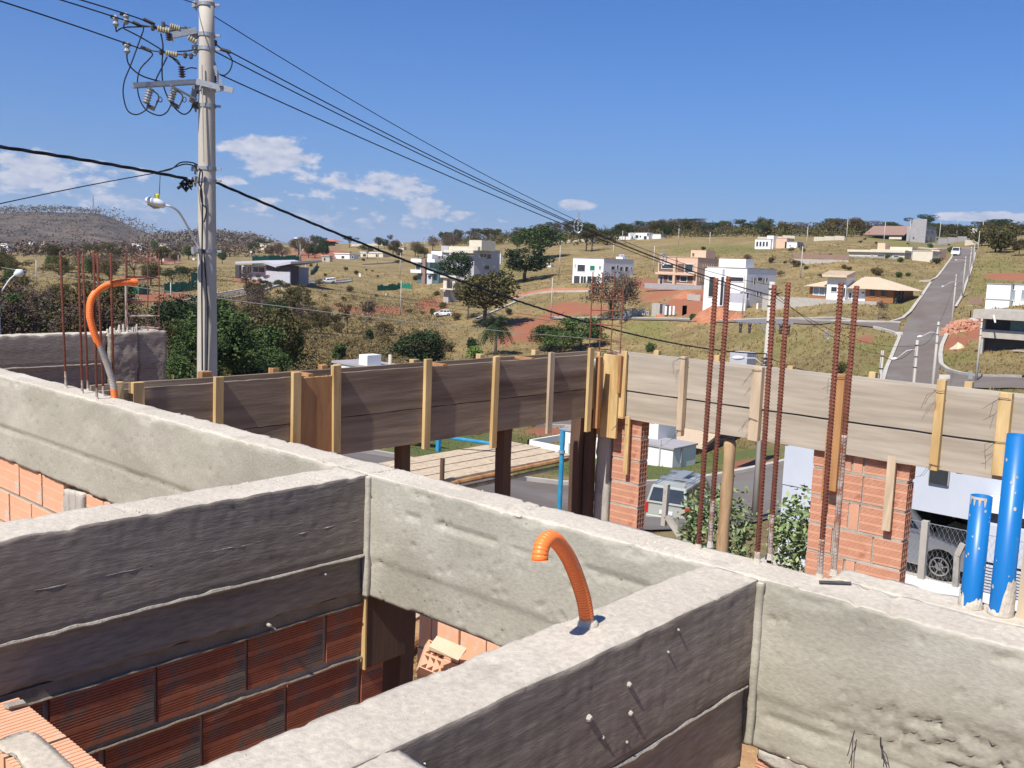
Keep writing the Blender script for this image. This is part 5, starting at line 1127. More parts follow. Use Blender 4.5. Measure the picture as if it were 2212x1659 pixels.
for L in ([(1200,215),(1240,245),(1210,340),(1130,560),(1075,700),(1065,820),(1100,950),(1170,990),(1240,965),(1280,925)], [(1290,440),(1318,470),(1290,510),(1210,600),(1187,720),(1205,850),(1265,950),(1370,997),(1440,970),(1480,900)],
          [(1390,290),(1408,400),(1400,560),(1405,700),(1440,820),(1500,920),(1580,985),(1640,960),(1680,880)], [(1095,445),(1110,550),(1200,640),(1330,690),(1480,718),(1640,710),(1760,680),(1850,650)],
          [(1065,245),(1230,330),(1440,460),(1550,560)], [(1445,490),(1400,580),(1360,660),(1340,710)], [(1530,445),(1620,440),(1700,425)], [(1600,600),(1650,585),(1700,592)], [(1005,275),(1060,240),(1170,232),(1285,230)], [(1000,175),(1000,230),(1005,275)], [(1085,160),(1065,240)],
          [(1960,450),(2005,520),(1990,600),(1940,650),(1890,640),(1820,625)], [(1460,485),(1530,520),(1560,570)], [(1330,1490),(1470,1465),(1560,1405),(1660,1405),(1725,1435)], [(1330,1495),(1480,1455),(1600,1418),(1700,1440)]):
    curve(q4(L), .011, 'jumper_cable')
for (a_, b_) in (((1240,165),(1335,210)), ((1145,190),(1205,215)), ((1215,405),(1300,440)), ((1910,425),(1995,452)), ((1035,115),(1105,132)), ((955,140),(1020,160)), ((1060,370),(1130,390))): MB().tube([pc(a_[0]/4, a_[1]/4), pc(b_[0]/4, b_[1]/4)], .028, 8).build('clamp', DARKST, gp)
for (x, y) in ((1000, 185), (1090, 165), (1098, 420)): c = pc(x/4, y/4); MB().lathe(c, [(-.08, .02), (-.04, .05), (0, .03), (.04, .05), (.09, .02)], 8).build('tap_connector', STEELG, gp)
rndc = random.Random(9); mb = MB()
for k in range(26): c = pc(400+rndc.uniform(-9, 14), 397+rndc.uniform(-7, 9)); e = c+np.array([rndc.uniform(-.07, .07), rndc.uniform(-.07, .07), rndc.uniform(-.06, .06)]); mb.tube([c, e], rndc.uniform(.012, .028), 5)
mb.build('cable_joint_bundle', CABLE, gp)
for L in ([(430,364),(437,372),(436,392),(433,415),(437,440),(446,452),(441,480)], [(433,366),(430,395),(437,430),(436,600),(437,800)], [(440,540),(446,620),(449,680),(447,800)]): curve([pc(x, y, -.19) for x, y in L], .012, 'riser_cable')
MB().tube([pc(436, 140, -.16), pc(440, 350, -.19)], .01, 5).build('ground_wire', CABLEP, gp)
# street lamp on the big pole
sl = thing('street_lamp', 'white street lamp with yellow photocell on the big pole', 'street lamp', pc(430, 538, -.2))
curve([pc(431, 537, -.15), pc(418, 515, -.2), pc(400, 480, -.35), pc(385, 457, -.5), pc(368, 446, -.6), pc(352, 443, -.6)], .017, 'arm', LAMPW, sl)
A_, B_ = pc(356, 444, -.6), pc(313, 432, -.6); dv = B_-A_; dn = np.array([0, 0, 1.])
V = []; F = []; prof = [(0, .035, .05), (.08, .06, .075), (.3, .075, .11), (.6, .08, .115), (.85, .06, .09), (.97, .03, .05), (1, .008, .01)]; n = 14; dd_ = np.cross(dv/np.linalg.norm(dv), dn)
for (t, hh, ww) in prof:
    c = A_+dv*t
    for k in range(n): q = 2*math.pi*k/n; V.append(c+dn*math.sin(q)*hh*(1.0 if math.sin(q) > 0 else .75)+dd_*math.cos(q)*ww)
for i in range(len(prof)-1):
    for k in range(n): F.append((i*n+k, i*n+(k+1) % n, (i+1)*n+(k+1) % n, (i+1)*n+k))
F.append(tuple(reversed(range(n)))); mb = MB(); mb.add(V, F); hd = mb.build('lamp_head', LAMPW, sl, smooth=True)
MB().lathe(pc(339, 427, -.6)-np.array([0, 0, .02]), [(0, .035), (.06, .038), (.075, .02)], 12).build('photocell', YELL, hd)
mb = MB(); mb.tube([A_+dv*.25-dn*.035, A_+dv*.5-dn*.045, A_+dv*.85-dn*.03], [.03, .05, .03], 10); mb.build('lens', GLASSL, hd)
cable(pc(344, 424, -.6), pc(346, 378, -.2), None, .005, 'thin wire hanging to the street lamp photocell', sag=-.0)
# left edge pole with lamp
tl, TL = polepx(3, 575, -4, 760, 'concrete pole cut by the left picture edge', d=34)
t = thing('street_lamp', 'small street lamp leaning right at the left picture edge', 'street lamp', atd(3, 630, 34)); curve([atd(3, 630, 34), atd(20, 605, 34), atd(34, 592, 34)], .025, 'arm', LAMPW, t)
MB().tube([atd(31, 594, 34), atd(38, 590, 34), atd(47, 590, 34), atd(52, 592, 34)], [.05, .13, .13, .03], 10).build('lamp_head', LAMPW, t, smooth=True)
# antenna mast on the far hill
d = 1850; a = atd(202, 463, d); c = atd(201, 421, d); t = thing('antenna_mast', 'thin lattice mast standing on the far hill', 'mast', a); mb = MB()
for k in range(3): o = np.array([math.cos(k*2.09), math.sin(k*2.09), 0])*1.0; mb.bar(a+o*1.3-np.array([0,0,6]), c+o*.5, .35)
for i in range(9): z = a+(c-a)*i/9; mb.bar(z-rx2*1.1, z+(c-a)/9+rx2*1.1, .2)
mb.build('lattice', STEELG, t)

# ------------------------------------------------------------------ vehicles
def arc(cx, cz, r, a0, a1, n=9): return [(cx+r*math.cos(math.radians(a0+(a1-a0)*i/(n-1))), cz+r*math.sin(math.radians(a0+(a1-a0)*i/(n-1)))) for i in range(n)]
def car(loc, heading, label, paint, L=4.3, W=1.75, Hh=1.5, belt=.92, hood=.85, wb=2.6, roof=(-1.9, .55), base=(-2.05, 1.15), name='car', cat='car', rack=False, rw=.32, rearflat=True, pitch=(0, 0)):
    t = thing(name, label, cat, loc); t.rotation_euler = (pitch[0], pitch[1], heading); x0, x1 = -L/2, L/2; fa, ra = wb/2+.05, -wb/2+.05; ar = rw+.07
    prof = [(x0+.04, .32), (ra-ar, .26)]+arc(ra, rw, ar, 180, 0)+[(fa-ar, .22)]+arc(fa, rw, ar, 180, 0)+[(x1-.06, .28), (x1, .5), (x1-.05, .68), (x1-.25, hood-.05), (base[1], belt), (base[0], belt+.03), (x0, belt-.08), (x0-.02, .55)]
    mb = MB(); w = W/2; n = len(prof); mb.add([(x, -w, z) for x, z in prof]+[(x, w, z) for x, z in prof], [tuple(range(n)), tuple(reversed(range(n, 2*n)))]+[((i+1) % n, i, n+i, n+(i+1) % n) for i in range(n)])
    bd = mb.build('body', paint, t, world=False, bevel=.045)
    tw = w*.80; zt = Hh; g = [(base[0], belt), (base[1], belt), (roof[1], zt-.03), (roof[0], zt)]
    def gh(inset, zz=0): return [(x, s*((w-.04) if i < 2 else tw)-s*inset, z) for s in (-1, 1) for i, (x, z) in enumerate(g)]
    V = gh(0); MB().add(V, [(0, 1, 2, 3), (7, 6, 5, 4), (3, 2, 6, 7), (0, 3, 7, 4), (1, 5, 6, 2)]).build('cabin', paint, t, world=False, bevel=.03)
    def onside(u, v, s):
        xb = base[0]+(base[1]-base[0])*u; xt = roof[0]+(roof[1]-roof[0])*u; return (xb+(xt-xb)*v, s*((w-.04)*(1-v)+tw*v+.012), belt+(zt-belt)*v-.03*u*v)
    for s in (-1, 1):
        for (u0, u1) in ((.04, .26), (.30, .58), (.62, .93)):
            q = [onside(u0, .14, s), onside(u1, .14, s), onside(u1, .86, s), onside(u0, .86, s)]; MB().add(q, [(0, 1, 2, 3) if s < 0 else (3, 2, 1, 0)]).build('side_window', GLASS, t, world=False)
    def rear(u, v, o=.014): xb, xt = base[0], roof[0]; hw = (w-.04)*(1-v)+tw*v; return (xb+(xt-xb)*v-o, u*hw, belt+(zt-belt)*v)
    MB().add([rear(-.88, .12), rear(.88, .12), rear(.86, .88), rear(-.86, .88)], [(3, 2, 1, 0)]).build('rear_window', GLASS, t, world=False)
    def fr(u, v, o=.014): xb, xt = base[1], roof[1]; hw = (w-.04)*(1-v)+tw*v; return (xb+(xt-xb)*v+o, u*hw, belt+(zt-.03-belt)*v+.01)
    MB().add([fr(-.9, .06), fr(.9, .06), fr(.88, .9), fr(-.88, .9)], [(0, 1, 2, 3)]).build('windscreen', GLASS, t, world=False)
    for (x, s) in ((ra, -1), (ra, 1), (fa, -1), (fa, 1)):
        mb = MB().tube([(x, s*(w-.22), rw), (x, s*(w+.0), rw)], rw, 20); ty = mb.build('wheel', TYRE, t, world=False)
        mb = MB().tube([(x, s*(w-.05), rw), (x, s*(w+.006), rw)], rw*.3, 10)
        for k in range(6): a = k*math.pi/3+.2; mb.bar((x, s*(w+.004), rw), (x+math.cos(a)*rw*.62, s*(w+.004), rw+math.sin(a)*rw*.62), rw*.2, .02)
        mb.tube([(x+rw*.64*math.cos(a), s*(w+.004), rw+rw*.64*math.sin(a)) for a in np.linspace(0, 6.283, 22)], .02, 5); mb.build('rim', CHROME, ty, world=False)
    for s in (-1, 1):
        MB().box(x0-.03, x0+.12, s*(w-.03)-.09, s*(w-.03)+.06 if s > 0 else s*(w-.03)+.09, belt-.42, belt-.02).build('tail_lamp', REDL, t, world=False)
        MB().box(x1-.30, x1-.02, s*(w-.22)-.17, s*(w-.22)+.17, hood-.26, hood-.12).build('headlight', GLASSL, t, world=False, bevel=.03)
    MB().box(x0-.07, x0+.05, -w+.05, w-.05, .34, .52).build('rear_bumper', paint, t, world=False, bevel=.03); MB().box(x0-.055, x0, -.26, .26, .60, .73).build('licence_plate', LAMPW, t, world=False); MB().box(x1-.03, x1+.03, -.45, .45, .42, .56).build('grille', DARKPL, t, world=False)
    for s in (-1, 1): MB().box(base[1]-.25, base[1]-.08, s*(w+.03)-.08, s*(w+.03)+.08, belt+.02, belt+.16).build('mirror', paint, t, world=False, bevel=.02)
    if rack:
        mb = MB()
        for s in (-1, 1): mb.tube([(roof[0]+.1, s*tw*.85, zt), (roof[0]+.25, s*tw*.85, zt+.08), (roof[1]-.2, s*tw*.85, zt+.08), (roof[1]-.05, s*tw*.85, zt-.02)], .02, 6)
        for x in (-1.1, -.9, .1, .3): mb.box(x-.03, x+.03, -tw, tw, zt+.09, zt+.13)
        mb.build('roof_rack', CHROME, t, world=False); MB().box(-1.0, .3, -.22, .22, zt+.13, zt+.17).build('ladder', STEELG, t, world=False)
    return t
def hd(p): return math.atan2(p[1], p[0])
g = ground(1476, 1116); car(g, hd(g)-.30, 'silver station wagon with roof rack parked beyond the first brick pier', SILVER, L=4.3, W=1.68, Hh=1.64, belt=1.0, hood=.95, roof=(-2.0, .5), base=(-2.2, 1.2), rack=True, pitch=(0, -.02))
g = ground(709, 612); car(g, hd(g)+1.9, 'white hatchback parked on the open dry slope', WHITEC, pitch=(-.08, .1))
g = ground(958, 683); car(g, hd(g)+1.45, 'white sedan parked below the red soil by the tower house', WHITEC, roof=(-1.2, .5), base=(-1.7, 1.2), pitch=(0, 0))
g = ground(2065, 553); car(g, hd(g)+math.pi-.1, 'white van driving down at the top of the climbing road', WHITEC, L=4.9, W=1.95, Hh=2.25, belt=1.2, hood=1.2, roof=(-2.3, 1.2), base=(-2.4, 1.9), name='van', cat='van')
g = ground(1721, 535); car(g, hd(g)+1.5, 'dark car parked by the small house high in the field', DARKPL)

# ------------------------------------------------------------------ houses just below the formwork
b = Bld('house', 'white flat-roofed house seen between the posts under the formwork', 1452, 1010, depth=2.5)
b.box('wall', 1220, None, 1502, 972, WHITEP); Q, L_, W_, z0, z1, _ = b.last
MB().box(Q[0]+.2, Q[0]+W_-.2, Q[1]+.2, Q[1]+L_-.2, z1, z1+.02).build('metal_roof', LILAC, b.t)
MB().box(Q[0]+2.0, Q[0]+4.6, Q[1]+2.6, Q[1]+7.5, z1-.2, z1+1.3).build('roof_box', WHITEP, b.t)
for x in (1228, 1240, 1425): b.slab('L', x, 950 if x > 1400 else 957, x+2.4, 1006, LILAC, 'downpipe', th=.08)
b.slab('R', 1470, 968, 1472, 1000, GREYPL, 'downpipe', th=.08)
qa = onX(1141, 985, Q[0]-.02); qz = onX(1160, 953, Q[0])[2]; ye = onX(1219, 985, Q[0])[1]; mb = MB()
mb.box(Q[0]-.2, Q[0], ye, qa[1], qz-.55, qz); mb.box(Q[0]-.2, Q[0]+6, qa[1]-.2, qa[1], qz-.5, qz); mb.box(Q[0]+5.8, Q[0]+6, ye, qa[1], qz-1.2, qz)
for k in range(4): y = ye+(qa[1]-ye)*k/3; mb.box(Q[0]-.2, Q[0], y-.2, y+.2, qz-3.2, qz-.5)
mb.build('terrace_wall', WHITEP, b.t)
for k in range(3): y = ye+(qa[1]-ye)*(k+.5)/3; w_ = MB().box(Q[0]-.12, Q[0]-.06, y-.95, y+.95, qz-1.6, qz-.6).build('window', GLASS, b.t); MB().box(Q[0]-.15, Q[0]-.05, y-.04, y+.04, qz-1.6, qz-.6).build('frame', WHITEP, w_)
MB().box(Q[0]-.1, Q[0]+6, ye, qa[1], qz-3.4, qz-3.2).build('terrace_floor', BROWNST, b.t)
mb = MB(); c = onX(1216, 930, Q[0]+2); mb.tube([(c[0], c[1], z1-2), (c[0], c[1], c[2]+.1)], .22, 10); mb.tube([(c[0], c[1], c[2]+.1), (c[0], c[1], c[2]+.16)], .3, 10); mb.build('chimney_pipe', GREYPL, b.t)
b = Bld('house', 'brown-walled house with a large cream metal roof under the right formwork', 1512, 1004, depth=2.5, dist=78)
b.box('wall', 1420, None, 1606, 960, BROWNST, lx=None); Q, L_, W_, z0, z1, _ = b.last; mb = MB()
mb.add([(Q[0]-.6, Q[1]-.5, z1), (Q[0]+W_+.5, Q[1]-.5, z1+2.6), (Q[0]+W_+.5, Q[1]+L_, z1+2.6), (Q[0]-.6, Q[1]+L_, z1), (Q[0]-.6, Q[1]-.5, z1-.25), (Q[0]+W_+.5, Q[1]-.5, z1+2.35), (Q[0]+W_+.5, Q[1]+L_, z1+2.35), (Q[0]-.6, Q[1]+L_, z1-.25)], [(3, 0, 1, 2), (0, 4, 5, 1), (0, 3, 7, 4), (1, 5, 6, 2), (4, 7, 6, 5)])
n = 34
for k in range(n): y = Q[1]-.5+(L_+.5)*k/n; mb.bar((Q[0]-.6, y, z1+.02), (Q[0]+W_+.5, y, z1+2.62), .07, .05)
mb.build('metal_roof', TILEC, b.t)
mb = MB()
for k in range(5): x = Q[0]+.4+k*(W_-.8)/4; mb.box(x-.07, x+.07, Q[1]-.1, Q[1]+.02, z0, z1)
mb.build('wall_post', LILAC, b.t)
b = Bld('house', 'white house with a square roof box behind the left formwork', 793, 800, dist=58, depth=4)
b.box('wall', 720, 812, 870, 797, WHITEP, on='L', o=0); b.box('roof_box', 775, None, 823, 768, WHITEP, on='L', o=0, yb=797)
t = polepx(843, 766, 842, 830, 'short grey post beside the white roof box', d=56, hw=False, name='post')
b = Bld('house', 'pale grey roof box showing over the right formwork', 1612, 800, dist=60, depth=4); b.box('wall', 1575, None, 1632, 763, LILAC)
pp, _ = polepx(1238, 893, 1241, 928, 'white concrete pole beside the upper street under the formwork', hw=False)
# ------------------------------------------------------------------ the concrete frame in the foreground
def rough(name, x0, x1, y0, y1, z0, z1, mats, parent, cell=.016, amp=.004, edge=.010, seed=0, mod=None, aniso=None):
    nx, ny, nz = [max(1, int(round((b-a)/cell))) for a, b in ((x0, x1), (y0, y1), (z0, z1))]
    def grid(ax, side):
        o = [a for a in range(3) if a != ax]; N = (nx, ny, nz); i, j = np.meshgrid(np.arange(N[o[0]]+1), np.arange(N[o[1]]+1), indexing='ij'); P = np.zeros(i.shape+(3,), int)
        P[..., o[0]] = i; P[..., o[1]] = j; P[..., ax] = side*N[ax]; return P
    allP = []; allF = []; matid = []; off = 0
    for ax in range(3):
        for side in (0, 1):
            P = grid(ax, side); n0, n1 = P.shape[:2]; I = np.arange(n0*n1).reshape(n0, n1)+off; F = np.stack([I[:-1, :-1], I[1:, :-1], I[1:, 1:], I[:-1, 1:]], -1).reshape(-1, 4)
            flip = (side == 0) ^ (ax == 1)
            if flip: F = F[:, ::-1]
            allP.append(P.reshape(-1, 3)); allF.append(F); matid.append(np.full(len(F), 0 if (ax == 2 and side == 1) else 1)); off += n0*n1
    P = np.concatenate(allP); F = np.concatenate(allF); K = (P[:, 0]*(ny+2)+P[:, 1])*(nz+2)+P[:, 2]; u, idx, inv = np.unique(K, return_index=True, return_inverse=True); P = P[idx]; F = inv.ravel()[F]
    N = np.zeros((len(P), 3)); 
    for a, n in enumerate((nx, ny, nz)): N[:, a] = (P[:, a] == n).astype(float)-(P[:, a] == 0)
    cnt = np.abs(N).sum(1); V = np.stack([x0+(x1-x0)*P[:, 0]/nx, y0+(y1-y0)*P[:, 1]/ny, z0+(z1-z0)*P[:, 2]/nz], 1)
    nn = fbm(V*9+seed, 4)*amp+fbm(V*38+seed, 2)*amp*.55
    if aniso is not None: q = N[:, 1] < 0; nn[q] = (fbm(V*np.array([2.2, 1, 46])+seed, 4)*aniso+fbm(V*np.array([70, 1, 5])+seed, 2)*aniso*.5+fbm(V*55+seed, 2)*aniso*.7+fbm(V*5, 2)*.0012)[q]
    NN = N/np.maximum(np.linalg.norm(N, axis=1), 1)[:, None]; V2 = V+NN*nn[:, None]
    e = np.clip(fbm(V*14+seed*3+5, 3)*1.6+.25, 0, 1.3)*edge; V2 -= NN*(e*(cnt >= 2))[:, None]
    if mod is not None: V2 = mod(V, V2, N)
    o = npmesh(name, V2, F, mats[0], smooth=True); o.data.materials.append(mats[1]); o.data.polygons.foreach_set('material_index', np.concatenate(matid).astype(np.int32)); o.parent = parent; return o
def facemod(axis, x_, zstep, off, seed=0, cell=None):
    # formwork joint: the face above zstep stands proud by off; lips and pits
    def f(V, V2, N):
        m = N[:, axis] < 0; z = V[:, 2]+fbm(V*6+seed, 2)*.004; st = 1/(1+np.exp(-(z-zstep)/.004)); V2[m, axis] -= (st*off)[m]
        pit = np.clip(vnoise(V*61+seed*2)-.70, 0, 1)*(.03 if axis == 0 else .0); V2[m, axis] += pit[m]; 
        top = N[:, 2] > 0; V2[top, 2] += (fbm(V*5+seed, 3)*.0026)[top]-np.clip(vnoise(V*np.array([31, 31, 1.])+9)-.6, 0, 1)[top]*.012
        return V2
    return f
bA = thing('concrete_beam', 'long sunlit concrete beam running from the left edge to the lower right', 'beam', (0, 0, 0)); 
def modA(V, V2, N):
    V2 = facemod(0, 0, -.295, .006, 3)(V, V2, N)
    m = (N[:, 0] < 0)
    # honeycombed patch and its chipped foot near the right end
    r2 = ((V[:, 1]-.62+(V[:, 2]+.3)*.9)/.28)**2+((V[:, 2]+.27)/.075)**2; k = np.clip(1.15-r2+fbm(V*11, 3)*.7, 0, 1); V2[m, 0] += (k*(.002+.030*np.abs(fbm(V*60, 2))))[m]
    g = np.abs(V[:, 1]-4.145) < .010; V2[m & g, 0] += .006
    wz = V[:, 2]+fbm(V*np.array([1, 4, 1])+3, 3)*.006; seg = (V[:, 1] < 2.5) & (V[:, 1] > 1.25)
    V2[m & seg & (np.abs(wz+.108) < .0075), 0] += .006*(vnoise(V*np.array([1, 9, 1]))[m & seg & (np.abs(wz+.108) < .0075)] > -.35)
    V2[m & (V[:, 1] > 2.7) & (np.abs(wz+.302) < .0095), 0] += .008; V2[m & (V[:, 1] < 1.0) & (np.abs(wz+.345) < .0075), 0] += .007
    pk = vnoise(V*np.array([1, 77, 77])+21) > .80; V2[m & pk, 0] += .009; ch = (V[:, 2] > -.035) & (fbm(V*np.array([1, 7, 12]), 3) > .16); V2[m & ch, 0] += .007
    top = N[:, 2] > 0
    for (yy, sl) in ((3.33, .25), (3.2, .25), (1.93, .2), (1.86, .2), (.82, .3), (.74, .3), (4.05, .3)):
        q = np.abs(V[:, 1]-yy-(V[:, 0]-2.2)*sl-fbm(V*12, 2)*.01) < .010; V2[top & q, 2] -= .006
    return V2
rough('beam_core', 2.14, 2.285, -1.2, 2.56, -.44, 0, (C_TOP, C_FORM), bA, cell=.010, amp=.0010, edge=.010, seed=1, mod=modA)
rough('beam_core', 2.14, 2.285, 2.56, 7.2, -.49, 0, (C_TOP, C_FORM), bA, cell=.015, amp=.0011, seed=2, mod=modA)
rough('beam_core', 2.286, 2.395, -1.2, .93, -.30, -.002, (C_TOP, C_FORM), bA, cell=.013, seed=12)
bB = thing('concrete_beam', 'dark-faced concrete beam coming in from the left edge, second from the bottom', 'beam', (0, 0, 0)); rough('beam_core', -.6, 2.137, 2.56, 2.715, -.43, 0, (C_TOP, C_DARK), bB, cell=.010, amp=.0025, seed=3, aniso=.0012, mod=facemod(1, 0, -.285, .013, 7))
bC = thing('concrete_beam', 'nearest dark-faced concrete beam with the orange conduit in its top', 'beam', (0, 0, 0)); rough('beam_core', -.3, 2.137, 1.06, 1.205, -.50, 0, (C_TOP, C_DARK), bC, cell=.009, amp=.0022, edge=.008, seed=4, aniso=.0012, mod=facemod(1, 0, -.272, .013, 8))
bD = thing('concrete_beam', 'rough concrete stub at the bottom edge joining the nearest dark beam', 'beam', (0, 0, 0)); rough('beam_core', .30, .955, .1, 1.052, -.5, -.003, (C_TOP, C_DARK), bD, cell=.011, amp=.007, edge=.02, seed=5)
# corner fins, joint lips and nail stubs
def fin(p0, p1, w, d, parent, name='mortar_fin', m=MORT, n=60, seed=0):
    p0 = np.array(p0); p1 = np.array(p1); P = []; R = []
    for i in range(n): t = i/(n-1); p = p0+(p1-p0)*t; q = vnoise(np.array([[p[0]*19+seed, p[1]*19, p[2]*19+i*.35]]))[0]; P.append(p+np.array([0, 0, q*.004])); R.append(w*(.65+.6*abs(q)))
    return MB().tube(P, R, 6).build(name, m, parent)
fin((.9, 2.545, -.283), (2.12, 2.545, -.288), .007, 0, bB); fin((.9, 1.05, -.27), (2.12, 1.05, -.275), .0055, 0, bC, seed=4); fin((1.0, 2.55, -.155), (2.12, 2.55, -.158), .004, 0, bB, seed=9)
rough('corner_fin', 2.122, 2.142, 2.528, 2.556, -.44, -.004, (C_TOP, C_FORM), bB, cell=.008, amp=.003, edge=.005, seed=8)
rough('corner_fin', 2.124, 2.142, 1.030, 1.050, -.43, -.006, (C_TOP, C_FORM), bC, cell=.008, amp=.003, edge=.005, seed=9)
rnd = random.Random(2)
for (px, py, r) in [(1268,1550,.0075),(1355,1478,.006),(1358,1540,.006),(1298,1592,.004),(1350,1602,.0035),(1440,1408,.003),(1462,1360,.003)]:
    p = onY(px, py, 1.05); mb = MB(); mb.tube([p+np.array([0, .012, 0]), p+np.array([0, -.003-r*.4, .001]), p+np.array([0, -.005-r*.8, 0])], [r*1.1, r, r*.7], 7); mb.build('cement_nub', C_GREY, bC)
for (px, py, r) in [(580,1350,.006),(590,1358,.004),(820,1190,.004),(700,1240,.004)]: 
    p = onY(px, py, 2.55); MB().tube([p+np.array([0, .012, 0]), p+np.array([0, -.014, .001])], [r*1.1, r*.8], 7).build('cement_nub', C_GREY, bB)
# crumbs on the tops
mb = MB()
def crumb(x, y, z, s):
    V = [np.array([x, y, z])+np.array(v)*s*np.array([rnd.uniform(.6, 1.5), rnd.uniform(.6, 1.5), rnd.uniform(.4, .9)]) for v in ((1, 0, 0), (-.5, .8, 0), (-.5, -.8, 0), (0, 0, 1.1))]; mb.add(V, [(0, 2, 1), (0, 1, 3), (1, 2, 3), (2, 0, 3)])
for i in range(900): crumb(rnd.uniform(2.145, 2.28), rnd.choice([rnd.uniform(.4, 6.5), rnd.gauss(2.6, .15), rnd.gauss(1.3, .15), rnd.gauss(4.8, .15)]), -.002, rnd.uniform(.0015, .006))
for i in range(500): crumb(rnd.uniform(.5, 2.14), rnd.uniform(2.565, 2.71), -.002, rnd.uniform(.0015, .006))
for i in range(520): crumb(rnd.choice([rnd.uniform(.3, 2.14), rnd.gauss(1.58, .06)]), rnd.uniform(1.065, 1.20), -.002, rnd.uniform(.0012, .004))
for i in range(160): crumb(rnd.uniform(.45, .95), rnd.uniform(.75, 1.05), -.004, rnd.uniform(.0012, .004))
tag(mb.build('cement_crumbs', C_TOP), 'loose cement crumbs on the beam tops', 'crumbs', kind='stuff')

# ---- clay bricks
def brick_mesh(L, Hh, D, m, groove=.0032, bands=((.06, .30), (.38, .62), (.70, .94)), per=5, holes=None, side=True):
    z = [0.0]; y = [0.0]; prof = [(0, 0)]
    for (a, b) in bands:
        for k in range(per):
            u0 = a+(b-a)*k/per; u1 = a+(b-a)*(k+.5)/per; u2 = a+(b-a)*(k+.55)/per; u3 = a+(b-a)*(k+1)/per; prof += [(u0*Hh, 0), (u1*Hh-.0005, 0), (u1*Hh, groove), (u3*Hh-.0005, groove)]
        prof.append((b*Hh, 0))
    prof.append((Hh, 0)); mb = MB(); n = len(prof); V = []
    for (zz, yy) in prof: V += [(0, yy, zz), (L, yy, zz)]
    F = [(2*i, 2*i+1, 2*i+3, 2*i+2) for i in range(n-1)]; b0 = len(V); V += [(0, D, 0), (L, D, 0), (0, D, Hh), (L, D, Hh)]
    F += [(0, b0, b0+1, 1), (2*(n-1), 2*(n-1)+1, b0+3, b0+2), (b0+1, b0, b0+2, b0+3)]
    mb.add(V, F); mb.add([(0, 0, 0), (0, D, 0), (0, D, Hh), (0, 0, Hh)], [(0, 3, 2, 1)])
    if not holes: mb.add([(L, groove, 0), (L, D, 0), (L, D, Hh), (L, groove, Hh)], [(0, 1, 2, 3)])
    else:
        nh, nv = holes; t = .009; w = (D-t*(nh+1))/nh; h = (Hh-t*(nv+1))/nv; dp = .16 if L > .2 else L*.8
        for i in range(nh+1): mb.add([(L, i*(w+t), 0), (L, i*(w+t)+t, 0), (L, i*(w+t)+t, Hh), (L, i*(w+t), Hh)], [(0, 1, 2, 3)])
        for i in range(nh):
            ya, yb = t+i*(w+t), t+i*(w+t)+w
            for j in range(nv+1): mb.add([(L, ya, j*(h+t)), (L, yb, j*(h+t)), (L, yb, j*(h+t)+t), (L, ya, j*(h+t)+t)], [(0, 1, 2, 3)])
            for j in range(nv):
                za, zb_ = t+j*(h+t), t+j*(h+t)+h; q = [(L, ya, za), (L, yb, za), (L, yb, zb_), (L, ya, zb_)]; r = [(L-dp, a[1], a[2]) for a in q]
                mb.add(q+r, [(0, 4, 5, 1), (1, 5, 6, 2), (2, 6, 7, 3), (3, 7, 4, 0), (4, 7, 6, 5)])
    me = bpy.data.meshes.new('brick'); me.from_pydata(mb.v, [], mb.f); me.materials.append(m); me.update(); return me
ME = {}
def put_brick(parent, key, loc, rot, m, L, Hh=.19, D=.09, holes=None, jit=.003, roll=0, **k):
    kk = (key, round(L, 3), Hh, D, holes, m.name)
    if kk not in ME: ME[kk] = brick_mesh(L, Hh, D, m, holes=holes, **k)
    o = bpy.data.objects.new('brick', ME[kk]); COL.objects.link(o); o.parent = parent; o.location = (loc[0]+rnd.uniform(-jit, jit), loc[1]+rnd.uniform(-jit, jit), loc[2]+rnd.uniform(-jit, jit)*.5); o.rotation_euler = (rnd.uniform(-.006, .006)+roll, 0, rot+rnd.uniform(-.008, .008)); return o
def wall_x(t, y, x0, x1, ztop, rows, joints0, m, pitch=.20, L=.30, D=.12):     # wall facing -Y (runs along X)
    for r in range(rows):
        z = ztop-pitch*(r+1)+.018; s = joints0[r % 2]; x = s-math.ceil((s-x0)/(L+.014))*(L+.014); 
        while x < x1-.01:
            a = max(x, x0); e = min(x+L, x1)
            if e-a > .04: put_brick(t, 'b', (a, y, z), 0, m, round(e-a, 2), .178, D)
            x += L+.014
    MB().box(x0+.002, x1-.004, y+.010, y+D-.01, ztop-pitch*rows, ztop-.002).build('mortar', MORT, t)
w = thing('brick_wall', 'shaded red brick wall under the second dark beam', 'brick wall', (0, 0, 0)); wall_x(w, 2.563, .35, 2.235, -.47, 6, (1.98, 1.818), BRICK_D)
MB().box(.35, 2.13, 2.5625, 2.70, -.478, -.428, j=.001).build('bed_mortar', MORT_D, w)
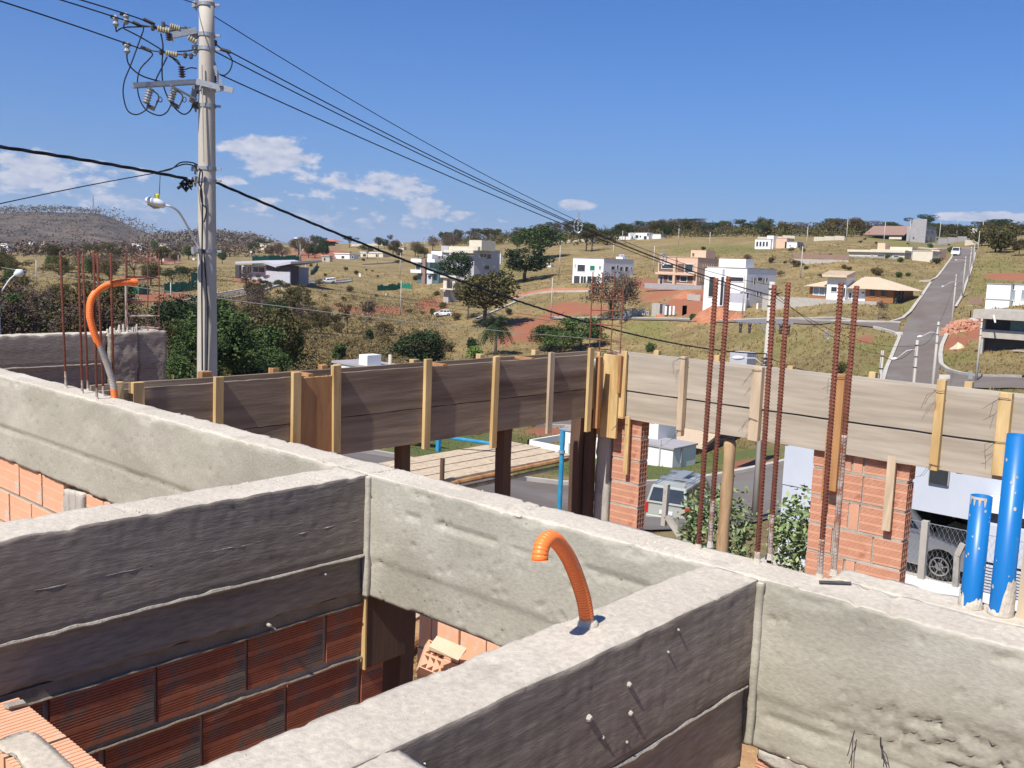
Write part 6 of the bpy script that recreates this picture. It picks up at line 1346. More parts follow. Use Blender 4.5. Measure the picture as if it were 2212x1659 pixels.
# uneven bed joints that catch the light
for i, z in enumerate((-.472, -.672, -.872, -1.072)): fin((.5, 2.559, z), (2.13, 2.559, z), .0052, 0, w, name='bed_joint', m=MORT_D, seed=i*7, n=90)
fin((.5, 2.57, -.435), (2.12, 2.575, -.44), .008, 0, bB, name='mortar_lip', seed=31, n=80)
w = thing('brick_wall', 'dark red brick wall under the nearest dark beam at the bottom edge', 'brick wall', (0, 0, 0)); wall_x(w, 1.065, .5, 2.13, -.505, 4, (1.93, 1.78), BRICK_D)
def wall_y(t, x, y0, y1, ztop, rows, joints0, m, pitch=.20, L=.30, D=.12, holes=None, mort=MORT, **k):   # wall facing -X (runs along Y); brick ends towards -Y
    for r in range(rows):
        z = ztop-pitch*(r+1)+.018; s = joints0[r % len(joints0)]; y = s+math.ceil((y1-s)/(L+.014))*(L+.014)
        while y > y0+.01:
            a = min(y, y1); e = max(y-L, y0)
            if a-e > .04: put_brick(t, 'b', (x, a, z), -math.pi/2, m, round(a-e, 2), pitch-.022, D, holes=holes if abs(e-y0) < .02 else None, **k)
            y -= L+.014
    MB().box(x+.010, x+D-.01, y0+(.012 if holes else .002), y1-.002, ztop-pitch*rows, ztop-.002).build('mortar', mort, t) if not holes else None
    if holes:
        for r in range(rows+1):
            z = ztop-pitch*r; n = 14; V = []; yy = np.linspace(y0-.004, y1, n); rough_ = [rnd.uniform(-.003, .003) for _ in yy]
            MB().box(x+.004, x+D-.004, y0+.004, y1-.002, z-.008, z+.018, j=.002).build('mortar', mort, t)
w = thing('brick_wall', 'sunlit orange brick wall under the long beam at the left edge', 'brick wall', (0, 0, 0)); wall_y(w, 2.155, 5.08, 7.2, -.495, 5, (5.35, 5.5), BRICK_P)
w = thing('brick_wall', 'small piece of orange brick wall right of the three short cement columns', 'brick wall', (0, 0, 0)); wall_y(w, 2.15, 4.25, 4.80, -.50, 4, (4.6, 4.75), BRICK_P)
t = thing('cement_column', 'three short cement-filled columns under the long beam on the left', 'column', (0, 0, 0))
for k in range(3): rough('column_lobe', 2.135+.005*k, 2.25, 4.82+.085*k, 4.895+.085*k, -1.3, -.505-.01*k, (C_TOP, C_GREY), t, cell=.02, amp=.007, edge=.02, seed=20+k)
w = thing('brick_wall', 'broken brick wall under the lower right end of the long beam', 'brick wall', (0, 0, 0)); wall_y(w, 2.16, -.9, 1.03, -.47, 3, (.8, .65), BRICK)
rough('broken_lip', 2.142, 2.19, .1, 1.03, -.475, -.43, (C_TOP, C_GREY), w, cell=.012, amp=.012, edge=.02, seed=29)
# low wall top in the bottom left corner: bricks laid flat
w = thing('brick_wall', 'low wall of bricks laid flat in the bottom left corner', 'brick wall', (0, 0, 0)); y = 2.54; i = 0
while y > 1.25:
    L = .29; o = put_brick(w, 'f', (.805, y-L, -.43), 0, BRICK_P, .145, L, .19, jit=.002, bands=((.03, .97),), per=16, groove=.0022); o.rotation_euler = (-math.pi/2, 0, 0); o.location = (.805, y-L, -.432-rnd.uniform(0, .003)); y -= L+.012; i += 1
y = 2.5
while y > 1.25: put_brick(w, 'b', (.952, y-.29, -.64), math.pi/2, BRICK_D, .29, .18, .12); y -= .305
mb = MB().box(.812, .945, 1.22, 2.55, -1.4, -.64); mb.build('mortar', MORT, w); 
rough('mortar_smear', .81, .90, 2.05, 2.34, -.436, -.427, (C_TOP, MORT), w, cell=.016, amp=.004, edge=.02, seed=33)
MB().box(.90, .945, 2.47, 2.50, -.428, -.418, j=.004).build('chip', MORT, w)
# building floor inside and the outer ground slab
MB().box(-3, 7.25, -3, 9.2, -3.05, -2.82).build('floor', DIRT)['kind'] = 'structure'

# ---- far dark wall and column on the left
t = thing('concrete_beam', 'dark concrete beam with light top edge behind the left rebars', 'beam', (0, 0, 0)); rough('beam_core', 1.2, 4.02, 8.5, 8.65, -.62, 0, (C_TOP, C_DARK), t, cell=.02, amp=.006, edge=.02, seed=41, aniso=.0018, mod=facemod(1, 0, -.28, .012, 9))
fin((2.3, 8.485, -.28), (4.0, 8.485, -.28), .008, 0, t, seed=3)
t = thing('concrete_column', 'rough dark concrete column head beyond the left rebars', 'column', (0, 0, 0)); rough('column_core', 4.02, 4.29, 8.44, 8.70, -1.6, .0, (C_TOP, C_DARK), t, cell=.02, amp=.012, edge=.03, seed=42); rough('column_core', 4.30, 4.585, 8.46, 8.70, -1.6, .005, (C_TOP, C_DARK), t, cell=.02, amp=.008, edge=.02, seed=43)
for k in range(9): c = (4.0+rnd.uniform(0, .3), 8.5, 0); mb = MB().tube([(c[0], c[1], -.03), (c[0]+.01, c[1], rnd.uniform(.03, .1))], [.02, .008], 6); mb.build('cement_nub', C_TOP, t)
t = thing('brick_wall', 'dark wall below the far left beam', 'wall', (0, 0, 0)); wall_x(t, 8.53, 1.2, 4.0, -.62, 3, (1.3, 1.45), BRICK_D)
# cage of starter bars on it
cg = thing('rebar_cage', 'cement-splashed rebar cage on the far left column', 'rebar cage', (4.37, 8.56, 0)); pts = [(4.207, 8.50), (4.265, 8.60), (4.47, 8.60), (4.53, 8.50)]
for (x, y) in pts: MB().tube([(x, y, -.1), (x+.004, y, .735)], .0052, 6).build('bar', RUST, cg)
for (x, y) in pts[:2]: MB().tube([(x, y, .0), (x, y+.001, .44)], .0085, 6).build('bar_cement', RUSTW, cg)
for z in (.03, .15, .28, .51): mb = MB(); mb.tube([(p[0], p[1], z+rnd.uniform(-.006, .006)) for p in pts+[pts[0]]], .0045 if z > .2 else .007, 5); mb.build('stirrup', RUSTW if z < .2 else RUST, cg)

# ---- reinforcing bars
def rebar(x, y, h, r, label, group, lean=(0, 0), cement=0.0, n_rib=1, z0=-.15):
    t = thing('rebar', label, 'rebar', (x, y, 0), group); P = lambda z: (x+lean[0]*z, y+lean[1]*z, z)
    zc = cement; n = 3
    MB().tube([P(z0), P(h*.5), P(h)], r*.86, 12).build('bar', RUST, t, smooth=True)
    mb = MB(); pit = r*1.25; z = 0.0; k = 0
    while z < h-.01:             # inclined ribs, half a turn each side
        for s in (0, 1):
            A = []
            for q in range(7): a = math.pi*s+math.pi*(q/6)*.92+.12; zz = z+pit*.9*(q/6)+s*pit*.5; c = P(zz); A.append((c[0]+math.cos(a)*r*.98, c[1]+math.sin(a)*r*.98, zz))
            mb.tube(A, [r*.03]+[r*.13]*5+[r*.03], 4, caps=False)
        z += pit; k += 1
    for s in (0, 1): a = math.pi*s+.05; mb.tube([(P(zz)[0]+math.cos(a)*r*.92, P(zz)[1]+math.sin(a)*r*.92, zz) for zz in (0, h*.5, h)], r*.16, 4)
    mb.build('ribs', RUST, t)
    if cement:
        mb = MB(); zz = np.linspace(0, cement, int(cement/.006)); R = [r*(1.06+.16*vnoise(np.array([[z*60, x*99, y*77]]))[0]-.13*max(0, (z/cement-.45))/.55) for z in zz]; mb.tube([P(z) for z in zz], R, 10); mb.build('cement_crust', RUSTW, t, smooth=True)
    MB().tube([P(-.004), P(.008), P(.014)], [r*1.7, r*1.3, r*1.05], 10).build('cement_collar', C_TOP, t)
    return t
G = 'starter bars in the beam junction on the right'
for (x, y, xt, yt, h, c, lb) in [(2.249,1.287,2.249,1.285,.737,.0,'leftmost of the six tall rebars at the right, plain rust colour'),(2.302,1.282,2.302,1.278,.742,.13,'second tall rebar from the left, in shadow on its lower part'),(2.259,1.116,2.26,1.124,.726,.03,'third tall rebar, in front of the concrete pole'),
        (2.323,1.113,2.32,1.115,.733,.12,'fourth tall rebar, cement-speckled low down'),(2.264,.947,2.26,.950,.739,.10,'fifth tall rebar, left one before the wide brick pier'),(2.321,.935,2.32,.936,.732,.36,'rightmost tall rebar, white with cement over its lower half')]:
    rebar(x, y, h, .0071, lb, G, lean=((xt-x)/h, (yt-y)/h), cement=c)
G = 'starter bars behind the left conduit'
for (x, y, xt, yt, h, c, lb) in [(2.225,5.183,2.225,5.223,.721,.09,'leftmost thin rebar at the left'),(2.204,4.94,2.20,4.95,.733,.07,'second rebar from the left, close beside the third'),(2.27,5.02,2.28,5.08,.723,.06,'third rebar from the left, just right of the second'),
        (2.177,4.718,2.17,4.713,.745,.06,'fourth rebar from the left, crossing the orange conduit'),(2.25,4.80,2.25,4.846,.732,.05,'fifth rebar from the left, crossing the orange conduit'),(2.262,4.712,2.25,4.70,.733,.03,'right rebar of the left bars, under the conduit tip')]:
    rebar(x, y, h, .0062, lb, G, lean=((xt-x)/h, (yt-y)/h), cement=c)
# loose rod and tie wires
t = thing('steel_rod', 'short dark steel offcut lying on the beam below the tall rebars', 'rod', onz(1800, 1258, 0)); a, c = onz(1770, 1257, .006), onz(1838, 1260, .006); MB().tube([a, c], .0042, 8).build('rod', DARKST, t)
t = thing('tie_wires', 'thin tie wires hanging from the lower right beam face', 'wire', onX(1845, 1580, 2.12))
for L in ([(1846,1578),(1842,1600),(1840,1640),(1838,1665)], [(1846,1578),(1838,1605),(1833,1625),(1830,1632)], [(1903,1592),(1902,1612),(1912,1640),(1917,1665)], [(1903,1592),(1903,1615),(1915,1632),(1922,1665)], [(1902,1592),(1905,1620),(1905,1640)]): curve([onX(x, y, 2.118) for x, y in L], .0011, 'wire', DARKST, t)

# ---- corrugated conduits
def conduit(P, r, parts, t, pitch=.0095, n=14):
    P = [np.array(p, float) for p in P]; Q = []
    for i in range(len(P)-1):
        p0 = P[max(i-1, 0)]; p1 = P[i]; p2 = P[i+1]; p3 = P[min(i+2, len(P)-1)]
        for k in range(24): u = k/24; Q.append(.5*((2*p1)+(-p0+p2)*u+(2*p0-5*p1+4*p2-p3)*u*u+(-p0+3*p1-3*p2+p3)*u**3))
    Q.append(P[-1]); Q = np.array(Q); s = np.concatenate([[0], np.cumsum(np.linalg.norm(np.diff(Q, axis=0), axis=1))]); tot = s[-1]
    for (a, b, m, nm) in parts:
        k = int((b-a)*tot/pitch*10)+2; u = np.linspace(a*tot, b*tot, k); C = np.stack([np.interp(u, s, Q[:, i]) for i in range(3)], 1); R = [r*(1-.14*max(0, math.cos(2*math.pi*x/pitch))**4) for x in u]
        MB().tube([tuple(c) for c in C], R, n).build(nm, m, t, smooth=True)
    e = Q[-1]; d = Q[-1]-Q[-6]; d /= np.linalg.norm(d)
t = thing('corrugated_conduit', 'orange corrugated conduit curling out of the nearest beam', 'conduit', (1.575, 1.15, 0))
Yc = 1.15; base = onz(1270, 1350, 0); P = [base+np.array([0, 0, -.03])]+[onY(x, y, base[1]+dy) for x, y, dy in [(1268,1345,0),(1262,1300,0),(1247,1250,0),(1228,1205,-.003),(1205,1172,-.008),(1187,1163,-.014),(1173,1175,-.020),(1167,1196,-.025),(1167,1210,-.027)]]
conduit(P, .0162, [(0, .14, GREYCOND, 'cement_foot'), (.12, 1, ORANGE, 'tube')], t, pitch=.0068)
MB().tube([base+np.array([0, 0, -.01]), base+np.array([0, 0, .006]), base+np.array([0, 0, .013])], [.028, .022, .0165], 12).build('cement_collar', C_TOP, t, smooth=True)
t = thing('corrugated_conduit', 'orange corrugated conduit arching above the left rebars, grey with cement below', 'conduit', (2.26, 4.70, 0))
base = onz(247, 859, 0); P = [base+np.array([0, 0, -.05])]
for x, y in [(247,855),(243,825),(232,790),(218,755),(203,718),(194,680),(198,645),(218,622),(250,611),(293,610)]: P.append(onY(x, y, base[1]))
conduit(P, .0178, [(.05, .115, ORANGE, 'tube'), (.11, .40, GREYCOND, 'cement_coat'), (.395, 1, ORANGE, 'tube')], t, pitch=.0085)
MB().tube([onY(288, 610, base[1]), onY(294.5, 610, base[1])], .0195, 14).build('end_collar', ORANGE, t)

# ---- blue pipes
def bpipe(c, r, h, label, crust, seed):
    t = thing('blue_pipe', label, 'pipe', (c[0], c[1], 0)); n = 40; V = []; F = []
    for (rr, z) in ((r, -.05), (r, h), (r*.90, h), (r*.90, h-.25)):
        for k in range(n): a = 2*math.pi*k/n; V.append((c[0]+math.cos(a)*rr, c[1]+math.sin(a)*rr, z))
    for i in range(3):
        for k in range(n): F.append((i*n+k, i*n+(k+1) % n, (i+1)*n+(k+1) % n, (i+1)*n+k))
    mb = MB(); mb.add(V, F); mb.build('tube', BLUEP, t, smooth=True).data.polygons.foreach_set('use_smooth', [True]*len(F))
    MB().tube([(c[0], c[1], h-.26), (c[0], c[1], h-.25)], r*.9, 20).build('inner_plug', DARKPL, t)
    # cement crust creeping up the foot
    V = []; F = []; rows = 14; cols = 60; vx = onz(2110, 1310, 0)[:2]; view = math.atan2(-c[1], -c[0])
    for i in range(rows):
        for k in range(cols):
            a = view-1.9+3.8*k/(cols-1); hh = max(.004, crust(a-view)+.006*vnoise(np.array([[a*5, seed, 0]]))[0]); z = hh*i/(rows-1)-.003; rr = r+.0035*(1-(i/(rows-1))**3)+.001*vnoise(np.array([[a*14, z*90, seed]]))[0]+.0006; V.append((c[0]+math.cos(a)*rr, c[1]+math.sin(a)*rr, z))
    for i in range(rows-1):
        for k in range(cols-1): F.append((i*cols+k, i*cols+k+1, (i+1)*cols+k+1, (i+1)*cols+k))
    MB().add(V, F).build('cement_crust', C_TOP, t, smooth=True)
    # dried splashes
    for k in range(9): a = view+rnd.uniform(-1.2, 1.2); z = rnd.uniform(.05, h-.02); s = rnd.uniform(.0012, .004); p = (c[0]+math.cos(a)*(r+.0005), c[1]+math.sin(a)*(r+.0005), z); MB().add([(p[0]+math.cos(q)*s*-math.sin(a), p[1]+math.cos(q)*s*math.cos(a), p[2]+math.sin(q)*s*1.5) for q in np.linspace(0, 5.5, 7)], [tuple(range(7))]).build('cement_splash', C_TOP, t)
    return t
bpipe((2.345, .612), .0235, .262, 'short blue pipe standing in the beam at the right, cement lip on its rim', lambda a: .014+.012*math.sin(a*2+.5)+(.028 if a < -.7 else 0), 1)
bpipe((2.345, .548), .0245, .415, 'tall blue pipe at the right edge with cement over its foot', lambda a: .012+.075*max(0, min(1, (a+.1)*2)), 2)
V = []; c = (2.345, .612); view = math.atan2(-c[1], -c[0]); V = []; n = 22
for k in range(n): a = view-1.2+1.7*k/(n-1); z1 = .262; z0 = .262-.006-.020*max(0, math.sin(k*1.05))**2; V += [(c[0]+math.cos(a)*.0243, c[1]+math.sin(a)*.0243, z0), (c[0]+math.cos(a)*.0240, c[1]+math.sin(a)*.0240, z1)]
MB().add(V, [(2*k, 2*k+2, 2*k+3, 2*k+1) for k in range(n-1)]).build('cement_lip', C_TOP, [o for o in COL.objects if o.get('label', '').startswith('short blue pipe')][0], smooth=True)
t = thing('wood_post', 'pale wooden post cut by the right edge beside the tall blue pipe', 'post', (2.37, .49, 0)); a = onz(2206, 1330, 0); MB().box(a[0]-.01, a[0]+.04, a[1]-.035, a[1]+.008, -.4, .19).build('post', W_PALE, t)

# ---- formwork of the long edge beam (left) and of the right side
def board(x0, x1, y0, y1, z0, z1, m, parent, axis, name='board', seed=0, bow=.003):
    n = 26; mb = MB(); V = []
    for i in range(n+1):
        t = i/n; q = math.sin(t*5+seed)*bow; e = rnd.uniform(-.0022, .0022); f = rnd.uniform(-.0022, .0022)
        if axis == 'x': x = x0+(x1-x0)*t; V += [(x, y0+q, z0+e), (x, y1+q, z0+e), (x, y1+q, z1+f), (x, y0+q, z1+f)]
        else: y = y0+(y1-y0)*t; V += [(x0+q, y, z0+e), (x1+q, y, z0+e), (x1+q, y, z1+f), (x0+q, y, z1+f)]
    F = []
    for i in range(n):
        for k in range(4): F.append((i*4+k, i*4+(k+1) % 4, (i+1)*4+(k+1) % 4, (i+1)*4+k))
    F += [(3, 2, 1, 0), (n*4, n*4+1, n*4+2, n*4+3)]
    if axis == 'y': F = [tuple(reversed(f)) for f in F]
    mb.add(V, F); return mb.build(name, m, parent, bevel=.0015)
fp = thing('formwork', 'dark timber formwork of the rear edge beam on the left of the corner', 'formwork', (0, 0, 0))
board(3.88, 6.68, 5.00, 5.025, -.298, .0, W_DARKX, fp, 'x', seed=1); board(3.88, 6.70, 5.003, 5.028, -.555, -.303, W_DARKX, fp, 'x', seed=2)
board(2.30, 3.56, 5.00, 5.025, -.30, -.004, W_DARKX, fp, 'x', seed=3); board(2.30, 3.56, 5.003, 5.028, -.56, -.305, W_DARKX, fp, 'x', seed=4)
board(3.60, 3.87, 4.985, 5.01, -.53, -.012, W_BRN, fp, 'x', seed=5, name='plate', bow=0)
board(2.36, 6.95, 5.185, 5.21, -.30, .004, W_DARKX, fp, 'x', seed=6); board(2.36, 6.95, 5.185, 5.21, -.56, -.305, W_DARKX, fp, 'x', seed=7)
def batten(x, y, z0, z1, w, d, m, parent, rot=0, top=None, label=None):
    j = .0025; ln = rnd.uniform(-.008, .008); mb = MB(); V = [(x-w/2, y-d/2, z0), (x+w/2, y-d/2, z0), (x+w/2, y+d/2, z0), (x-w/2, y+d/2, z0)]+[(x-w/2+ln, y-d/2, z1), (x+w/2+ln*.8, y-d/2, z1), (x+w/2+ln*.8, y+d/2, z1+rnd.uniform(-.006, .006)), (x-w/2+ln, y+d/2, z1)]
    V = [tuple(c+rnd.uniform(-j, j) for c in p) for p in V]; mb.add(V, [(3, 2, 1, 0), (4, 5, 6, 7), (0, 1, 5, 4), (1, 2, 6, 5), (2, 3, 7, 6), (3, 0, 4, 7)]); return mb.build('batten', m, parent, label=label, bevel=.002)
for (x, z0, z1, w_, m) in [(3.02,-.50,.034,.055,W_YEL),(3.575,-.48,.027,.06,W_YEL),(3.895,-.53,.056,.065,W_YEL),(4.713,-.60,.058,.06,W_YEL),(5.435,-.68,.042,.06,W_YEL),(6.12,-.64,.045,.06,W_PALE),(6.655,-.68,.063,.06,W_YEL)]: batten(x, 4.984, z0, z1, w_, .03, m, fp)
batten(2.40, 4.96, -.1, .048, .05, .05, W_YEL, fp); batten(2.51, 4.965, -.4, .036, .07, .05, W_YEL, fp); batten(6.78, 4.98, -.66, -.02, .045, .05, W_BRN, fp)
for (x, z1, w_) in [(3.08,.035,.075),(3.577,.03,.05),(3.965,.03,.05),(4.813,.028,.06),(5.523,.036,.055),(6.203,.042,.06)]: batten(x, 5.238, -.62, z1, w_, .05, W_BRN if x < 4.5 else W_YEL, fp)
for x in (3.70, 4.9, 5.9): MB().box(x-.02, x+.02, 5.0, 5.2, -.012, .008).build('spreader', W_BRN, fp)
rough('beam_core', 2.30, 6.95, 5.035, 5.175, -.5, -.06, (C_TOP, C_GREY), thing('concrete_beam', 'fresh concrete inside the left formwork', 'beam', (0, 0, 0)), cell=.06, amp=.004, edge=.01, seed=55)
fq = thing('formwork', 'pale sunlit timber formwork of the edge beam on the right of the corner', 'formwork', (0, 0, 0))
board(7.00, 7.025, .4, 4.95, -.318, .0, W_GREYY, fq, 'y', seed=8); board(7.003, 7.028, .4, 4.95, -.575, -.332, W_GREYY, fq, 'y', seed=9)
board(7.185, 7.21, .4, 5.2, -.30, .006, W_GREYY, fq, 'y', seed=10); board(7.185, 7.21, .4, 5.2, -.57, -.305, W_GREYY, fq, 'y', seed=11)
for (y, z0, z1, w_, m) in [(4.235,-.64,.041,.05,W_PALE),(3.55,-.575,.02,.085,W_PALE),(2.15,-.575,.07,.055,W_YEL),(1.73,-.54,.025,.085,W_YEL)]: batten(6.972, y, z0, z1, .05, w_, m, fq)
batten(6.972, 2.875, -.86, .03, .05, .075, W_BRN, fq, label='reddish split batten'); batten(6.965, 2.93, -.95, -.35, .035, .03, W_BRN, fq)
for (y, z1) in [(4.684,.041),(4.071,.057),(2.737,.049),(2.044,.05),(3.4,.03),(1.3,.03)]: batten(7.237, y, -.62, z1, .05, .05, W_YEL, fq)
rough('beam_core', 7.035, 7.175, .4, 5.2, -.5, -.05, (C_TOP, C_GREY), thing('concrete_beam', 'fresh concrete inside the right formwork', 'beam', (0, 0, 0)), cell=.06, amp=.004, edge=.01, seed=56)
# corner boards
def cplate(px0, px1, y0, y1, X, m, label, th=.028, name='board'):
    a = onX(px0, (y0+y1)/2, X); c = onX(px1, (y0+y1)/2, X); zt = onX((px0+px1)/2, y0, X)[2]; zb_ = onX((px0+px1)/2, y1, X)[2]; return MB().box(X, X+th, c[1], a[1], zb_, zt, j=.003).build(name, m, fq, label=label, bevel=.002)
cplate(1300, 1334, 766, 946, 6.93, W_YEL, 'wide bright corner board'); cplate(1292, 1301, 775, 940, 6.955, W_BRN, 'narrow brown edge board'); cplate(1334, 1340, 768, 850, 6.925, W_BRN, None, name='batten'); cplate(1337, 1350, 758, 905, 6.96, W_YEL, 'narrow corner board'); cplate(1286, 1292, 760, 902, 6.94, W_YEL, None, name='batten')
# nails and tie wires on the boards
t = fq
for (x, y) in [(1475,775),(1470,930),(1635,800),(1627,905),(2030,845),(2170,860),(2160,955),(1815,815),(2020,1005),(1345,903)]:
    p = onX(x, y, 6.945); w_ = .04; mb = MB(); mb.tube([p+np.array([-.004, -w_, rnd.uniform(-.01, .01)]), p+np.array([-.006, 0, 0]), p+np.array([-.004, w_, rnd.uniform(-.01, .01)])], .0022, 5); 
    for k in range(2): mb.tube([p+np.array([-.004, w_*.6, 0]), p+np.array([-.02, w_+rnd.uniform(0, .05), -rnd.uniform(.02, .08)]), p+np.array([-.015, w_+rnd.uniform(.02, .09), -rnd.uniform(.08, .14)])], .0012, 4)
    mb.build('tie_wire', DARKST, fq)
# piers, column, props
p1 = thing('brick_pier', 'narrow brick pier with open block ends under the formwork corner', 'brick pier', (7.05, 4.82, 0))
def pier(t, x, y0, y1, ztop, rows, pitch, pat, m):
    for r in range(rows):
        z = ztop-pitch*(r+1)+.018; y = y1
        for i, L in enumerate(pat[r % len(pat)]):
            last = (i == len(pat[r % len(pat)])-1); rr = (y-y0) if last else L
            if L > .1 or last: o = put_brick(t, 'p', (x-t.location.x, y-t.location.y, z), -math.pi/2, m, round(rr, 2), pitch-.024, .125, holes=(3, 4) if last else None)
            else: o = put_brick(t, 'q', (x-t.location.x, y-t.location.y, z), -math.pi/2, m, round(L, 2), pitch-.024, .125, bands=((.45, .5),), per=1, groove=.001)
            y -= rr+.014
    for r in range(rows+1): z = ztop-pitch*r; MB().box(x+.003, x+.12, y0+.006, y1-.002, z-.006, z+.018, j=.003).build('mortar', MORT, t)
    MB().box(x+.012, x+.118, y0+.17, y1-.004, ztop-pitch*rows, ztop).build('mortar', MORT, t)
pier(p1, 7.05, 4.675, 4.975, -.535, 9, .212, [(.30,)], BRICK)
p2 = thing('brick_pier', 'wide brick pier with open block ends under the right formwork', 'brick pier', (7.05, 2.7, 0))
pier(p2, 7.05, 2.345, 3.07, -.50, 9, .222, [(.30, .07, .30), (.13, .25, .30), (.30, .07, .30), (.19, .30, .16)], BRICK)
cc = thing('concrete_column', 'pale concrete column left of the narrow brick pier', 'column', (7.05, 5.08, 0))
o = rough('column_core', 7.05, 7.2, 5.01, 5.165, -2.8, -.62, (C_TOP, C_GREY), None, cell=.03, amp=.005, edge=.012, seed=61); o.parent = cc; o.location = (-7.05, -5.08, 0)
def prop(label, x, y, w_, d, z0, z1, m=W_POST, name='prop'):
    t = thing(name, label, 'prop', (x, y, z0)); board(x-w_/2, x+w_/2, y-d/2, y+d/2, z0, z1, m, t, 'y', name='post', bow=0); return t
def vpost(label, x, y, w_, d, z0, z1, m=W_POST):
    t = thing('prop', label, 'prop', (x, y, z0)); n = 14; mb = MB(); V = []
    for i in range(n+1):
        z = z0+(z1-z0)*i/n; q = .006*math.sin(i*.9+x); e = rnd.uniform(-.003, .003); V += [(x-w_/2+q+e, y-d/2, z), (x+w_/2+q-e, y-d/2, z), (x+w_/2+q, y+d/2, z), (x-w_/2+q, y+d/2, z)]
    F = [(i*4+k, i*4+(k+1) % 4, (i+1)*4+(k+1) % 4, (i+1)*4+k) for i in range(n) for k in range(4)]+[(3, 2, 1, 0), (n*4, n*4+1, n*4+2, n*4+3)]; mb.add(V, F); mb.build('post', m, t); return t
vpost('dark square prop under the left formwork behind the beam crossing', 4.595, 5.1, .085, .08, -2.82, -.5); vpost('dark square prop under the middle of the left formwork', 5.695, 5.1, .095, .09, -2.82, -.5)
vpost('broad dark plank prop at the formwork corner', 7.00, 5.33, .12, .11, -2.82, -.5); vpost('second dark plank prop beside the corner one', 7.02, 5.21, .06, .09, -2.82, -.52)
vpost('dark post under the crossing of the beams', 2.36, 2.62, .07, .1, -2.82, -.44)
t = thing('prop', 'short brown hanging board under the beam crossing, bright left edge', 'board', (2.24, 2.56, -.58)); MB().box(2.142, 2.33, 2.548, 2.572, -.715, -.446).build('board', W_POST, t); MB().box(2.134, 2.1415, 2.545, 2.575, -.72, -.446).build('painted_lit_edge', W_YEL, t)  # bright strip paints the sunlight on the left edge of the board
t = thing('log_prop', 'round debarked log prop right of the silver car', 'prop', (7.1, 3.83, -.62)); mb = MB(); P = [(7.1+.006*math.sin(z*3), 3.83+.008*math.cos(z*4), z) for z in np.linspace(-2.82, -.66, 16)]+[(7.1, 3.83, -.635), (7.1, 3.83, -.622)]
mb.tube(P, [.050+.004*math.sin(i*1.7) for i in range(16)]+[.045, .02], 14); mb.build('log', W_LOG, t, smooth=True)
t = thing('wood_strip', 'thin wooden strip hanging in front of the narrow brick pier', 'strip', onX(1352, 960, 7.03)); a = onX(1357, 900, 7.0); c = onX(1351, 1024, 7.0); MB().bar(a, c, .045, .022, up=(1, 0, 0)).build('strip', W_YEL, t)
t = thing('wood_strip', 'thin wooden strip hanging in front of the wide brick pier', 'strip', onX(1928, 1060, 7.0)); a = onX(1928, 985, 7.01); c = onX(1914, 1146, 7.0); MB().bar(a, c, .06, .022, up=(1, 0, 0)).build('strip', W_PALE, t)
# formwork corner cage
cg = thing('rebar_cage', 'rusty rebar cage standing in the formwork corner', 'rebar cage', (7.05, 5.1, 0)); cx_ = [(6.99, 5.14), (7.11, 5.19), (7.11, 5.02), (7.01, 4.95)]
C4 = [onX(1281, 590, 7.09), onX(1302, 590, 7.16), onX(1328, 590, 7.16), onX(1348, 590, 7.09)]
for i, p in enumerate(C4): MB().tube([(p[0], p[1]+rnd.uniform(-.01, .01), -.2), (p[0], p[1], .712+rnd.uniform(-.03, .01))], .0055, 6).build('bar', RUST, cg)
for z in (-.0, .10, .235, .37, .47, .585): MB().tube([(p[0], p[1], z+rnd.uniform(-.008, .008)) for p in C4+[C4[0]]], .0042, 5).build('stirrup', RUST, cg)
# brick stack, loose block and straw in the room below
st = thing('brick_stack', 'stack of pale clay blocks seen through the opening under the long beam', 'brick stack', (5.0, 5.0, -2.82)); X = 5.0
ys = [onX(px, 1370, X)[1] for px in (903, 931, 962, 992, 1023, 1052, 1082, 1112)]; ztop = onX(903, 1322, X)[2]
for r in range(4):
    for i in range(7):
        a, c = ys[i], ys[i+1]; z1 = ztop-.285*r+(.0 if i != 3 else -.01); dx = rnd.uniform(-.01, .01)-.01*(r > 0); o = MB().box(-.14+.14, .14, -(a-c)/2+.004, (a-c)/2-.004, -.28, 0, j=.0015).build('brick', BRICK_P, st, world=False, bevel=.003); o.location = (dx+.0, (a+c)/2-5.0, z1+2.82)
def triblock(t, ctr, rz, rx_):
    mb = MB(); L = .19; w_ = .29; hh = .14; mb.box(-w_/2, w_/2, -L/2, L/2, -hh/2, hh/2-.004); o = mb.build('block_body', BRICK_P, t, world=False); mb = MB()
    k = 4; s = w_/k
    for j in range(3):
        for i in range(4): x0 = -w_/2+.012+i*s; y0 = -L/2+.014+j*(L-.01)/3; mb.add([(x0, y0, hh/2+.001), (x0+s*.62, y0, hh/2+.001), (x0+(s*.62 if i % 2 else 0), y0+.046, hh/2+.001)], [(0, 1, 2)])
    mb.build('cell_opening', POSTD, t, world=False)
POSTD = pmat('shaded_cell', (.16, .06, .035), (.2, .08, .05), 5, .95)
c = onX(932, 1425, 4.75); t = thing('clay_block', 'loose clay block with triangular cells leaning on the block stack', 'block', c); triblock(t, c, 0, 0); t.rotation_euler = (.5, -.65, .45); t.scale = (.8, .8, .8)
c2 = onX(965, 1400, 4.8); t = thing('mortar_slab', 'broken slab of mortar lying on the loose clay block', 'slab', c2); MB().box(-.06, .06, -.13, .12, -.02, .012, j=.01).build('slab', SANDM, t, world=False); t.rotation_euler = (.2, -.4, .2)
mb = MB()
for i in range(260): p = onz(rnd.uniform(850, 915), rnd.uniform(1390, 1470), -2.815); a = rnd.uniform(0, 6.28); l = rnd.uniform(.03, .1); mb.bar(p, p+np.array([math.cos(a)*l, math.sin(a)*l, rnd.uniform(.0, .02)]), .004, .002)
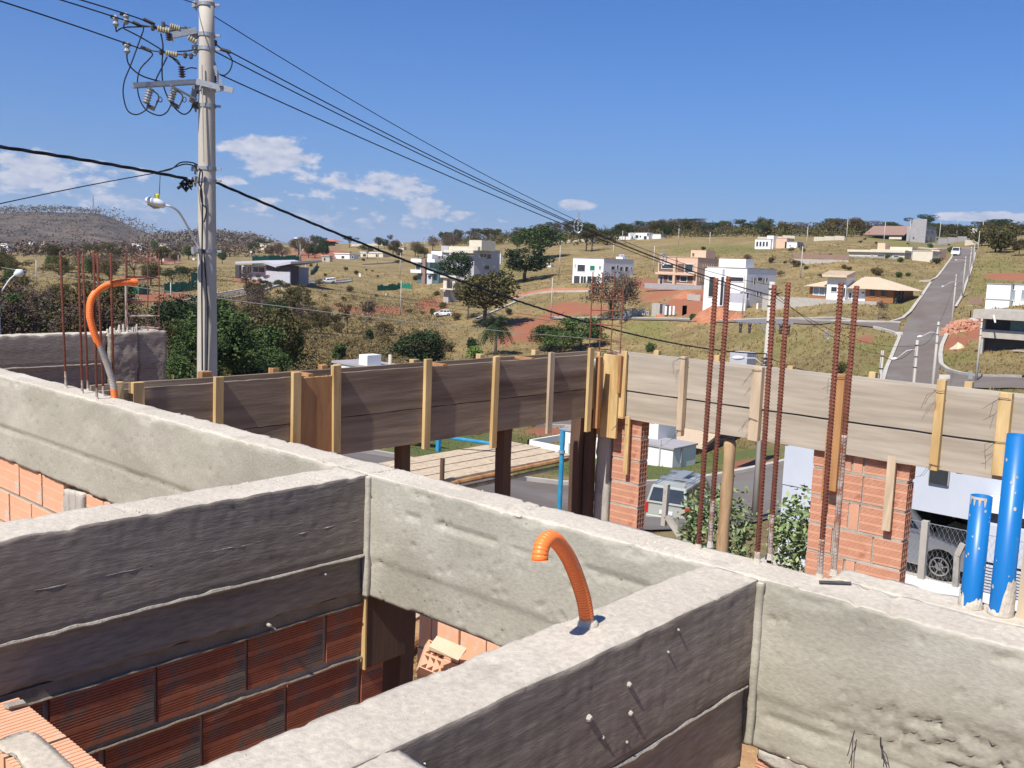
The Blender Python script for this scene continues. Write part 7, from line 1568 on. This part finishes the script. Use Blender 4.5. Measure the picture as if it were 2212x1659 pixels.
tag(mb.build('straw', GRASST), 'straw scattered on the sandy floor beside the block stack', 'straw', kind='stuff')
t = thing('timber_board', 'grey board lying behind the block stack', 'board', onz(880, 1335, -2.3)); a, c = onz(868, 1345, -2.2), onz(905, 1325, -2.2); MB().bar(a, a+(c-a)*2.4, .12, .03).build('board', W_PALE, t)
t = thing('timber_board', 'dark round pole lying behind the block stack', 'pole', onz(880, 1395, -2.7)); a, c = onz(868, 1402, -2.72), onz(905, 1380, -2.72); MB().tube([a, a+(c-a)*2.5], .05, 10).build('pole', W_BRN, t)

# ---- scaffold platform outside
sc = thing('scaffold', 'timber scaffold platform on blue tubes outside the corner', 'scaffold', (9.5, 9.0, -2))
for k in range(4): y0 = 8.52+k*.31; board(7.2, 11.05-.04*(k % 2), y0, y0+.295, -2.03+.006*k, -2.0+.006*k, W_PALE, sc, 'x', name='plank', seed=k)
MB().tube([(7.2, 8.50, -2.07), (10.9, 8.50, -2.05)], .035, 8).build('bearer', W_BRN, sc); MB().tube([(7.2, 8.62, -2.2), (10.9, 8.6, -2.18)], .03, 8).build('bearer', W_PALE, sc)
q = onY(1216, 930, 8.42); MB().tube([(q[0], q[1], -6.2), (q[0], q[1], q[2])], .035, 14).build('tube', BLUEP2, sc); MB().tube([(q[0], q[1], -1.92), (q[0], q[1], -1.88)], .05, 12).build('coupler', STEELG, sc); MB().tube([(q[0], q[1], -3.4), (q[0], q[1], -3.36)], .04, 12).build('coupler', BLUEP2, sc)
a = onY(948, 942, 9.9); c = onY(1068, 959, 9.3); MB().tube([a, c], .026, 10).build('rail', BLUEP2, sc); MB().bar((a[0], a[1], -2.0), (a[0], a[1], a[2]+.03), .06).build('tube', BLUEP2, sc)
q = onY(956, 990, 8.5); MB().tube([(q[0], q[1], -2.25), (q[0], q[1], onY(956, 990, 8.5)[2])], .03, 10).build('tube', W_POST, sc)
q = onY(1078, 1050, 8.5); MB().tube([(q[0], q[1], -6), (q[0], q[1], -2.1)], .03, 10).build('tube', BLUEP2, sc)

# ---- neighbour house with carport, fence and parked car on the right
Xh = 19.6; YL = onX(1692, 1020, Xh)[1]; Z0 = onX(1969, 1099, Xh)[2]; Z1 = onX(1695, 954, Xh)[2]
nb = thing('house', 'white neighbour house with carport behind the wide brick pier', 'house', (Xh, YL, tz(Xh, YL)))
zg = -5.55
yA = onX(1764, 1030, Xh)[1]
MB().box(Xh, Xh+8, -14, YL, Z0, Z1).build('upper_wall', WHITEB, nb)
MB().box(Xh+.02, Xh+8, yA, YL-.0, zg-1, Z0).build('side_wall', WHITEB, nb)
MB().box(Xh+4.5, Xh+5, -14, yA, zg, Z0).build('carport_back_wall', BLOCKW, nb); y0_, y1_ = sorted((onX(2010, 1120, Xh+4.4)[1], onX(2075, 1120, Xh+4.4)[1])); MB().box(Xh+4.4, Xh+4.48, y0_, y1_, zg, Z0-.35).build('door', DARKPL, nb)
MB().box(Xh-4, Xh+5, -14, yA+1, zg-1.5, zg).build('carport_floor', BLOCKW, nb)  # pale tone chosen so the floor bounces sunlight onto the parked car
wy0, wy1 = sorted((onX(2010, 1028, Xh)[1], onX(2050, 1028, Xh)[1])); wz1, wz0 = onX(2030, 985, Xh)[2], onX(2030, 1044, Xh)[2]; w_ = MB().box(Xh-.05, Xh-.0, wy0-.02, wy1+.02, wz0-.02, wz1).build('window', GREYPL, nb); MB().box(Xh-.07, Xh-.052, wy0, wy1, wz0, wz1).build('pane', GLASS, w_)
y1_ = onX(2119, 1150, Xh-.5)[1]
MB().box(Xh-.5, Xh-.02, -14, y1_, onX(2160, 1111, Xh-.5)[2], onX(2160, 1083, Xh-.5)[2]).build('fascia', WHITEP, nb)
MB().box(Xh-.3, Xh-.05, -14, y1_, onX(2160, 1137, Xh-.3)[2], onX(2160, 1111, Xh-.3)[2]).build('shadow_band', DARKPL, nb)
MB().box(Xh-.55, Xh-.3, -14, y1_, onX(2160, 1218, Xh-.5)[2], onX(2160, 1137, Xh-.5)[2]).build('gate_panel', WHITEB, nb)
zz0, zz1 = onX(2160, 1330, Xh-.5)[2], onX(2160, 1222, Xh-.5)[2]; n = 16
for k in range(n): z = zz0+(zz1-zz0)*k/n; MB().box(Xh-.58, Xh-.48, -14, y1_, z, z+(zz1-zz0)/n*.55).build('louvre', WHITEB, nb)
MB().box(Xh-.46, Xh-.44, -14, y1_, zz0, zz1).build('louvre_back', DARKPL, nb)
g = onz(2040, 1242, zg); car((Xh+2.1, onX(2016, 1238, Xh+1.2)[1]+1.25, zg), -math.pi/2, 'white hatchback in the carport behind the chain-link fence', WHITEC, rw=.30, L=4.0)
fx = 15.2; fn = thing('fence', 'chain-link fence with concrete posts in front of the carport', 'fence', (fx, 2, -6)); 
def fpost(x0, y0, x1, y1, w_=.10):
    a = onX(x0, y0, fx); c = onX(x1, y1, fx); MB().bar(a, c, w_, w_).build('post', C_GREY, fn)
fpost(2000, 1125, 1986, 1300); fpost(1441, 1046, 1434, 1135, .09); fpost(1441, 1115, 1480, 1175, .09)
a = onX(2080, 1175, fx); b_ = onX(2068, 1200, fx); c = onX(2062, 1300, fx); MB().bar(b_, c, .08).build('post', C_GREY, fn); MB().bar(a, b_, .08).build('post', C_GREY, fn)
ym = np.arange(onX(2225, 1200, fx)[1], onX(1950, 1200, fx)[1], .075); zt = onX(2030, 1135, fx)[2]; zb2 = onX(2030, 1262, fx)[2]; mb = MB(); hgt = zt-zb2
for y in ym:
    for s in (-1, 1):
        m_ = int(hgt/.15)*2
        mb.tube([(fx+.01*s*(k % 2), y+s*(.0375 if k % 2 else 0), zb2+hgt*k/m_) for k in range(m_+1)], .0022, 3, caps=False)
mb.build('chain_link_mesh', STEELG, fn); MB().tube([(fx, ym[0], zt), (fx, ym[-1], zt)], .006, 5).build('top_wire', STEELG, fn); MB().box(fx-.06, fx+.06, ym[0], ym[-1]+.3, zb2-1.2, zb2+.02).build('low_wall', WHITEP, fn)
